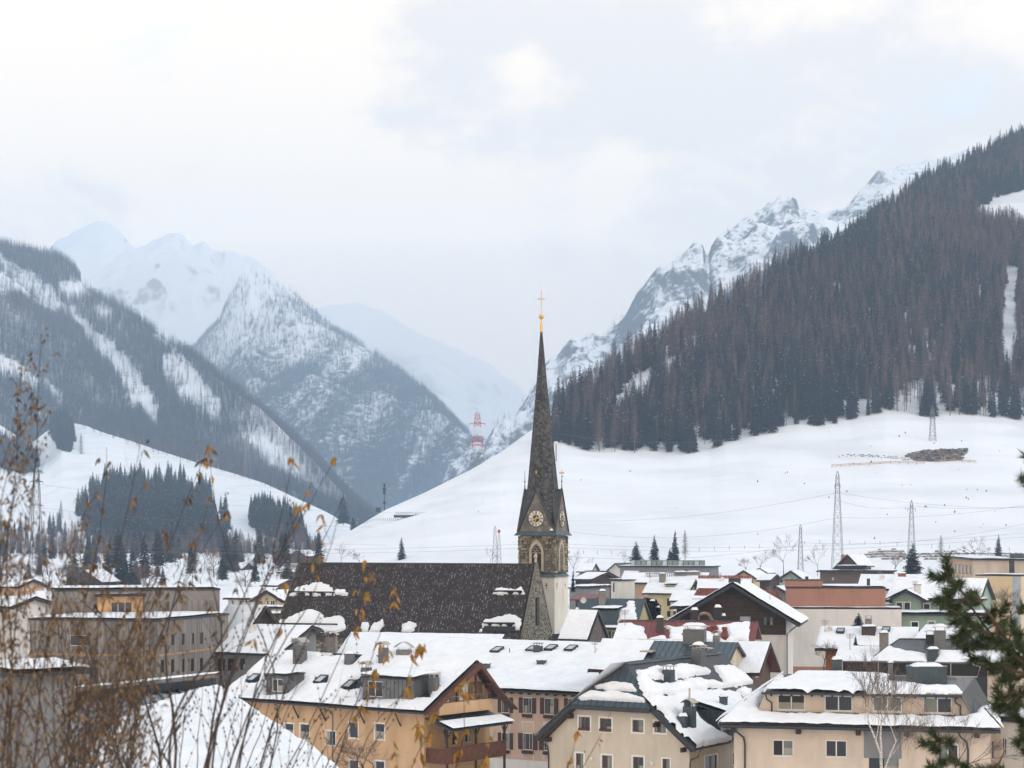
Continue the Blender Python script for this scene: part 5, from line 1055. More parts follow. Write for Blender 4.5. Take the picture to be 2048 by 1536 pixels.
b = MB(); b.ext([np.array(Fc(0, .0, EZc-.25)), np.array(H0)-[0, 0, .25], np.array(H0)-[0, 0, .6], np.array(Fc(.5, 0, EZc-.45))], np.array(Fc.vec(0, .7))); b.ext([np.array(Fc(Wc, .0, EZc-.25)), np.array(H1)-[0, 0, .25], np.array(H1)-[0, 0, .5], np.array(Fc(Wc-.4, 0, EZc-.42))], np.array(Fc.vec(0, .7))); b.build('soffit', WOODD, hc)
for x, z in ((1.2, 5.0), (3.6, 7.3), (12.6, 7.0), (15.4, 4.9)): b = MB(); b.box(Fc, x-.12, x+.12, -.05, .75, z-.35, z+.05); b.build('purlin_end', WOODD, hc)
b = MB(); b.box(Fc, Wc-.02, Wc+.16, 0, 6.9, EZc-.2, EZc-.02); b.build('gutter', GUT, hc)
b = MB(); b.tube([D, C], .16, 6); b.build('ridge_roll', METAL, hc)
b = MB(); b.tube([Fc(Wc+.08, 1.0, EZc-.15), Fc(Wc-.2, 1.0, EZc-.9), Fc(Wc-.8, .8, EZc-1.2), Fc(Wc-.8, .62, EZc-1.5), Fc(Wc-.8, .62, -8.5)], .07, 6); b.build('downpipe', GUT, hc); b = MB(); b.tube([Fc(0, .4, EZc-.3), Fc(.9, .6, EZc-.9), Fc(1.0, .62, EZc-1.5), Fc(1.0, .62, -8.5)], .07, 6); b.build('downpipe', GUT, hc)
for (a, c), w, d, h, m, cp_ in (((1337, 1364), .95, .8, 1.15, METAL, 'plate'), ((1397, 1333), 1.05, 1.0, 1.7, METALG, 'flat'), ((1379, 1460), .95, .85, 2.15, METAL, 'arch'), ((1366, 1458), .75, .7, 1.1, METAL, 'snow')): chimney(hc, Fc, hit(prR, a, c), w, d, h, m, cp_)
b = MB(); p = hit(prR, 1379, 1456)+np.array([0, 0, 2.3]); b.tube([p, p+np.array([0, 0, 1.3])], .09, 6); b.build('vent_pipe', METALL, hc)
b = MB(); b.box(Fc, 12.3, 15.6, 7.2, 12.4, 5.4, 7.75); dz_ = b.build('side_dormer', METAL, hc)
b = MB(); [b.box(Fc, x, x+.04, 7.15, 7.2, 5.4, 7.7) for x in np.arange(12.6, 15.6, .5)]; b.build('seam', METAL, dz_, kind='stuff')
A_, B_, C_, D_ = Fc(16.4, 6.8, 7.5), Fc(16.4, 13.2, 7.5), Fc(11.2, 13.2, 8.9), Fc(11.2, 6.8, 8.9); b = MB(); slab(b, [A_, B_, C_, D_], .15); b.build('dormer_roof', METALD, dz_); snow_on(dz_, A_, B_, C_, D_, .5, cell=.2, rag=.2)
for c in ((1377, 1424), (1447, 1416)): chimney(hc, Fc, np.array(hit((np.array(A_), np.cross(np.array(B_)-np.array(A_), np.array(D_)-np.array(A_))), *c)), .6, .55, 1.0, METAL, 'snow')
for px_, py_ in ((1183, 1517), (1304, 1526)):
    u, z = ff.at(px_, py_); b = MB(); b.ext([ff.w(u, z-.26, .01), ff.w(u+.24, z, .01), ff.w(u, z+.26, .01), ff.w(u-.24, z, .01)], np.array(Fc.vec(0, -1))*.07); b.build('diamond_plaque', OFFW, hc)
for r_ in (rs[0], rs[1]): b = MB(); ff.box(b, r_[0], r_[2], r_[1]-.02, r_[1]+.2, -.05, .2); b.build('flower_box', WOODR, hc)
# metal cross roof right behind the cream ridge
F, L = fr2(1280, 199, 1450, 196)
hX = house('metal_roofed_wing', 'wing with bare seamed metal roof just behind the cream house ridge', F, L, 12, [(0, 10.2), (6, 12.6), (12, 10.2)], zb=0, wallm=CREAM, roofm=METALD, panels=(METAL, .66), snow=0, ov=.5, og=.3, board=GUT)
chimney(hX['o'], F, F(4.4, 6, 12.4), 2.3, 1.2, 1.5, METALG, 'flat'); chimney(hX['o'], F, F(6.2, 2.2, 11.1), 1.6, .9, .7, METAL, 'flat'); b = MB(); b.box(F, -.6, .8, 2.0, 3.4, 11.6, 11.75); b.build('vent_hood', METALL, hX['o'])
# --- beige house with dormer storey, lower right
F, L = fr2(1437, 161.9, 2000, 156.9); W = 15.; S30 = .60
hN = thing('beige_house', 'beige house with wide dormer storey, hipped snow roof and white windows', 'house', F(L/2, W/2, 0))
fw_ = Face(F, (1.2, 1.1), (1, 0), (0, -1)); lw = L-1.9; ez = 7.9
WN = [((1545, 1479, 1587, 1513), 'white2'), ((1651, 1480, 1694, 1515), 'white2'), ((1738, 1484, 1797, 1560), 'dark'), ((1875, 1488, 1917, 1525), 'white2')]
rs = [fw_.rect(r_) for r_, _ in WN]; b = MB(); wall_face(b, fw_, lw, -9, [(0, ez-.1), (lw, ez-.1)], rs, .22)
wall_face(b, Face(F, (L-.7, 1.1), (0, 1), (1, 0)), W-2.2, -9, [(0, ez), (W, ez)], []); wall_face(b, Face(F, (1.2, 1.1), (0, 1), (-1, 0)), W-2.2, -9, [(0, ez), (W, ez)], []); wall_face(b, Face(F, (1.2, W-1.1), (1, 0), (0, 1)), lw, -9, [(0, ez), (lw, ez)], [])
b.build('wall', BEIGE, hN)
for r_, (_, st) in zip(rs, WN): window(hN, fw_, r_, st)
b = MB(); fw_.box(b, fw_.at(1728, 1500)[0], fw_.at(1803, 1500)[0], 5.2, ez-.3, .0, .06); b.build('grey_panel', GREYR, hN)
zr = 11.7; P0, P1, P2, P3 = F(0, 0, ez), F(L, 0, ez), F(L, W, ez), F(0, W, ez); RA, RB = F(5.2, 7.5, zr), F(19.6, 7.5, zr)
b = MB(); 
for q in ([P0, P1, RB, RA], [P1, P2, RB], [P2, P3, RA, RB], [P3, P0, RA]): slab(b, q, .2)
b.build('roof', METALD, hN)
for q in ([P1, P2, RB], [P0, P1, RB, RA]): metal_panels(hN, q, METALG, .6, .05)
# dormer storey
yd = 1.9; fd = Face(F, (0, yd), (1, 0), (0, -1)); ub0, zb_ = fd.at(1513, 1428); ub1, _ = fd.at(1952, 1428); ut0, zt_ = fd.at(1532, 1381); ut1, _ = fd.at(1922, 1384)
WU = [((1555, 1389, 1610, 1421), 'white2'), ((1649, 1391, 1705, 1423), 'white2'), ((1746, 1393, 1804, 1424), 'white2'), ((1846, 1395, 1904, 1427), 'white2')]
f2 = Face(F, (ub0, yd), (1, 0), (0, -1)); rs = [f2.rect(r_) for r_, _ in WU]; ld = ub1-ub0
b = MB(); wall_face(b, f2, ld, zb_-.5, [(0, zb_), (ut0-ub0, zt_), (ut1-ub0, zt_), (ld, zb_)], rs, .2); dn = b.build('dormer_wall', BEIGE, hN)
for r_, (_, st) in zip(rs, WU): window(hN, f2, r_, st)
zk = zt_+.95; DA, DB, DC, DD = F(ut0-.2, yd-.75, zt_-.05), F(ut1, yd-.75, zt_-.05), F(ut1+1.2, 8.4, zk), F(ut0+1.6, 8.4, zk)
b = MB(); slab(b, [DA, DB, DC, DD], .2); dr = b.build('dormer_roof', METALD, hN)
metal_panels(hN, [DA, DB, DC, DD], METALG, .62, .05)
pa_ = np.array(F(ub1+.15, yd-.1, zb_-.35)); ck = [pa_, pa_+np.array(DC)-np.array(DB), DC, DB]; b = MB(); slab(b, ck, .1, None); b.build('dormer_cheek', METALG, hN); metal_panels(hN, ck, METALG, .62, .05)
snow_on(dr, *[np.array(x)+[0, 0, .02] for x in (DA, DB, DC, DD)], t=.5, polys=[q3([(115, 560), (150, 520), (390, 435), (480, 430), (700, 435), (1000, 445), (1045, 460), (1020, 500), (1100, 520), (1250, 530), (1400, 540), (1540, 545), (1570, 580), (1300, 590), (100, 590)])], cell=.2, rag=.25)
snow_on(hN, P3, P0, RA, RA, .5, cell=.22, rag=.2)
snow_on(hN, *[np.array(x)+[0, 0, .03] for x in (P0, P1, RB, RA)], t=.55, polys=[q3([(-260, 900), (-200, 700), (90, 430), (250, 430), (240, 500), (120, 550), (50, 700), (80, 735), (300, 745), (900, 750), (1600, 772), (1700, 740), (1720, 700), (1950, 520), (2100, 600), (2050, 900)])], cell=.2, rag=.2)
snow_on(hN, P1, P2, RB, RB, .5, polys=[[(1950, 1428), (1965, 1415), (1972, 1395), (1990, 1375), (2012, 1362), (2060, 1340), (2060, 1480), (1940, 1480)]], cell=.2, rag=.2)
b = MB(); b.box(F, -.05, L+.05, -.16, -.0, ez-.26, ez-.06); b.build('gutter', GUT, hN); b = MB(); b.box(F, ut0-.3, ut1+.1, yd-.9, yd-.75, zt_-.25, zt_-.06); b.build('gutter', GUT, hN)
b = MB(); b.box(F, .3, L-.3, .05, 1.2, ez-.32, ez-.24); b.build('soffit', WOODD, hN)
for i in range(19): x = ut0+.4+i*(ut1-ut0-.8)/18; b = MB(); b.box(F, x, x+.14, yd-.62, yd, zt_-.42, zt_-.24); b.build('rafter_tail', WOODD, hN)
for x in (1.0, 6.5, 11.5, 15.5, 21.2): b = MB(); b.box(F, x, x+.42, .2, 1.1, ez-.75, ez-.32); b.build('bracket', WOODD, hN)
for x in (1.35, 19.9): b = MB(); b.tube([F(x, .0, ez-.3), F(x+.2, .3, ez-.7), F(x+.7, .95, ez-1.2), F(x+.8, 1.0, ez-1.8), F(x+.8, 1.0, -8.5)], .08, 6); b.build('downpipe', GUT, hN)
for u in (ut0+.05, ut1-.5): b = MB(); b.tube([F(u, yd-.8, zt_-.3), F(u+.05, yd-.5, zt_-.7), F(u+.45, yd-.12, zt_-1.0), F(u+.45, yd-.1, zb_+.1)], .07, 6); b.build('downpipe', GUT, hN)
u, y_, z_ = F.inv(hit((np.array(DA), np.cross(np.array(DB)-np.array(DA), np.array(DD)-np.array(DA))), 1853, 1368)); b = MB(); b.box(F, u-1.7, u+1.7, y_, y_+2.0, z_-.3, z_+1.45); bx = b.build('roof_box', METAL, hN)
b = MB(); [b.box(F, u-1.7+k*.56, u-1.66+k*.56, y_-.04, y_, z_, z_+1.42) for k in range(1, 6)]; [b.box(F, u+1.7, u+1.74, y_+k*.5, y_+k*.5+.04, z_, z_+1.42) for k in range(1, 4)]; b.box(F, u-1.75, u+1.75, y_-.05, y_+2.05, z_+1.4, z_+1.5); b.build('seam', METAL, bx, kind='stuff'); lump(bx, F(u, y_+1, z_+1.5), 1.4, .9, .3)
for c in ((1674, 1345), (1781, 1352)): chimney(hN, F, hit((np.array(DA), np.cross(np.array(DB)-np.array(DA), np.array(DD)-np.array(DA))), *c), .85 if c[0] < 1700 else .4, .7, 1.1, METAL if c[0] < 1700 else STEEL, 'snow')
# grey gabled neighbour at the right edge
F, L = fr2(1962, 171, 2080, 167); fN = Face(F, (0, 0), (1, 0), (0, -1))
hq = thing('annex_block', 'beige and white rendered block with narrow windows at the lower right edge', 'house', F(L/2, 5, 0)); b = MB(); WQ = [((1977, 1480, 1988, 1518), 'white2'), ((2004, 1476, 2013, 1512), 'white2'), ((2029, 1467, 2038, 1507), 'white2')]
rs = [fN.rect(r_) for r_, _ in WQ]; wall_face(b, fN, L, -9, [(0, 7.4), (L, 7.4)], rs); b.box(F, 0, L, .3, 8, -9, 7.4); b.build('wall', BEIGE, hq)
b = MB(); u = fN.at(2002, 1400)[0]; wall_face(b, Face(F, (u, -.05), (1, 0), (0, -1)), 2.2, -1, [(0, 7.3), (2.2, 7.3)], [(r_[0]-u, r_[1], r_[2]-u, r_[3]) for r_ in rs[1:2]]); b.build('white_panel', OFFW, hq)
for r_, (_, st) in zip(rs, WQ): window(hq, fN, r_, st)
b = MB(); b.box(F, -.2, L+.2, -.4, 8.2, 7.4, 7.6); b.build('roof', METALD, hq); snow_on(hq, F(-.2, -.4, 7.6), F(L, -.4, 7.6), F(L, 8, 7.6), F(-.2, 8, 7.6), .45, cell=.3)
# ================================================================ the town behind
def flat(name, label, a, da, b_, db, pyt, W, wallm, wins=(), over=.3, snow=.3, zb=None, roofm=GUT, cat='house', th=.25, rwins=(), lod=1, group=None, zt=None):
    F, L = fr2(a, da, b_, db); zt = zt or zz(pyt, (da+db)/2); zb = (min(gz_at(0, da)-1, zt-3)) if zb is None else zb; zb = -9 if zb == -1 else zb; h = thing(name, label, cat, F(L/2, W/2, zb), group)
    ff = Face(F, (0, 0), (1, 0), (0, -1)); fr_ = Face(F, (L, 0), (0, 1), (1, 0)); m = MB(); rs = [ff.rect(w[0]) for w in wins]; r2 = [fr_.rect(w[0]) for w in rwins]; t = zt-th
    wall_face(m, ff, L, zb, [(0, t), (L, t)], rs); wall_face(m, fr_, W, zb, [(0, t), (W, t)], r2); wall_face(m, Face(F, (0, 0), (0, 1), (-1, 0)), W, zb, [(0, t), (W, t)], []); wall_face(m, Face(F, (0, W), (1, 0), (0, 1)), L, zb, [(0, t), (L, t)], [])
    m.build('wall', wallm, h)
    for r_, w in zip(rs, wins): window(h, ff, r_, w[1], w[2] if len(w) > 2 else None, lod)
    for r_, w in zip(r2, rwins): window(h, fr_, r_, w[1], w[2] if len(w) > 2 else None, lod)
    m = MB(); m.box(F, -over, L+over, -over, W+over, t, zt); ro = m.build('roof', roofm, h)
    if snow: snow_on(ro, F(-over, -over, zt), F(L+over, -over, zt), F(L+over, W+over, zt), F(-over, W+over, zt), snow, cell=.5 if da > 300 else .3)
    return dict(o=h, F=F, L=L, ff=ff, fr=fr_, zt=zt, zb=zb, W=W)
# timber clad building, left
b0 = flat('timber_clad_building', 'weathered grey timber clad block with stepped snowy flat roofs behind the bushes', 60, 240, 310, 235, 1238, 21, mat('inner_wall', (.2, .19, .18), .9), over=.15, snow=.25, zb=-1,
     rwins=[((x, y0-k*.9, x+6.5, y1-k*.9), 'dark') for k, x in enumerate((322, 342, 363, 382, 400)) for y0, y1 in ((1269, 1291), (1320, 1345), (1368, 1392))], wins=[((180, 1319, 196, 1365), 'dark'), ((140, 1270, 174, 1292), 'small')], cat='building')
F, L, o = b0['F'], b0['L'], b0['o']; BO = mat('weathered_boards', (.165, .155, .15), .9, .2, .5, island=.16, island_col=(.215, .20, .185), col2=(.36, .26, .18), c2s=.13, c2t=(.60, .72), stretch=(1, 1, .35))
def boards(parent, fc, L, z0, z1, skips, w=.17, m=BO, out=.0):
    g = MB(); u = 0; r = random.Random(int(L*10))
    while u < L-.01:
        e = min(u+w*r.uniform(.7, 1.3), L); z = z0
        for s_ in sorted([s for s in skips if s[0] < e and s[2] > u], key=lambda s: s[1])+[(0, z1, 0, z1)]:
            if s_[1] > z+.02: fc.box(g, u+.008, e-.008, z, s_[1], out+.0, out+.03+r.random()*.02)
            z = max(z, s_[3])
        u = e
    g.build('board_cladding', m, parent, kind='stuff')
fr_ = b0['fr']; sk = [fr_.rect((x, y0-k*.9, x+6.5, y1-k*.9)) for k, x in enumerate((322, 342, 363, 382, 400)) for y0, y1 in ((1269, 1291), (1320, 1345), (1368, 1392))]
boards(o, fr_, 21, 0, b0['zt']-.3, sk); boards(o, b0['ff'], L, 0, b0['zt']-.3, [b0['ff'].rect((180, 1319, 196, 1365)), b0['ff'].rect((140, 1270, 174, 1292))])
for zz_ in (b0['zt']-4.6, b0['zt']-8.2): m = MB(); b0['ff'].box(m, 0, L, zz_, zz_+.25, .05, .09); fr_.box(m, 0, 21, zz_, zz_+.25, .05, .09); m.build('floor_band', mat('fresh_larch_board', (.36, .23, .13), .8, .25, 1), o)
u_ = flat('timber_upper_storey', 'set-back timber upper storey with a lit ochre porch on the clad block', 111, 252, 439, 258, 1178, 12, mat('inner_wall', (.2, .19, .18)), over=.12, snow=.3, zb=b0['zt']-.5, cat='storey', wins=[((222, 1204, 264, 1236), dict(fr=WHITE, mul=2, bar=0))])
uf = u_['ff']; r_ = uf.rect((222, 1204, 264, 1236)); boards(u_['o'], uf, u_['L'], b0['zt']-.4, u_['zt']-1.6, [uf.rect((195, 1180, 285, 1239))]); boards(u_['o'], Face(u_['F'], (u_['L'], 0), (0, 1), (1, 0)), 12, b0['zt']-.4, u_['zt']-.3, [])
m = MB(); q = uf.rect((195, 1193, 285, 1239)); uf.box(m, q[0], r_[0], q[1], q[3], .0, .12); uf.box(m, r_[2], q[2], q[1], q[3], 0, .12); uf.box(m, r_[0], r_[2], r_[3], q[3], 0, .12); m.build('porch_lining', mat('new_larch_boards', (.55, .34, .17), .7, .2, 1), u_['o'])
m = MB(); uf.box(m, q[0]-.4, q[2]+.4, q[3], q[3]+.2, -.3, 1.0); po = m.build('porch_roof', METALD, u_['o']); snow_on(po, uf.w(q[0]-.4, q[3]+.2, 1.0), uf.w(q[2]+.4, q[3]+.2, 1.0), uf.w(q[2]+.4, q[3]+.2, -.3), uf.w(q[0]-.4, q[3]+.2, -.3), .3, cell=.25)
# snowy lean-to in front of the nave, annex at its left
F, L = fr2(650, 268, 968, 262)
hA = house('parish_roof', 'low building whose long snowy roof hides the foot of the nave wall', F, L, 14, [(0, zz(1345, 266)), (11, zz(1268, 277)), (14, zz(1275, 280))], wallm=OFFW, cell=.25, snow=[.4, .3], board=GUT)
for c, w in (((808, 1312), 2.1), ((640, 1309), 1.5)): chimney(hA['o'], F, hit(hA['planes'][0], c[0], c[1]) if c[0] > 650 else F(-.5, 4, 8.5), w, .9, .9, BRICKC, 'arch')
F, L = fr2(411, 252, 560, 247)
hC = house('annex_house', 'low grey house with smooth snow roof and red window stars, left of the church', F, L, 11, [(0, zz(1307, 250)), (8, zz(1251, 258)), (11, zz(1258, 262))], wallm=GREYR, cell=.28, snow=[.35, .3], wins=[('lo', (434, 1317, 450, 1342), 'dark'), ('lo', (455, 1317, 470, 1342), 'dark'), ('lo', (480, 1317, 490, 1340), 'dark')], board=GUT)
STAR = mat('red_paper_star', (.45, .04, .03), .6)
for px_, py_ in ((449, 1338), (462, 1328), (471, 1327), (455, 1330)):
    f_ = hC['FC']['lo']; u, z = f_.at(px_, py_); s = MB(); s.ext([f_.w(u+(.16 if i % 2 == 0 else .07)*sin(i*pi/5), z+(.16 if i % 2 == 0 else .07)*cos(i*pi/5), -.06) for i in range(10)], np.array(F.vec(0, -1))*.03); s.build('window_star', STAR, hC['o'])
F, L = fr2(405, 262, 478, 256); house('small_gabled_house', 'small gabled house with weathered brown gable between the clad block and the annex', F, L, 9, gable_prof(9, zz(1290, 258), zz(1212, 262)), wallm=WOODD, cell=.3, snow=.35)
# red roofed house, timber gable behind the cream ridge
F, L = fr2(1226, 236, 1507, 232); zE, zR = zz(1283, 234), zz(1244, 238)
hR = house('red_roofed_house', 'house with red sheet roof showing through melting snow patches', F, L, 9.5, [(0, zE), (4.75, zR), (9.5, zE)], wallm=WOODD, roofm=REDM, board=REDM, panels=(REDM, .6), cell=.17, snow=[.35, .3], gutter=False,
     polys=[q2([(850, 312), (882, 182), (1000, 185), (1040, 205), (1090, 212), (1100, 260), (1120, 300), (1180, 285), (1250, 275), (1255, 305), (1300, 300), (1262, 230), (1255, 205), (1320, 212), (1400, 200), (1560, 205), (1700, 190), (1800, 178), (1895, 172), (1885, 315)])],
     holes=[q2([(1375, 262), (1400, 232), (1440, 218), (1490, 235), (1505, 262), (1470, 290), (1400, 290)]), q2([(1555, 235), (1590, 210), (1650, 225), (1665, 250), (1610, 262)]), q2([(1665, 280), (1690, 215), (1720, 212), (1740, 270), (1715, 305), (1680, 302)]), q2([(1105, 205), (1190, 195), (1250, 205), (1290, 240), (1290, 300), (1240, 260), (1200, 285), (1130, 295)])])
o = hR['o']; p = hR['planes'][0]; chimney(o, F, hit(p, 1320, 1262), .85, .8, 1.6, mat('brown_chimney', (.07, .055, .05), .8), 'snow', down=1)
for c in ((1381, 1272), (1424, 1263)):
    q = np.array(hit(p, *c)); l = F.inv(q); m = MB(); m.add([F(l[0]-.9, l[1], l[2]), F(l[0]+.9, l[1], l[2]), F(l[0]+.55, l[1], l[2]+.7), F(l[0]-.55, l[1], l[2]+.7), F(l[0]-.55, l[1]+1.4, l[2]+.75), F(l[0]+.55, l[1]+1.4, l[2]+.75)], [(0, 1, 2, 3), (3, 2, 5, 4), (1, 5, 2), (0, 3, 4)]); m.build('roof_vent', REDM, o)
q = np.array(hit(p, 1449, 1275)); m = MB(); m.tube([q, q+[0, 0, .9], q+[0, 0, 1.0], q+[0, 0, 1.3]], [.25, .2, .4, .3], 8); m.build('roof_vent', REDM, o)
F, L = fr2(1176, 208, 1520, 202); hT = house('brown_gabled_house', 'house with thick snow roof and brown timber gable end, right of the cream ridge', F, L, 12, [(0, zz(1345, 205)), (6, zz(1284, 211)), (12, zz(1345, 211))], wallm=mat('aged_boards', (.12, .085, .065), .85, .25, 2), roofm=REDM, cell=.25, snow=.45, ov=.8, og=1.0, board=mat('brown_verge', (.09, .055, .045), .8, .2),
     wins=[('p1', (1511, 1322, 1522, 1352), 'plain', GLASSB)])
chimney(hT['o'], F, hit(hT['planes'][0], 1433, 1296), .7, .7, 1.35, BRICKC, 'arch'); m = MB(); [m.box(F, x, x+.2, .4, 8, 0, .1) for x in (1,)]
# dark chalet
F, L = fr2(1332, 267, 1598, 263); hD = house('dark_timber_chalet', 'large chalet with dark brown timber gable over white ground walls', F, 16, L, gable_prof(L, zz(1247, 265), zz(1168, 265)), axis='x', wallm=OFFW) if 0 else None
hD = house('dark_timber_chalet', 'large chalet with dark brown timber gable over white walls', F, L, 17, gable_prof(L, zz(1248, 265), zz(1168, 265)), axis='y', wallm=OFFW, gablem=WOODD, gz=zz(1269, 265), zb=-1, ov=1.9, og=1.6, cell=.3, snow=.5, th=.3, board=GUT,
     wins=[('p0', (1480, 1233, 1501, 1245), 'small', GLASSB), ('p0', (1527, 1234, 1546, 1251), dict(fr=GUT, mul=2))])
g = MB(); gf_ = Face(F, (1.9, 1.6), (1, 0), (0, -1)); wq = L-3.8; z = zz(1269, 265); zmx = zz(1168, 265)
while z < zmx:
    s_ = (z-zz(1248, 265)+.5)/(zmx-zz(1248, 265))*(L/2)-1.9; a = max(0, s_+.3); b_ = wq-a
    rects = [gf_.rect((1480, 1233, 1501, 1245)), gf_.rect((1527, 1234, 1546, 1251))]
    cur = a
    for r_ in [r_ for r_ in rects if r_[1] < z+.2 and r_[3] > z]+[(b_, 0, b_, 0)]:
        if r_[0] > cur: gf_.box(g, cur, r_[0], z, z+.2, .062, .09)
        cur = max(cur, r_[2])
    z += .225
g.build('horizontal_boards', WOODD, hD['o'], kind='stuff')
m = MB(); m.box(F, L/2-.8, L/2+.8, 3, 4.2, zmx-.8, zmx+.75); m.build('chimney', GUT, hD['o'])
m = MB(); m.tube([F(L-.3, 1.0, zz(1250, 265)), F(L-1.2, 1.4, zz(1256, 265)-.3), F(L-1.75, 1.5, zz(1262, 265)-.4), F(L-1.75, 1.5, -3)], .09, 6); m.build('downpipe', GUT, hD['o'])
F, L = fr2(1340, 282, 1420, 279); pxhouse('timber_neighbour', 'small dark timber house under thick snow tucked behind the chalet at its left', 1340, 284, 1405, 282, 1216, 1204, 10, WOODD, snow=.6, cell=.4, lod=1)
for c, h_, kind_ in (((1389, 1245), 3.0, 'snow'), ((1436, 1240), 3.6, 'snow'), ((1447, 1238), 1.6, 'snow')):
    p_ = P(c[0], c[1], 246); t_ = thing('flue_stack', {1389: 'dark flue stack with little snowy roof in front of the chalet', 1436: 'tallest dark flue stack in front of the chalet gable', 1447: 'short capped flue beside the tallest flue stack'}[c[0]], 'chimney', (p_[0], p_[1], 0)); m = MB(); FI = Fr(p_[0], p_[1], 0); w_ = .42 if c[0] != 1447 else .25
    zt = zz({1389: 1221, 1436: 1216, 1447: 1233}[c[0]], 246); m.box(FI, -w_, w_, -w_, w_, 0, zt); m.build('shaft', BLACK, t_); m = MB(); m.box(FI, -w_*1.3, w_*1.3, -w_*1.3, w_*1.3, zt, zt+.1); m.build('cap', GUT, t_); lump(t_, (p_[0], p_[1], zt+.1), w_*1.1, w_*1.1, .35)
m = MB(); c0 = P(1412, 1240, 247); m.tube([c0+np.array(0) if 0 else tuple(np.array(c0)+np.array([.9*cos(a)-.2, 0, .9*sin(a)])) for a in np.linspace(pi, .15, 8)]+[tuple(np.array(c0)+[1.9, 0, -1.3])], .22, 6)
ao = m.build('wicker_arch', mat('willow_rods', (.28, .22, .17), .9, .3, 4), None, (c0[0], c0[1], 0), label='curved pale willow arch standing in front of the chalet gable', cat='arch')
# white and terracotta block
hF = flat('white_block', 'large white windowless block with a terracotta upper part and snowy flat roof', 1583, 297, 1803, 295, 1217, 18, OFFW, over=.0, snow=.3, th=.1)
f2 = flat('terracotta_storey', 'terracotta box storey standing back on the white block', 1573, 299, 1771, 297, 1174, 12, TERRA, over=.05, snow=.25, zb=hF['zt']-2, cat='storey')
m = MB(); F = f2['F']; m.box(F, -.2, 5.6, -.02, 6, f2['zt']-.2, f2['zt']+1.0); m.build('raised_parapet', TERRA, f2['o']); m = MB(); m.box(F, -.3, 5.7, -.1, 6.1, f2['zt']+1.0, f2['zt']+1.12); m.build('parapet_cap', GUT, f2['o'])
for x, h_ in ((12.8, 1.3), (3.2, 1.6)): m = MB(); m.tube([F(x, 2, f2['zt']), F(x, 2, f2['zt']+h_)], .28, 6); m.build('vent_pipe', GUT, f2['o'])
m = MB(); m.box(hF['F'], 0, hF['L'], -.04, 0, zz(1400, 296), zz(1334, 296)); m.build('plinth', TERRA, hF['o'])
# sage green house
hG = pxhouse('sage_green_house', 'sage green house with brown framed windows and snowy double gables', 1772, 302, 1851, 300, 1202, 1182, 14, GREENR, axis='y', ov=.9, og=.9, cell=.35, snow=.5, lod=1, board=GUT,
    wins=[('p0', (1793, 1205, 1804, 1221), 'redw'), ('p0', (1809, 1205, 1820, 1221), 'redw')])
hG2 = flat('green_house_wing', 'sage green wing with snowy canopy to the right of the double gable', 1800, 304, 1960, 300, 1200, 8, GREENR, over=.5, snow=.4, wins=[((1848, 1208, 1859, 1221), 'redw'), ((1878, 1208, 1889, 1221), 'redw'), ((1912, 1208, 1923, 1221), 'redw')])
hG3 = flat('green_house_canopy', 'lower green storey with long snow covered canopy roof', 1803, 296, 1960, 293, 1228, 7, GREENR, over=.8, snow=.5, wins=[((1823, 1244, 1836, 1262), 'redw'), ((1857, 1243, 1869, 1253), 'redw')])
pxhouse('green_house_roof', 'broad snow roof rising behind the sage green house', 1770, 312, 1960, 306, 1203, 1158, 16, GREENR, ov=.8, og=.5, cell=.45, snow=.55, lod=1)
# orange timber house with thick snow, lower metal roof with collectors
hO = pxhouse('orange_timber_house', 'orange boarded house under a thick rounded snow roof with two snowed-in roof windows', 1630, 242, 1830, 238, 1301, 1259, 9.5, WOODO, ov=.8, og=1.2, snow=[.85, .5], cell=.25, board=WOODO)
o = hO['o']; p = hO['planes'][0]; F = hO['F']
for c in ((1682, 1272), (1773, 1269)): skylight(o, p, F.vec(1, 0), *c, w=1.0, h=1.0, lift=.9)
chimney(o, F, hit(p, 1738, 1277), 1.7, 1.3, 1.5, mat('brown_chimney', (.07, .055, .05), .8), 'snow'); chimney(o, F, np.array(hit(p, 1738, 1277))+[0, .3, 1.4], .8, .8, 1.1, BRICKC, 'flat')
hP = pxhouse('white_snow_roofed_annex', 'low annex with smooth snow roof and tall grey chimney beside the orange timber house', 1668, 219, 1775, 217, 1326, 1296, 8, WOODO, ov=.4, og=.4, snow=.45, cell=.25); chimney(hP['o'], hP['F'], hit(hP['planes'][0], 1768, 1310), .95, .9, 2.5, BRICKC, 'snow')
F, L = fr2(1740, 205, 2075, 201); hM = house('metal_roofed_house', 'house with seamed grey metal roof, two snow fields and a big square chimney', F, L, 9, [(0, zz(1328, 203)), (4.5, zz(1281, 207.5)), (9, zz(1328, 203))], wallm=BEIGE, roofm=METALD, panels=(METALG, .95), board=METALG, cell=.2, hipl=3.0, snow=[.5, .3, 0],
    polys=None, holes=[[(1770, 1270), (1845, 1276), (1935, 1270), (2100, 1270), (2100, 1300), (1960, 1306), (1880, 1304), (1872, 1330), (1850, 1332), (1852, 1312), (1810, 1305), (1790, 1300), (1776, 1292), (1760, 1300)]])
o = hM['o']; p = hM['planes'][0]; chimney(o, F, hit(p, 1880, 1298), 1.25, 1.1, 2.0, mat('zinc_chimney', (.13, .13, .135), .6, .15), 'flat'); chimney(o, F, hit(p, 1866, 1316), 1.1, .9, .9, METAL, 'snow'); chimney(o, F, hit(p, 1860, 1284), .9, .9, .8, METALD, 'flat')
F, L = fr2(1685, 192, 1975, 189); so_ = thing('collector_wall', 'long dark glazed collector band with pale pipes above the beige roof', 'solar collector', F(L/2, 0, 0)); z0_, z1_ = zz(1352, 190), zz(1326, 190)
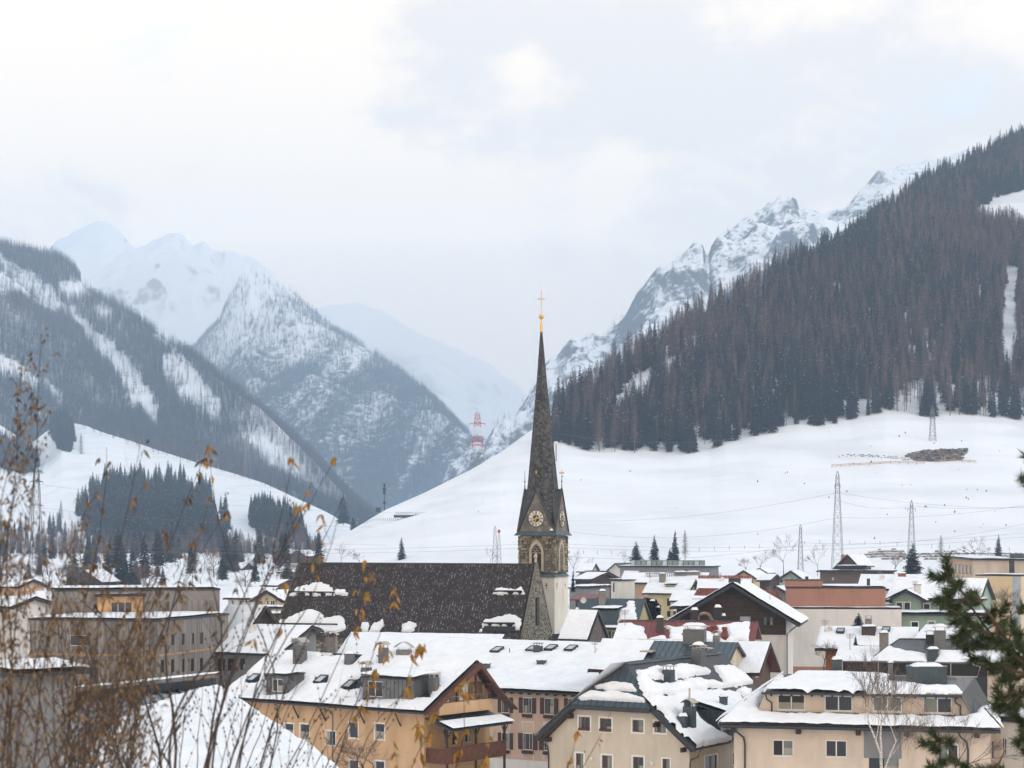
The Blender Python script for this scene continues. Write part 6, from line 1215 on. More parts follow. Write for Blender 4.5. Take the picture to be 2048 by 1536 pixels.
m = MB(); m.box(F, 0, L, .1, .5, z0_-6, z1_-.05); m.build('backing', METALD, so_); m = MB(); m.box(F, -.1, L+.1, -.05, .6, z1_-.05, z1_+.06); m.build('frame', METALG, so_)
n_ = 12
for i in range(n_): m = MB(); m.box(F, L*i/n_+.06, L*(i+1)/n_-.06, .02, .1, z0_, z1_-.1); m.build('panel', BLACK, so_)
for i in range(0, n_+1, 3): m = MB(); m.tube([F(L*i/n_, -.05, z0_-.1), F(L*i/n_, -.05, z1_)], .05, 5); m.build('pipe', METALL, so_)
m = MB(); m.tube([F(L*.32, -.15, z0_-.02), F(L*.93, -.15, z0_-.02), F(L*.95, -.15, z1_-.3), F(L*.9, -.1, z1_-.1)], .07, 6); m.build('pipe', METALL, so_)
pxhouse('hidden_gable_house', 'small house with pale verge and snow roof behind the big square chimney', 1826, 236, 1905, 233, 1284, 1253, 8, WOODD, ov=.5, og=.6, snow=.45, cell=.3, lod=1, board=METALL)
# slate house with dormer right of the tower, barn
hL = pxhouse('slate_house', 'cream house with blue-grey roof, wide snowed dormer and green shutters right of the tower', 1140, 279, 1272, 276, 1254, 1197, 11, YELLR, ov=.6, og=.3, snow=0, roofm=METAL, cell=.25, lod=0, panels=(METAL, .55), board=METAL, wins=[('lo', (1200, 1263, 1206, 1277), 'gshut'), ('lo', (1223, 1263, 1233, 1277), 'gshut')])
o, F, p = hL['o'], hL['F'], hL['planes'][0]; A, B, C, D = hL['quads'][0]
snow_on(o, A, B, C, D, t=.5, polys=[[(1236, 1262), (1238, 1221), (1254, 1216), (1256, 1204), (1268, 1203), (1276, 1262)]], cell=.22); snow_on(o, A, B, C, D, t=.4, polys=[[(1138, 1220), (1146, 1216), (1156, 1218), (1154, 1221)]], cell=.2)
dd = dormer(o, F, p, (1186, 1221, 1234, 1243), 3., METAL, (.06, .28, .2, .8), .05, .55)
for a in ((1203, 1227, 1212, 1238), (1220, 1227, 1229, 1238)):
    fd_ = Face(F, (0, F.inv(hit(p, 1186, 1243))[1]-.04), (1, 0), (0, -1)); window(o, fd_, fd_.rect(a), 'small')
m = MB(); fl = hL['FC']['lo']; m.box8([fl.w(u, z, w_) for u, z, w_ in ((3.5, zz(1256, 277), 0), (9.5, zz(1256, 277), 0), (9.5, zz(1260, 276), 1.3), (3.5, zz(1260, 276), 1.3), (3.5, zz(1254, 277), 0), (9.5, zz(1254, 277), 0), (9.5, zz(1258, 276), 1.3), (3.5, zz(1258, 276), 1.3))]); cn_ = m.build('canopy', METAL, o); snow_on(cn_, fl.w(3.5, zz(1258, 276), 1.3), fl.w(9.5, zz(1258, 276), 1.3), fl.w(9.5, zz(1254, 277), 0), fl.w(3.5, zz(1254, 277), 0), .35, cell=.2)
chimney(o, F, hit(p, 1205, 1207), .95, .8, 1.8, BRICKC, 'snow')
F, L = fr2(1118, 264, 1176, 262); house('small_barn', 'small barn with steep snow roof and grey board gable beside the tower', F, L, 7, [(0, zz(1279, 263)), (3.5, zz(1222, 266)), (7, zz(1279, 263))], wallm=mat('grey_barn_boards', (.13, .115, .115), .9, .25, 2), snow=.4, cell=.22, ov=.2, og=.25, board=GUT, roofm=METALD)
# ---- middle distance, each house on its own spot
def mh(name, label, *a, **k):
    k.setdefault('cell', .6); k.setdefault('lod', 1); k.setdefault('snow', .5); k.setdefault('group', None); return pxhouse(name, label, *a, **k)
h1 = mh('ochre_walled_house', 'snow roofed house with orange wall left of the yellow balcony house', 1250, 482, 1414, 478, 1167, 1147, 14, PEACH, wins=[('lo', (1264, 1172, 1270, 1179), 'tiny')]); 
for c in ((1362, 1152), (1387, 1152)): chimney(h1['o'], h1['F'], hit(h1['planes'][0], *c), 3.2, 1.5, 1.0, BRICKC, 'snow')
m = MB(); q = [np.array(hit(h1['planes'][0], *c)) for c in ((1292, 1158), (1372, 1156))]; [m.tube([q[0]+(q[1]-q[0])*i/22+[0, 0, .2], q[0]+(q[1]-q[0])*i/22+[0, .6, 1.4]], .08, 4) for i in range(23)]; m.tube([q[0]+[0, .6, 1.4], q[1]+[0, .6, 1.4]], .1, 4); m.build('snow_fence', STEEL, h1['o'])
h2 = mh('yellow_balcony_house', 'yellow walled house with sawtooth snow roof and dark gable left of centre right', 1284, 432, 1377, 428, 1188, 1160, 12, YELLR, wins=[('lo', (1334, 1197, 1341, 1212), 'dark')], og=1.2); chimney(h2['o'], h2['F'], hit(h2['planes'][0], 1325, 1167), 1.3, 1, 2.2, BRICKC, 'snow')
dormer(h2['o'], h2['F'], h2['planes'][0], (1330, 1170, 1350, 1178), 3, YELLR, (.1, .9, .2, .8), .05, .5, ws='dark', seams=False)
mh('yellow_house_wing', 'wing with low white wall and snow roof in front of the yellow balcony house', 1338, 408, 1400, 406, 1203, 1183, 9, OFFW, wins=[('lo', (1334, 1222, 1341, 1234), 'dark'), ('lo', (1346, 1222, 1352, 1234), 'dark')])
h3 = mh('half_red_house', 'house whose red tiled ridge shows above dimpled snow', 1393, 422, 1502, 420, 1182, 1156, 11, SALMON, roofm=TILE); m = MB()
A, B, C, D = h3['quads'][0]; m = MB(); s_ = MB(); A_, B_ = [np.array(x)+(np.array(y)-np.array(x))*.8+[0, 0, .6] for x, y in ((A, D), (B, C))]; shingles(s_, [A_, B_, np.array(C)+[0, 0, .6], np.array(D)+[0, 0, .6]], .6, .5, .1, rr_); s_.build('roof_tiles', TILE, h3['o'], kind='stuff')
h4 = mh('red_tiled_house', 'house with bare red tile roof peeping past the dark chalet', 1384, 352, 1545, 348, 1200, 1179, 12, SALMON, roofm=TILE, snow=[0, .3]); s_ = MB(); shingles(s_, [np.array(x)+[0, 0, .03] for x in h4['quads'][0]], .45, .42, .1, rr_); s_.build('roof_tiles', TILE, h4['o'], kind='stuff')
snow_on(h4['o'], *h4['quads'][0], t=.4, polys=[[(1380, 1206), (1384, 1193), (1400, 1193), (1440, 1190), (1440, 1206)]], cell=.4)
f4 = flat('grey_hall', 'long blue-grey flat roofed hall with rows of glass frames on its roof', 1240, 562, 1423, 556, 1133, 18, GREYR, over=.6, snow=.3, wins=[((1368, 1139, 1374, 1147), 'tiny'), ((1378, 1139, 1384, 1147), 'tiny')])
for i in range(14):
    u0 = f4['F'].inv(P(1256+i*11, 1130, 560))[0]; m = MB(); F = f4['F']; t_ = thing('roof_glass_frame', 'slanted glass frame in the row on the grey hall roof', 'glass frame', F(u0+.7, 4, f4['zt']), 'glass frames on the hall roof'); z = f4['zt']+.2
    for a, b_ in ((0, .1), (1.35, 1.45)): m.box8([F(u0+a, 3, z), F(u0+b_, 3, z), F(u0+b_, 5, z), F(u0+a, 5, z), F(u0+a, 3.8, z+1.5), F(u0+b_, 3.8, z+1.5), F(u0+b_, 4.9, z+1.5), F(u0+a, 4.9, z+1.5)])
    m.box(F, u0, u0+1.45, 3.8, 4.9, z+1.45, z+1.6); m.build('frame', STEEL, t_); m = MB(); m.add([F(u0+.1, 3.05, z), F(u0+1.35, 3.05, z), F(u0+1.35, 3.85, z+1.45), F(u0+.1, 3.85, z+1.45)], [(0, 1, 2, 3)]); m.build('pane', GLASSG if i % 3 else GLASSB, t_)
mh('dark_gabled_house', 'pale house with steep dark bare roof near the meadow foot right of the tower', 1202, 602, 1258, 598, 1151, 1126, 12, OFFW, axis='y', roofm=METALD, snow=0, board=METALD, wins=[('p0', (1217, 1145, 1221, 1151), 'tiny')])
mh('buff_house', 'buff block with snowy roof at the left end of the orange walled house', 1233, 497, 1262, 495, 1180, 1143, 10, YELLR, wins=[('lo', (1238, 1190, 1243, 1200), 'tiny')])
mh('pale_green_house', 'pale green wide gabled house with three small windows below the meadow', 1535, 522, 1627, 518, 1174, 1143, 14, mat('pale_green_render', (.36, .42, .36), .9, .08), axis='y', wins=[('p0', (1560, 1158, 1565, 1165), 'dark'), ('p0', (1581, 1157, 1586, 1164), 'dark'), ('p0', (1593, 1157, 1598, 1164), 'dark')], ov=1.2, og=1.2)
mh('cream_gabled_house', 'cream gabled house with a dark chimney at the meadow foot', 1462, 562, 1512, 558, 1158, 1142, 12, YELLR, axis='y', ov=.9, og=1, wins=[('p0', (1478, 1152, 1484, 1157), 'tiny')])
mh('small_green_gable', 'small pale green gable furthest back below the fence line', 1503, 602, 1534, 600, 1147, 1137, 10, GREENR, axis='y', board=GREENR)
mh('white_roofed_row_house', 'low house entirely under snow between the cream and pale green gables', 1500, 575, 1540, 573, 1160, 1149, 10, OFFW)
mh('grey_shed', 'small grey shed with snowy gable in front of the pale green house', 1533, 422, 1568, 420, 1183, 1174, 8, mat('grey_barn_boards', (.13, .115, .115)), axis='y', ov=.5, og=.5)
mh('wooden_bay_house', 'brown boarded lean-to at the left of the pale green house', 1512, 500, 1542, 498, 1162, 1150, 9, WOODD, snow=.6)
mh('dark_barn', 'dark barn with folded snow roof immediately right of the tower', 1144, 462, 1184, 458, 1160, 1146, 12, WOODD, wins=[], snow=.5)
mh('brown_tiled_barn', 'brown roofed barn with thin snow edges behind the tower edge', 1143, 520, 1192, 516, 1160, 1143, 14, WOODR, snow=[.0, .4], roofm=mat('brown_sheet', (.08, .05, .045), .8), board=GUT)
mh('white_cottage', 'white cottage on the rise with brick chimney behind the barns', 1152, 640, 1184, 638, 1144, 1128, 9, OFFW, wins=[('lo', (1160, 1146, 1164, 1150), 'tiny')], snow=.6)
flat('white_flat_annex', 'snow topped flat annex low beside the tower', 1139, 420, 1179, 418, 1175, 12, GREYR, snow=.7)
mh('red_sheet_shed', 'shed with red sheet roof and red stub chimney beside the tower', 1140, 350, 1187, 348, 1199, 1188, 7, WOODR, roofm=REDM, snow=0, board=REDM)
flat('glazed_pavilion', 'low glazed pavilion with snow roof behind the small barn', 1183, 470, 1230, 468, 1172, 10, GREYR, wins=[((1190, 1178, 1200, 1186), 'plain'), ((1205, 1178, 1216, 1186), 'plain')])
flat('yellow_striped_block', 'narrow pale block with yellow green corner stripe', 1222, 440, 1236, 439, 1160, 8, OFFW, snow=.4, wins=[((1226, 1166, 1229, 1184), 'tiny')])
h5 = mh('gabled_house_by_rocks', 'cream house with steep brown gable in front of the stone pit', 1666, 462, 1722, 458, 1139, 1110, 10, CREAM, axis='y', roofm=METALD, snow=.3, gablem=mat('brown_gable', (.10, .08, .08), .8), ov=.7, og=.9)
m = MB(); m.box(h5['F'], 1.2, 1.9, 2, 2.7, zz(1125, 460), zz(1109, 460)); m.build('chimney', TERRA, h5['o'])
flat('dark_flat_building', 'long low dark brown flat roofed building with tiny vents', 1640, 452, 1781, 448, 1142, 14, mat('taupe_render', (.12, .095, .09), .9, .05), over=.9, snow=.3, wins=[((1664, 1155, 1668, 1160), 'small', GLASSB)])
flat('dark_roof_pavilion', 'dark two tier pavilion roof with a snow cushion in front of the brown gable', 1679, 454, 1729, 452, 1133, 10, GUT, over=.8, snow=.4)
h6 = mh('long_snow_roof', 'long smooth snow roof with orange brick chimney above the sage green house', 1714, 384, 1862, 380, 1180, 1151, 16, CREAM, snow=.5, board=GUT); chimney(h6['o'], h6['F'], hit(h6['planes'][0], 1804, 1166), 1.5, 1.2, 1.9, mat('orange_brick', (.30, .10, .06), .9, .2), 'snow')
chimney(hG['o'], hG['F'], P(1835, 1186, 304), 1.1, .9, 1.3, OFFW, 'snow')
hSc = flat('school_building', 'long peach and beige building with two rows of narrow windows at the far right', 1946, 420, 2120, 405, 1119, 30, BEIGE, over=.6, snow=.25, lod=1, cat='building', wins=[((2018, 1120, 2029, 1146), 'dark')])
F, L = fr2(1893, 470, 1946, 421); sw_ = thing('school_window_wing', 'peach side wing with tall narrow windows receding left of the long beige front', 'building', F(L/2, 5, 8)); f_ = Face(F, (0, 0), (1, 0), (0, -1)); m = MB()
RS = [f_.rect((x, 1128+k*.4, x+4.6, 1147+k*.3)) for k, x in enumerate((1901, 1910, 1917.5, 1925, 1932, 1939.5))]+[f_.rect((x, 1157, x+4.6, 1170+k*.2)) for k, x in enumerate((1895, 1909, 1917, 1924, 1931, 1939))]
zt = hSc['zt']-.25; wall_face(m, f_, L, zz(1151, 430), [(0, zt), (L, zt)], RS[:6]); m.build('upper_wall', PEACH, sw_); m = MB(); wall_face(m, f_, L, 0, [(0, zz(1151, 430)), (L, zz(1151, 430))], RS[6:]); m.build('lower_wall', mat('yellow_beige_render', (.58, .45, .29), .9, .05), sw_)
for r_ in RS: window(sw_, f_, r_, 'dark', None, 1)
m = MB(); m.box(F, -.5, L, -.5, 10, zt, zt+.3); m.build('roof', GUT, sw_); snow_on(sw_, F(-.5, -.5, zt+.3), F(L, -.5, zt+.3), F(L, 10, zt+.3), F(-.5, 10, zt+.3), .3, cell=.8)
hs2 = flat('school_front_block', 'yellow beige windowless block with grey glazed corner in front of the school', 1951, 398, 2042, 392, 1150, 8, mat('yellow_beige_render', (.58, .45, .29), .9, .05), over=.0, snow=.3, cat='building'); m = MB(); hs2['ff'].box(m, hs2['L']*.82, hs2['L'], 2, hs2['zt']-.3, .02, .06); m.build('glazed_corner', GLASSB, hs2['o'])
m = MB(); c0 = hSc['F'].inv(P(2005, 1112, 414)); m.box(hSc['F'], c0[0]-1.6, c0[0]+1.6, 5, 7, hSc['zt'], hSc['zt']+1.2); m.build('roof_plant', METAL, hSc['o'])
# ---- left of the church
h7 = mh('cream_two_window_house', 'small cream gabled house with two windows just left of the nave', 500, 382, 565, 378, 1203, 1183, 11, mat('warm_cream_render', (.56, .47, .33), .9, .06), axis='y', cell=.45, ov=.8, og=.9, wins=[('p0', (518, 1201, 525, 1211), 'plain'), ('p0', (533, 1201, 537, 1209), 'small'), ('p0', (541, 1201, 549, 1212), 'plain')])
flat('cream_front_extension', 'cream extension with snow canopy in front of the two-window house', 483, 368, 562, 366, 1215, 6, mat('warm_cream_render', (.56, .47, .33), .9, .06), over=.4, snow=.4, wins=[((505, 1220, 520, 1227), 'dark')])
mh('white_town_house', 'white house with three small windows under a flat snow roof left of the cream gable', 446, 402, 528, 398, 1198, 1176, 12, OFFW, cell=.45, wins=[('lo', (463, 1200, 469, 1209), 'plain'), ('lo', (479, 1200, 485, 1209), 'plain'), ('lo', (490, 1200, 494, 1207), 'small')])
flat('dark_canopy_building', 'dark red low building under a thin snow edged roof by the nave corner', 478, 330, 556, 328, 1228, 8, WOODR, over=.5, snow=.25)
h_ = [('brown_village_house', 'brown house with snow roof at the foot of the left meadow', 418, 760, 484, 755, 1140, 1126, WOODD, OFFW), ('village_house_by_grove', 'house with snowy roof among bare trees below the smaller grove', 300, 780, 380, 776, 1150, 1137, GREYR, None),
      ('dark_village_barn', 'large dark gabled barn beyond the clad building', 132, 610, 203, 606, 1165, 1141, WOODD, None), ('pink_village_house', 'pink and brown house with snow roof just above the nave ridge left end', 553, 650, 600, 646, 1145, 1128, SALMON, None),
      ('upper_village_house', 'brown house with snow roof highest at the meadow junction', 540, 880, 580, 876, 1108, 1099, WOODD, None), ('upper_village_barn', 'second snowy roof highest at the meadow junction, further right', 575, 860, 612, 856, 1113, 1101, WOODD, None),
      ('village_house_low', 'low snow roofed house half hidden behind dark firs', 470, 720, 530, 716, 1156, 1146, GREYR, None), ('left_edge_house', 'peach wall house with snow roof at the left picture edge', -60, 420, 37, 416, 1175, 1160, PEACH, None), ('left_edge_low_house', 'white house low at the left picture edge behind twigs', -80, 300, 24, 296, 1215, 1195, OFFW, None),
      ('village_row_house', 'snow covered house between the barn and the grove', 215, 700, 262, 697, 1162, 1150, GREYR, None), ('brown_house_mid_left', 'brown house with snowy roof above the two-window house', 520, 560, 556, 557, 1172, 1160, WOODR, None), ('left_snowy_roof', 'broad snow roof between the left edge and the clad block', 30, 340, 112, 336, 1205, 1185, GREYR, None)]
for n_, l_, a, da, b_, db, ye, yr, wm, gm in h_: mh(n_, l_, a, da, b_, db, ye, yr, 12, wm, axis='y' if 'barn' in n_ or 'upper' in n_ else 'x', ov=.8, og=.8, wins=[] if 'barn' in n_ else [('p0' if 'upper' in n_ else 'lo', (a+(b_-a)*f, ye+4, a+(b_-a)*(f+.09), ye+9), 'tiny') for f in (.25, .55, .75)])
# snow roof right in front, lower left, with its dark flashing
F, L = fr2(175, 88, 432, 96); Za, Zb = zz(1400, 88), zz(1372, 96)
nr = thing('near_snow_roof', 'big near roof rounded with snow and edged by dark metal, lower left', 'roof', (X(400, 75), 80, 10))
A = np.array(P(60, 1760, 46)); B = np.array(P(720, 1590, 52)); C = np.array(P(432, 1376, 96)); D = np.array(P(150, 1408, 88))
B_ = B; B = B+(A-B)*.06; m = MB(); slab(m, [A, B, C, D], .3); m.build('roof_slab', METALD, nr); metal_panels(nr, [D, C, B, A], mat('frosted_sheet', (.34, .37, .42), .6, .2, .8), 1.9, .02, ribw=.001)
n_r = np.cross(B-A, D-A); n_r /= np.linalg.norm(n_r); n_r = n_r if n_r[2] > 0 else -n_r
for i in range(1, 14):
    m = MB(); t_ = i/14; p_, q_ = D+(C-D)*t_, A+(B-A)*(t_+.12); m.box8([p_, p_+(C-D)/14*.22, q_+(C-D)/14*.22, q_, p_+n_r*.16, p_+(C-D)/14*.22+n_r*.16, q_+(C-D)/14*.22+n_r*.16, q_+n_r*.16]); m.build('standing_seam', METALD, nr)
B = B_+(B_-A)*.03; snow_on(nr, A, B, C, D, t=.9, polys=[[(-20, 1760), (150, 1560), (215, 1465), (262, 1432), (330, 1408), (385, 1388), (440, 1380), (500, 1412), (560, 1444), (620, 1488), (668, 1536), (730, 1620), (600, 1760)]], cell=.25, rag=.2, r=1.6)
m = MB(); e = np.array([0, 0, 1.]); m.box8([D+e*.0, C+e*.0, C+e*.0+[0, 1.2, 0], D+[0, 1.2, 0], D+e*.55, C+e*.5, C+e*.5+[0, 1.2, 0], D+e*.55+[0, 1.2, 0]]); fl_ = m.build('ridge_flashing', METALD, nr); snow_on(fl_, D+e*.55, C+e*.5, C+e*.5+[0, 1.2, 0], D+e*.55+[0, 1.2, 0], .3, cell=.2)
m = MB(); wl_ = [A-[0, 0, .3], B-[0, 0, .3], C-[0, 0, .3], D-[0, 0, .3]]; m.add([np.array(x) for x in wl_]+[np.array([x[0], x[1], -9]) for x in wl_], [(0, 1, 5, 4), (1, 2, 6, 5), (2, 3, 7, 6), (3, 0, 4, 7)]); m.build('wall', ORANGE, nr)
F, L = fr2(20, 105, 185, 108); house('shed_in_thicket', 'small dark shed with flat snowy roof half hidden by the brown thicket', F, L, 5, [(0, zz(1345, 106)), (5, zz(1325, 111))], wallm=GREYR, snow=.35, cell=.2, board=GUT)

# aerials and dishes on roofs
for k_, (nm, a) in enumerate((('salmon_house', (1190, 1318)), ('white_snow_roofed_annex', (1700, 1306)), ('slate_house', (1160, 1214)), ('brown_gabled_house', (1400, 1300)), ('orange_timber_house', (1650, 1275)), ('dark_timber_chalet', (1540, 1205)), ('ochre_walled_house', (1300, 1157)), ('yellow_balcony_house', (1300, 1170)), ('long_snow_roof', (1760, 1164)), ('sage_green_house', (1830, 1190)), ('half_red_house', (1440, 1166)), ('red_roofed_house', (1250, 1256)), ('annex_house', (500, 1270)))):
    h_ = HOUSES[nm]; p = np.array(hit(h_['planes'][0 if nm not in ('dark_timber_chalet', 'sage_green_house') else 1], *a)); g = MB(); g.tube([p-[0, 0, .3], p+[0, 0, 2.3]], .035, 4)
    for j in range(5): g.tube([p+[-.55+.05*j, 0, 2.2-j*.12], p+[.55-.05*j, 0, 2.2-j*.12]], .022, 3)
    an = g.build('antenna', STEEL, h_['o'])
    if k_ % 2 == 0:
        g = MB(); c_ = p+np.array([.5, -.2, 1.0]); n0 = 12; R0 = .45; g.add([c_+np.array([0, .12, 0])]+[c_+np.array([R0*cos(t), 0, R0*sin(t)]) for t in np.linspace(0, 2*pi, n0, endpoint=False)], [(0, 1+i, 1+(i+1) % n0) for i in range(n0)]); g.tube([c_+np.array([0, .12, 0]), p+[0, 0, .9]], .03, 4); g.build('satellite_dish', OFFW, h_['o'])
# ================================================================ pylons, wires, fences, trees of the town
HV = LAND['hill'][0][:LAND['hill'][1]]; HPX, HPY = topx(HV)
def on_hill(px, py):
    i = np.argmin((HPX-px)**2+(HPY-py)**2); return HV.reshape(-1, 3)[i].copy()
def pylon(label, px, top, base, D, w0, arms=(), m=STEEL, bands=None, th=.09, name='lattice_pylon', panels=9, wt=.35, zb=None):
    p = np.array(P(px, base, D)); H = (base-top)*D/FPX; t = thing(name, label, 'pylon', tuple(p), 'power line pylons' if name == 'lattice_pylon' else None)
    segs = {}
    def mb(z):
        k = 'body' if not bands else bands(z/H); return segs.setdefault(k, MB())
    zs = [H*(1-(1-i/panels)**1.25) for i in range(panels+1)]; wd = lambda z: max(.06, w0*(1-z/H)**1.0*.5+(wt*.5 if z < H*.97 else 0))
    for i in range(panels):
        z0, z1 = zs[i], zs[i+1]; a, b = wd(z0), wd(z1) if i < panels-1 else .05
        c0 = [(-a, -a), (a, -a), (a, a), (-a, a)]; c1 = [(-b, -b), (b, -b), (b, b), (-b, b)]; g = mb((z0+z1)/2)
        for k in range(4):
            j = (k+1) % 4; A, B, C, D_ = [tuple(p+np.array(q)) for q in ((*c0[k], z0), (*c1[k], z1), (*c0[j], z0), (*c1[j], z1))]
            g.tube([A, B], th, 3); g.tube([A, D_], th*.6, 3); g.tube([C, B], th*.6, 3); g.tube([B, D_], th*.6, 3)
    for k in range(4): mb(0).tube([p+np.array([(-1, 1, 1, -1)[k]*wd(0), (-1, -1, 1, 1)[k]*wd(0), -4]), p+np.array([(-1, 1, 1, -1)[k]*wd(0), (-1, -1, 1, 1)[k]*wd(0), 0])], th, 3)
    mm = {'body': m, 'red': STEELR, 'white': STEELW, 'grey': STEEL}
    for k, g in segs.items(): g.build('lattice', mm[k], t)
    for f, l_ in arms:
        z = H*f; g = MB()
        for s in (-1, 1): g.tube([p+[0, 0, z+.6], p+[s*l_, 0, z]], th, 3); g.tube([p+[0, -.3, z-.2], p+[s*l_, 0, z]], th, 3); g.tube([p+[s*l_, 0, z], p+[s*l_, 0, z-1.2]], .09, 4)
        g.build('crossarm', mm['red'] if bands else m, t)
    return t, p, H
pylon('tall red and white banded pylon on the hill crest left of the spire', 955, 824, 942, 1105, 6.5, ((.80, 4.6), (.44, 4.6)), STEEL, lambda t: 'red' if t > .78 else 'white' if t > .62 else 'red' if t > .44 else 'white' if t > .27 else 'grey', th=.14, panels=12, wt=2.4)
pylon('tallest slender lattice pylon rising from behind the brown gable on the right meadow', 1675, 942, 1140, 700, 3.2, ((.86, 1.0),), th=.075, panels=12, wt=.9)
pylon('lattice pylon behind the big town spruce on the right', 1823, 1000, 1125, 780, 2.4, ((.86, 1.6),), th=.075, panels=9, wt=.8)
pylon('thin short lattice pylon left of the tallest one', 1601, 1049, 1146, 740, 1.4, (), th=.07, panels=10, wt=.7)
pylon('lattice pylon in front of the wood by the dark rock patch', 1865, 812, 934, 1035, 3.8, ((.88, 1.0), (.8, 1.6)), th=.11, panels=9, wt=1.2)
pylon('dark lattice pylon behind the twigs at the far left', 73, 928, 1135, 880, 3.6, ((.93, 2.2), (.83, 3.0), (.6, 3.0)), BLACK, th=.13, panels=10, wt=1.8)
pylon('hazy blue pylon on the left mountain foot', 495, 862, 952, 2080, 6., ((.7, 4.),), STEEL, th=.22, panels=7, wt=1.6)
pylon('left one of two thin masts before the meadow, beside the tower', 990, 1052, 1128, 800, 1.6, (), th=.09, panels=8, wt=.7)
t_, p_, H_ = pylon('thin mast with a red ball on top beside the tower', 998, 1066, 1128, 790, 1.4, (), th=.08, panels=7, wt=.6)
g = MB(); q = p_+[0, 0, H_]; g.tube([q+[0, 0, -.1], q+[0, 0, .3], q+[0, 0, .75], q+[0, 0, 1.2], q+[0, 0, 1.5]], [.1, .55, .7, .5, .1], 8); g.build('warning_ball', STEELR, t_)
pylon('far small mast with red ball among the valley trees at the left', 455, 1062, 1100, 1250, 1.6, (), th=.12, panels=5, wt=.5)
# mast with equipment on the left skyline of the hill
c = on_hill(770, 1021); t = thing('antenna_mast', 'dark antenna mast with boxes on the skyline of the snowy hill', 'mast', tuple(c)); g = MB(); H = 54*c[1]/FPX; g.tube([c-[0, 0, 2], c+[0, 0, H]], .22, 6); g.build('pole', BLACK, t)
for f, w in ((.95, .5), (.8, .8), (.68, .7), (.3, .6)): g = MB(); g.box(Fr(c[0], c[1], 0), -w, w, -w, w, c[2]+H*f-1.0, c[2]+H*f+.6); g.build('equipment_box', BLACK, t)
g = MB(); g.box(Fr(c[0]-3, c[1], 0), -1.6, 1.0, -1, 1, c[2]-1, c[2]+1.6); g.build('cabin', GUT, t)
c = on_hill(1113, 922); t = thing('lift_hut_pole', 'pole with small white-capped box at the forest corner right of the spire', 'pole', tuple(c)); g = MB(); g.tube([c-[0, 0, 1], c+[0, 0, 9.5]], .25, 5); g.build('pole', GUT, t); g = MB(); g.box(Fr(c[0], c[1], 0), -1.1, 1.1, -1, 1, c[2]+9, c[2]+10.6); g.build('box', OFFW, t)
# platform with rail
c = on_hill(820, 1033); F = Fr(c[0], c[1], 0); t = thing('snowy_platform', 'long low snow covered platform with railing on the meadow at left of the spire', 'platform', tuple(c)); g = MB(); g.box(F, -8, 8, -1.5, 1.5, c[2]-.6, c[2]+.7); g.build('base', GUT, t)
for z in (1.5, 2.1): g = MB(); g.tube([F(-7, -1.4, c[2]+z), F(8.3, -1.4, c[2]+z)], .07, 3); g.build('rail', STEEL, t)
for i in range(12): g = MB(); g.tube([F(-7+i*1.4, -1.4, c[2]+.6), F(-7+i*1.4, -1.4, c[2]+2.1)], .06, 3); g.build('post', STEEL, t)
snow_on(t, F(-8.1, -1.6, c[2]+.72), F(8.1, -1.6, c[2]+.72), F(8.1, 1.6, c[2]+.72), F(-8.1, 1.6, c[2]+.72), .4, cell=.5)
# wooden fence round the rock patch
def fence(label, line, h, step, m, rails=2, th=.07, name='wooden_fence', cat='fence'):
    pts = [on_hill(*q) for q in line]; t = thing(name, label, cat, tuple(pts[0])); 
    for a, b in zip(pts[:-1], pts[1:]):
        n = max(1, int(np.linalg.norm(b-a)/step))
        for i in range(n): q = a+(b-a)*i/n; g = MB(); g.tube([q-[0, 0, .5], q+[0, 0, h]], th, 4); g.build('post', m, t)
        for k in range(rails): z = h*(.9-.4*k); g = MB(); g.tube([a+[0, 0, z], b+[0, 0, z]], th*.9, 4); g.build('rail', m, t)
FENCEM = mat('fresh_fence_wood', (.42, .24, .12), .8, .15, 1)
fence('fresh orange brown post and rail fence below the dark rock patch', [(1664, 936), (1700, 933), (1740, 930), (1780, 929), (1850, 929)], 1.5, 4., FENCEM, th=.14)
fence('shorter orange brown fence right of the pylon on the meadow', [(1868, 925), (1910, 923), (1953, 926)], 1.5, 4., FENCEM, th=.14)
fence('thin post fence running along the meadow foot behind the roofs', [(1140, 1107), (1250, 1108), (1400, 1104), (1520, 1096), (1640, 1086), (1760, 1092), (1900, 1099), (2050, 1102)], 1.7, 6., mat('fence_post', (.10, .095, .10), .9), rails=0, th=.08, name='post_fence')
fence('row of small posts crossing the meadow left of the tower', [(720, 1048), (760, 1042), (800, 1042)], 1.6, 3., mat('fence_post', (.10, .095, .10)), rails=0, th=.08, name='post_fence')
# dark rock patch and masonry pit
rr2 = np.random.RandomState(4)
def rocks(label, poly, n, smin, smax, m, name='rock_patch', lift=.0):
    g = MB(); bb = np.array(poly); k = 0; base = on_hill(*np.mean(bb, 0))
    while k < n:
        x, y = rr2.uniform(bb[:, 0].min(), bb[:, 0].max()), rr2.uniform(bb[:, 1].min(), bb[:, 1].max())
        if float(sdf(np.array([x]), np.array([y]), poly)[0]) < 0: continue
        c = on_hill(x, y); c += [(x-float(HPX.reshape(-1)[np.argmin((HPX-x)**2+(HPY-y)**2)]))*c[1]/FPX, 0, lift]; s = rr2.uniform(smin, smax); o = rr2.uniform(-.3, .3, (8, 3))*s
        q = np.array([(-1, -1, -.6), (1, -1, -.6), (1, 1, -.6), (-1, 1, -.6), (-.7, -.7, .6), (.7, -.7, .6), (.7, .7, .6), (-.7, .7, .6)])*s; g.box8([tuple(c+a+b) for a, b in zip(q, o)]); k += 1
    g.build(name, m, None, tuple(base), label=label, kind='stuff')
ROCK = mat('blue_grey_rock', (.055, .06, .072), .95, .3, .3, island=.5, island_col=(.19, .155, .125))
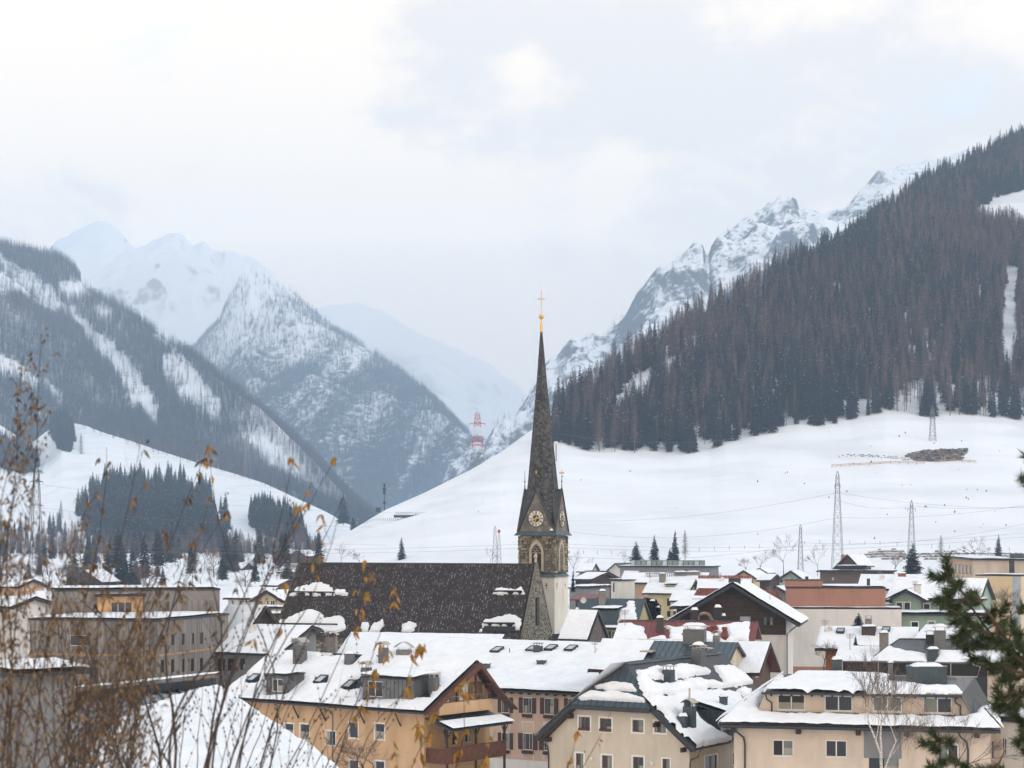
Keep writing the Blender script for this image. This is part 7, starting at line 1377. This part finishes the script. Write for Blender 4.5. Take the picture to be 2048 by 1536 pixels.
rocks('dark rocky patch laid bare in the snowfield beside a pylon', [(1812, 912), (1850, 902), (1932, 900), (1920, 921), (1870, 923), (1830, 920)], 900, .5, 1.5, ROCK)
rocks('thin dark edge of the cut track left of the rock patch', [(1668, 914), (1700, 909), (1750, 911), (1812, 914), (1835, 921), (1820, 922), (1750, 914), (1700, 911.5)], 170, .15, .5, ROCK, 'track_edge')
rocks('grey masonry of a stone pit behind the brown gable', [(1690, 1121), (1755, 1101), (1805, 1101), (1812, 1115), (1770, 1120), (1750, 1112)], 420, .3, .9, mat('pit_stone', (.16, .16, .165), .95, .3, .3, island=.4, island_col=(.32, .29, .27)), 'stone_pit')
rocks('low grey bank with shrubs behind the school roof', [(1830, 1108), (1900, 1104), (2060, 1106), (2060, 1116), (1840, 1118)], 420, .3, .9, mat('pit_stone', (.16, .16, .165)), 'stone_bank')
# power lines
def wire(label, a, b, sag=2.5, r=.045):
    a, b = np.array(P(*a)), np.array(P(*b)); g = MB(); g.tube([a+(b-a)*t-np.array([0, 0, sag*4*t*(1-t)]) for t in np.linspace(0, 1, 13)], r, 3); g.build('power_line', STEEL, None, tuple(a), label=label, cat='cable', group='power lines over the valley')
for k, (a, b, s_) in enumerate([((-60, 1083, 700), (1110, 1085, 800), 3), ((1110, 1087, 780), (2150, 1056, 700), 4), ((-60, 1090, 690), (1110, 1093, 800), 3), ((1110, 1094, 780), (2150, 1064, 700), 4), ((73, 968, 880), (1100, 1020, 1000), 6), ((73, 1015, 880), (1100, 1040, 1000), 6), ((73, 1042, 880), (1100, 1085, 900), 5),
        ((1100, 1040, 900), (1675, 985, 700), 4), ((1675, 985, 700), (2150, 1010, 800), 3), ((1675, 1035, 700), (2150, 990, 760), 3), ((1130, 1062, 850), (1675, 1035, 700), 5), ((1130, 1112, 760), (1601, 1090, 740), 3), ((1601, 1085, 740), (2150, 1020, 760), 5), ((1110, 866, 1060), (1500, 874, 1000), 4), ((1675, 1000, 700), (1823, 1012, 780), 2), ((1823, 1012, 780), (2150, 1002, 800), 2)]):
    wire('thin power line sagging across the snowy slope behind the town', a, b, s_)
# trees of the town
def conifer(label, px, base, top, D, kind='spruce', var=0, wide=1., zb=None, group=None):
    H = (base-top)*D/FPX; t = put_tree(kind, var, P(px, base, D), H/25., label, group, wide=wide*1.0); return t
for a in (('lone dark spruce on the meadow foot above the church roof', 803, 1130, 1074, 850, 'spruce', 0, 1.35), ('small spruce tip above the nave ridge', 943, 1130, 1104, 850, 'spruce', 2, 1.3), ('broad spruce first of the three behind the grey hall', 1272, 1130, 1082, 640, 'spruce', 2, 1.9), ('second spruce behind the grey hall, full and pointed', 1309, 1130, 1070, 640, 'spruce', 0, 1.5),
          ('slender tallest spruce behind the grey hall', 1350, 1128, 1060, 650, 'spruce', 1, 1.3), ('bushy small spruce left of the slender one', 1340, 1130, 1096, 640, 'spruce', 2, 1.6), ('bare larch just right of the slender spruce', 1370, 1128, 1060, 655, 'larch', 0, 1.3), ('big town spruce under the right pylon', 1825, 1150, 1086, 540, 'spruce', 2, 2.1),
          ('frosted larch behind the school roof at left', 1882, 1122, 1070, 770, 'larch', 1, 1.5), ('spruce behind the school roof at the right edge', 1997, 1120, 1068, 780, 'spruce', 1, 1.4), ('brown green cypress bush behind the orange timber house', 1717, 1262, 1225, 262, 'spruce', 2, 2.6), ('tiny young spruce in front of the orange timber house roof', 1711, 1300, 1270, 225, 'spruce', 3, 1.6),
          ('dark fir among the village houses beyond the clad block', 250, 1165, 1110, 640, 'spruce', 0, 1.6), ('dark fir left of the nave among village roofs', 445, 1160, 1108, 640, 'spruce', 2, 1.5), ('bushy fir in the village right of the other', 510, 1165, 1112, 620, 'spruce', 1, 1.7), ('blue spruce at the meadow junction', 686, 1048, 985, 1500, 'spruce', 2, 1.5),
          ('small fir at the junction of the two hills', 706, 1062, 1030, 1400, 'spruce', 0, 1.6), ('bare larch alone on the upper left meadow', 162, 925, 866, 2200, 'larch', 0, 1.2), ('bare larch low on the left meadow', 122, 1055, 1000, 1500, 'larch', 2, 1.3), ('dark evergreen just behind the tower edge', 1146, 1185, 1140, 330, 'spruce', 1, .9), ('dark fir behind village roof far left', 315, 1160, 1118, 700, 'spruce', 3, 1.6)):
    conifer(*a)
BM = {}
def bare(key, seed, **k):
    tr, tw = bare_mb(seed, **k); BM[key] = (tr.mesh('trunk', BARK), tw.mesh('twigs', TWIG))
bare('a', 3, H=12, spread=.42, r0=.16, depth=5, split=3); bare('b', 8, H=12, spread=.34, r0=.14, depth=5, split=3); bare('c', 12, H=12, spread=.55, r0=.2, depth=5, split=3, twig=.03)
def baretree(label, px, base, top, D, key, wide=1., name='bare_tree', group=None):
    H = (base-top)*D/FPX; t = thing(name, label, 'tree', P(px, base, D), group); s = H/11.; t.scale = (s*wide, s*wide, s); t.rotation_euler = (0, 0, rnd.uniform(0, 6))
    for nm, me in zip(('trunk', 'twigs'), BM[key]): o = bpy.data.objects.new(nm, me); COL.objects.link(o); o.parent = t
for a in (('bare round tree left of the pair at the meadow foot', 1492, 1148, 1110, 640, 'c', 1.1), ('larger bare round tree right of the pair at the meadow foot', 1522, 1146, 1098, 640, 'a', 1.1), ('tall hanging bare birch behind the pale green house', 1567, 1148, 1068, 640, 'b', .9), ('thin bare birch left of the tallest pylon', 1635, 1150, 1086, 640, 'b', .8), ('bare birch close behind the tower', 1148, 1150, 1098, 500, 'a', .8),
          ('bare tree on the meadow foot above the nave', 682, 1132, 1084, 860, 'a', .9), ('bare shrub right of it above the nave', 720, 1132, 1100, 860, 'c', 1.2), ('bare dark tree left of the big town spruce', 1788, 1152, 1098, 560, 'c', 1.1), ('bare tree behind the school roof in the middle', 1950, 1122, 1072, 780, 'b', 1.2), ('low bare tree behind the school roof', 1972, 1122, 1085, 780, 'a', 1.1), ('bare brown tree in front of the school, behind the pine', 2022, 1250, 1162, 320, 'c', 1.2),
          ('black bare tree at the left wall of the orange timber house', 1648, 1338, 1272, 236, 'c', 1.1), ('bare shrub left of the spruces behind the grey hall', 1248, 1135, 1100, 640, 'a', 1.1), ('pale bare tree behind the mast pair', 981, 1130, 1095, 800, 'b', .9), ('small bare tree beyond the white cottage', 1180, 1140, 1115, 700, 'b', 1.), ('bare brown tree before the yellow house', 1275, 1240, 1190, 300, 'c', 1.2)):
    baretree(*a)
for i in range(120):
    px_ = rnd.uniform(-30, 640); D = rnd.uniform(560, 1250); b_ = 1070+(24-gz_at(0, D))*FPX/D; h_ = rnd.uniform(7, 14)*FPX/D
    baretree('bare tree or shrub scattered among the village houses left of the church', px_, b_, b_-h_, D, rnd.choice('abc'), 1.1, group='bare village trees on the left')
for i in range(60):
    px_ = rnd.uniform(-30, 640); D = rnd.uniform(600, 1250); b_ = 1070+(24-gz_at(0, D))*FPX/D; h_ = rnd.uniform(8, 17)*FPX/D
    conifer('dark spruce scattered among the village houses left of the church', px_, b_, b_-h_, D, 'spruce', rnd.randrange(4), 1.5, group='village spruces on the left')
# round evergreen with snow blobs
c = np.array(P(1296, 1243, 288)); t = thing('evergreen_bush', 'round dark evergreen with blobs of snow behind the red roof', 'bush', tuple(c)); g = MB(); r = random.Random(5)
for i in range(4200):
    th2, ph = r.uniform(0, 2*pi), math.acos(r.uniform(-1, 1)); R = r.uniform(.55, 1)**.5; q = c+np.array([1.9*R*sin(ph)*cos(th2), 1.5*R*sin(ph)*sin(th2), 1.75+1.8*R*cos(ph)]); d = np.array([r.uniform(-1, 1) for _ in range(3)])*.36; e_ = np.array([r.uniform(-1, 1) for _ in range(3)])*.22; g.add([q, q+d, q+e_], [(0, 1, 2)])
g.build('foliage', SPRUCE, t, kind='stuff'); g = MB(); g.tube([c-[0, 0, 3], c+[0, 0, 2]], .15, 5); g.build('trunk', BARK, t)
for q in ((-1.3, -1.0, 3.0), (.6, -1.2, 3.2), (1.4, -.6, 2.2), (-.6, -1.4, 1.6)): lump(t, tuple(c+np.array(q)), .4, .4, .25)
# birch in front of the beige house
BIR = []
tr, tw = bare_mb(21, H=11.5, spread=.36, r0=.15, depth=5, split=3, droop=.0, twig=.018, bend=.22); c = P(1768, 1580, 140); b = thing('birch_tree', 'white barked leafless birch with hanging brown twigs before the beige house', 'tree', c)
me = tr.mesh('trunk', BIRCHB); o = bpy.data.objects.new('trunk', me); COL.objects.link(o); o.parent = b
r = random.Random(9); hang = MB(); ends = [v for v in tw.v[::7]]
for v in ends:
    if r.random() < .3 and v[2] > 3.5:
        q = Vector(v); pts_ = [tuple(q)]; l = r.uniform(.4, 1.5); d = Vector((r.uniform(-.4, .4), r.uniform(-.4, .4), -.3))
        for k in range(3): d = (d+Vector((r.uniform(-.2, .2), r.uniform(-.2, .2), -.55))).normalized(); q = q+d*l/3; pts_.append(tuple(q))
        hang.tube(pts_, .008, 3)
for mb_ in (tw, hang): me = mb_.mesh('twigs', BIRCHT); o = bpy.data.objects.new('twigs', me); COL.objects.link(o); o.parent = b; o['kind'] = 'stuff'
b.scale = (1.05, 1.05, .95)
baretree('leafless brown shrub rising before the ochre house wall', 748, 1600, 1448, 150, 'c', 1.35, name='bare_shrub'); baretree('thin bare shrub at the right corner of the beige house', 1912, 1600, 1400, 140, 'b', 1.2, name='bare_shrub')
# ================================================================ foreground twigs and pine
STEM = mat('brown_twig_bark', (.045, .031, .026), .8, .3, 40)
STEMG = mat('olive_brown_twig_bark', (.052, .034, .023), .8, .3, 40)
DRY = mat('dry_brown_leaf', (.085, .052, .030), .8, .25, 30, island=.5, island_col=(.17, .115, .062))
YEL = mat('yellow_withered_leaf', (.32, .20, .03), .7, .2, 30, island=.4, island_col=(.22, .09, .025))
def leaf(mb, p, L, w, r, droop=.8):
    d = Vector((r.uniform(-1, 1), r.uniform(-1, 1), -droop-r.random())).normalized(); s = d.cross(Vector((r.uniform(-1, 1), r.uniform(-1, 1), .2))).normalized(); n = d.cross(s); p = Vector(p)
    a = p+d*L*.35; b = p+d*L*.75; k = n*L*.16
    mb.add([p, a+s*w, b+s*w*.6+k, p+d*L+k*2, b-s*w*.6+k, a-s*w, a-k*.5], [(0, 1, 6), (0, 6, 5), (1, 2, 4, 5), (2, 3, 4)])
def shrub(label, stems, D, seed, leafm=DRY, leaves=.5, barkm=STEM, twigs=6, r0=2.6, name='leafless_shrub', ll=.032, tw_len=(40, 120), leafzone=.4, cat='shrub', jag=6):
    """stems: photo polylines from root to tip at distance D (metres); side twigs and withered leaves grow off them"""
    r = random.Random(seed); px = D/FPX; t = thing(name, label, cat, (X(stems[0][0][0], D), D, 0)); tw, lf = MB(), MB()
    for st in stems:
        dd = D*r.uniform(.9, 1.12); n = 14; a = np.array(st, float); cum = np.concatenate([[0], np.cumsum(np.hypot(*np.diff(a, axis=0).T))]); u = np.linspace(0, cum[-1], n)
        xs_, ys_ = np.interp(u, cum, a[:, 0]), np.interp(u, cum, a[:, 1]); k = np.ones(3)/3
        xs_[1:-1] = np.convolve(xs_, k, 'valid'); ys_[1:-1] = np.convolve(ys_, k, 'valid'); lean = r.uniform(-.6, .6)
        P3 = [np.array(P(x+r.uniform(-1, 1)*jag*.3, y, dd))+np.array([0, lean*i/n, 0]) for i, (x, y) in enumerate(zip(xs_, ys_))]
        m = MB(); m.tube(P3, [r0*.85*px*dd/D*(1-.78*i/(n-1)) for i in range(n)], 5); m.build('stem', barkm, t)
        for _ in range(int(twigs*max(.4, cum[-1]/500))):
            f = r.uniform(.15, .97); i = min(int(f*(n-1)), n-2); p = P3[i]+(P3[i+1]-P3[i])*(f*(n-1)-i); d = Vector(P3[i+1]-P3[i]).normalized(); sd_ = r.choice((-1, 1)); l = r.uniform(*tw_len)*px*(1.15-f*.6)
            e = (d+Vector((sd_*r.uniform(.35, .8), r.uniform(-.5, .5), r.uniform(-.1, .25)))).normalized(); q = Vector(p); pts_ = [tuple(q)]
            for k_ in range(4): e = (e+Vector((r.uniform(-.12, .12), r.uniform(-.1, .1), .08))).normalized(); q = q+e*l/4; pts_.append(tuple(q))
            w = r0*px*(1-f*.7)*.42; tw.tube(pts_, [w, w*.8, w*.6, w*.45, w*.3], 3)
            if f > leafzone:
                for pp in pts_[1:]:
                    if r.random() < leaves:
                        for _k in range(r.randint(1, 3)): leaf(lf, pp, ll*r.uniform(.6, 1.3), ll*.17, r)
            else:
                for pp in pts_[1:]: tw.add([tuple(Vector(pp)+Vector(o)*px*2.2) for o in ((-1, 0, 0), (1, 0, 0), (0, 0, 2.5), (0, 1, 1))], [(0, 1, 2), (0, 2, 3)])
        for i in range(int(n*leafzone), n):
            if r.random() < leaves:
                for _k in range(r.randint(2, 5)): leaf(lf, P3[i]+np.array([r.uniform(-1, 1), r.uniform(-1, 1), r.uniform(-1, 1)])*px*5, ll*r.uniform(.7, 1.5), ll*.19, r)
    tw.build('twigs', barkm, t, kind='stuff'); lf.build('withered_leaves', leafm, t, kind='stuff')
    return t
R_ = random.Random(31)
shrub('tall twigs hung with dense tan seed clusters at the far left edge', [[(-10, 1700), (0, 1300), (18, 1050), (30, 900), (22, 760), (22, 640)], [(30, 1700), (20, 1350), (5, 1100), (20, 950), (62, 860), (84, 800)], [(-40, 1600), (-20, 1200), (10, 960), (5, 780), (15, 700)], [(10, 1600), (50, 1300), (40, 1120), (70, 980), (118, 880), (150, 835)], [(-30, 1500), (0, 1150), (30, 1000), (80, 905), (96, 850)], [(60, 1650), (90, 1350), (150, 1100), (200, 1000), (182, 1000), (215, 985)]], 6.5, 1, DRY, .65, STEMG, 24, 3.0, ll=.020, tw_len=(30, 110), leafzone=.1)
th_st = []
for i in range(46):
    x0 = R_.uniform(-60, 330); h = R_.choice([R_.uniform(1150, 1330), R_.uniform(1050, 1250), R_.uniform(1250, 1450)]); sl_ = R_.uniform(-.35, .75); x1 = x0+sl_*(1650-h)*.8
    if x1 > 330: x1 = R_.uniform(120, 330)
    th_st.append([(x0, 1680), ((x0*.6+x1*.4)+R_.uniform(-20, 20), 1540), ((x0*.25+x1*.75)+R_.uniform(-20, 20), (1500+h)/2), (x1, h)])
shrub('dense brown thicket of dry seeded twigs filling the lower left corner', th_st[:24], 5.6, 2, DRY, .34, STEMG, 26, 2.6, name='thicket', ll=.018, tw_len=(40, 150), leafzone=.0)
shrub('second, darker layer of the brown thicket in the lower left', th_st[24:], 7.4, 3, DRY, .32, STEM, 26, 2.6, name='thicket', ll=.024, tw_len=(40, 150), leafzone=.0)
shrub('thin upright twigs with few leaves left of the nave, in the foreground', [[(165, 1640), (190, 1400), (225, 1230), (262, 1120), (300, 1010), (322, 900)], [(120, 1640), (150, 1400), (190, 1180), (228, 1050), (240, 900)], [(150, 1640), (230, 1380), (280, 1230), (330, 1100), (365, 1010), (412, 885)], [(200, 1640), (240, 1450), (300, 1290), (370, 1120), (430, 1020)], [(250, 1640), (270, 1480), (330, 1280), (395, 1170), (452, 1000)]], 8., 4, DRY, .35, STEM, 10, 2.4, leafzone=.35, ll=.038)
shrub('long arching twig with an orange leaf tuft at its tip', [[(520, 1640), (560, 1400), (530, 1300), (470, 1180), (430, 1080), (405, 960), (397, 885)]], 8.2, 5, YEL, .3, STEM, 3, 2.2, leafzone=.9, ll=.045)
shrub('forked dark branch crossing the clad building and the annex', [[(350, 1640), (342, 1450), (318, 1370), (308, 1300), (322, 1200), (345, 1120), (372, 1060)], [(345, 1640), (346, 1460), (372, 1390), (420, 1330), (455, 1290), (470, 1245), (505, 1200), (540, 1110)], [(410, 1640), (420, 1500), (445, 1390), (462, 1290), (452, 1190), (430, 1120)], [(340, 1640), (325, 1480), (290, 1330), (250, 1250), (190, 1190)]], 7.2, 6, DRY, .12, STEM, 9, 4.2, leafzone=.6, name='dark_branch')
shrub('sweeping bare twigs rising to the right in front of the church', [[(415, 1640), (440, 1440), (500, 1260), (560, 1130), (620, 1040), (690, 925)], [(380, 1640), (450, 1360), (510, 1200), (560, 1080), (610, 960)], [(400, 1640), (430, 1440), (480, 1290), (540, 1110), (577, 915)], [(500, 1640), (540, 1480), (600, 1330), (655, 1220), (705, 1150)], [(450, 1640), (490, 1480), (560, 1300), (640, 1200), (690, 1040)], [(460, 1640), (480, 1460), (512, 1330), (575, 1190), (665, 990)], [(430, 1640), (470, 1500), (505, 1420), (560, 1290), (590, 1180)], [(300, 1640), (330, 1500), (400, 1380), (470, 1290), (530, 1270)]], 7.8, 7, YEL, .16, STEM, 8, 2.9, leafzone=.8, ll=.042)
shrub('thin twigs with yellow leaf clusters before the ochre house', [[(520, 1640), (600, 1480), (660, 1340), (700, 1240), (728, 1150)], [(640, 1640), (680, 1500), (720, 1380), (760, 1260), (786, 1180)], [(690, 1640), (720, 1540), (770, 1450), (810, 1380), (838, 1290)], [(600, 1640), (640, 1560), (690, 1460), (735, 1400), (750, 1340)]], 8.6, 8, YEL, .6, STEM, 7, 2.0, leafzone=.6, ll=.045)
shrub('low yellowish leaf sprays before the wooden balcony', [[(760, 1660), (800, 1580), (840, 1500), (870, 1440), (880, 1400)], [(860, 1660), (890, 1590), (915, 1530), (930, 1470), (925, 1360)], [(900, 1660), (930, 1600), (950, 1550), (985, 1500), (990, 1470)], [(820, 1660), (840, 1600), (850, 1550), (835, 1480), (828, 1420)]], 8.0, 9, YEL, .62, STEM, 6, 2.0, leafzone=.3, ll=.045)
shrub('single reed-like twig with orange leaves before the cream house', [[(1080, 1680), (1110, 1600), (1135, 1530), (1150, 1480), (1158, 1440)], [(1060, 1680), (1110, 1620), (1160, 1540), (1200, 1470), (1226, 1408)]], 8.5, 10, YEL, .4, STEM, 3, 1.6, leafzone=.65, ll=.05)
shrub('fan of fine bare shoots over the near snow roof', [[(330+i*26+R_.uniform(-10, 10), 1660), (335+i*30+R_.uniform(-14, 14), 1540), (345+i*34+R_.uniform(-18, 18), 1440), (350+i*38+R_.uniform(-20, 20), R_.uniform(1290, 1420))] for i in range(13)], 8.8, 11, DRY, .04, STEM, 9, 1.9, leafzone=.8, tw_len=(50, 160))
# pine
NEED = mat('pine_needles', (.014, .030, .012), .6, .3, 20, island=.5, island_col=(.038, .055, .022))
def pine(label, limbs, tufts, D, seed, seg=None):
    r = random.Random(seed); px = D/FPX; t = thing('pine_branch', label, 'branch', P(*limbs[0][0], D)); pl = []
    for lb in limbs:
        a = np.array(lb, float); n = len(a); P3 = [np.array(P(x, y, D+.25*sin(i*1.3+seed))) for i, (x, y) in enumerate(a)]; g = MB(); g.tube(P3, [4.6*px*(1-.75*i/(n-1)) for i in range(n)], 6); g.build('limb', mat('pine_bark', (.07, .045, .03), .9, .3, 30), t)
        for i in range(n-1):
            for f in np.linspace(0, 1, 6): pl.append(P3[i]+(P3[i+1]-P3[i])*f)
    pl = np.array(pl); g = MB(); tw = MB()
    for (x, y) in tufts:
        c = np.array(P(x, y, D+r.uniform(-.35, .35))); j = np.argmin(np.sum((pl-c)**2*[1, .3, 1], 1)); d = Vector(c-pl[j]); d = (d.normalized() if d.length > .02 else Vector((-.5, 0, .6)))+Vector((-.25, 0, .35)); d.normalize()
        tw.tube([tuple(pl[j]), tuple((pl[j]+c)/2+np.array([0, 0, -.01])), tuple(c)], [2.2*px, 1.6*px, 1.2*px], 4)
        Lt = r.uniform(20, 38)*px
        for k in range(170):
            b = Vector(c)+d*Lt*r.uniform(-1., .35); a = Vector((r.gauss(0, 1), r.gauss(0, 1), r.gauss(0, 1))); a = (a-a.project(d)).normalized(); e = (d*r.uniform(.4, 1.1)+a*.9).normalized(); l = r.uniform(15, 27)*px; s = e.cross(Vector((0, 1, .1))).normalized()*px*.8
            g.add([b-s, b+s, b+e*l], [(0, 1, 2)])
    g.build('needles', NEED, t, kind='stuff'); tw.build('twigs', mat('pine_bark', (.10, .055, .03)), t, kind='stuff')
def fill(poly, step, seed):
    r = random.Random(seed); b = np.array(poly); o = []; y = b[:, 1].min()
    while y < b[:, 1].max():
        x = b[:, 0].min()
        while x < b[:, 0].max():
            q = (x+r.uniform(-1, 1)*step*.5, y+r.uniform(-1, 1)*step*.5)
            if float(sdf(np.array([q[0]]), np.array([q[1]]), poly)[0]) > 0 and r.random() < .86: o.append(q)
            x += step
        y += step*.8
    return o
pine('large dark green pine bough reaching in from the right edge', [[(2200, 1420), (2110, 1370), (2040, 1320), (1990, 1280), (1950, 1225), (1918, 1175), (1885, 1128)], [(2110, 1370), (2040, 1345), (1980, 1330), (1930, 1300)], [(2040, 1320), (1980, 1230), (1950, 1190)], [(2200, 1560), (2120, 1500), (2060, 1450), (2010, 1410)], [(1990, 1280), (1940, 1240), (1895, 1215)], [(2120, 1500), (2080, 1420), (2030, 1380)]],
     fill([(1862, 1112), (1884, 1108), (1905, 1140), (1935, 1165), (1925, 1185), (1895, 1190), (1870, 1165)], 22, 1)+fill([(1890, 1215), (1950, 1190), (2000, 1235), (2065, 1290), (2100, 1330), (2100, 1540), (2055, 1530), (2025, 1450), (1975, 1400), (2000, 1350), (1940, 1320), (1905, 1275), (1930, 1255), (1885, 1240)], 23, 2)+[(2025, 1250), (2045, 1215), (1895, 1212), (1880, 1200), (2010, 1215)], 11., 3)
pine('small pine shoot poking up at the lower right', [[(1990, 1640), (1950, 1560), (1915, 1520), (1880, 1480)], [(1950, 1560), (1990, 1545), (2010, 1500)]], fill([(1842, 1520), (1852, 1470), (1880, 1455), (1905, 1480), (1925, 1510), (1900, 1540), (1860, 1545)], 24, 4)+[(1960, 1540), (1985, 1540), (1930, 1535)], 10.5, 5)
pine('pine twig tips at the right edge over the meadow', [[(2140, 990), (2090, 975), (2055, 965)], [(2140, 950), (2080, 925), (2060, 918)]], [(2050, 962), (2062, 975), (2056, 915), (2070, 930), (2085, 980)], 10.5, 6)
def merge(src, dst):                              # storeys and wings built apart belong to one building
    off = src.location-dst.location
    for c in list(src.children): c.parent = dst; c.location = c.location+off
    bpy.data.objects.remove(src)
for s_, d_ in (('timber_upper_storey', 'timber_clad_building'), ('terracotta_storey', 'white_block'), ('green_house_wing', 'sage_green_house'), ('green_house_canopy', 'sage_green_house'), ('green_house_roof', 'sage_green_house'), ('school_front_block', 'school_building'), ('school_window_wing', 'school_building'), ('cream_front_extension', 'cream_two_window_house'), ('yellow_house_wing', 'yellow_balcony_house')):
    merge(bpy.data.objects[s_], bpy.data.objects[d_])
for n_, l_ in (('white_block', 'large white windowless block carrying a terracotta storey and snowy flat roofs'), ('timber_clad_building', 'weathered grey timber clad block with set-back upper storey and ochre porch'), ('school_building', 'long peach and yellow beige building with rows of narrow windows, far right'), ('sage_green_house', 'sage green house with brown framed windows, snowy gable and canopy')):
    bpy.data.objects[n_]['label'] = l_
# ================================================================ air
HAZE = 1.35e-4
hb = MB(); hb.box(ID, -12500, 12500, -600, 12450, -11, 1800)
hm = bpy.data.materials.new('valley_haze'); hm.use_nodes = True; n = hm.node_tree.nodes; n.clear(); o_ = n.new('ShaderNodeOutputMaterial'); pv = n.new('ShaderNodeVolumePrincipled')
pv.inputs['Color'].default_value = (.62, .80, 1.0, 1); pv.inputs['Density'].default_value = HAZE; pv.inputs['Anisotropy'].default_value = .55
hm.node_tree.links.new(pv.outputs[0], o_.inputs['Volume'])
hz_ = hb.build('haze', hm, base=(0, 0, 0), kind='stuff', label='bluish winter haze filling the valley')
V = []; n_ = 28; m_ = 56
for i in range(1, n_):
    for j in range(m_): a_, b_ = pi*i/n_, 2*pi*j/m_; V.append((-420+3300*sin(a_)*cos(b_), 8100+2500*sin(a_)*sin(b_), 590+580*cos(a_)))
V += [(-420, 8100, 1170), (-420, 8100, 10)]; T0 = len(V)-2; FA = []
for i in range(n_-2):
    for j in range(m_): FA.append((i*m_+j, (i+1)*m_+j, (i+1)*m_+(j+1) % m_, i*m_+(j+1) % m_))
for j in range(m_): FA.append((T0, j, (j+1) % m_)); FA.append((T0+1, (n_-2)*m_+(j+1) % m_, (n_-2)*m_+j))
mm = MB(); mm.add(V, FA); mt = bpy.data.materials.new('low_cloud'); mt.use_nodes = True; n = mt.node_tree.nodes; n.clear(); o_ = n.new('ShaderNodeOutputMaterial'); pv = n.new('ShaderNodeVolumePrincipled')
pv.inputs['Color'].default_value = (1.0, .98, .95, 1); pv.inputs['Density'].default_value = 2.7e-4; pv.inputs['Anisotropy'].default_value = .45; mt.node_tree.links.new(pv.outputs[0], o_.inputs['Volume'])
mm.build('mist', mt, base=(-420, 7950, 10), kind='stuff', label='bank of low snow cloud veiling the far end of the valley')
for o in list(SC.objects):
    if o.get('label') is None and 'label' in o.keys(): del o['label']
print('objects', len(SC.objects), 'tris', sum(len(m.polygons) for m in bpy.data.meshes))
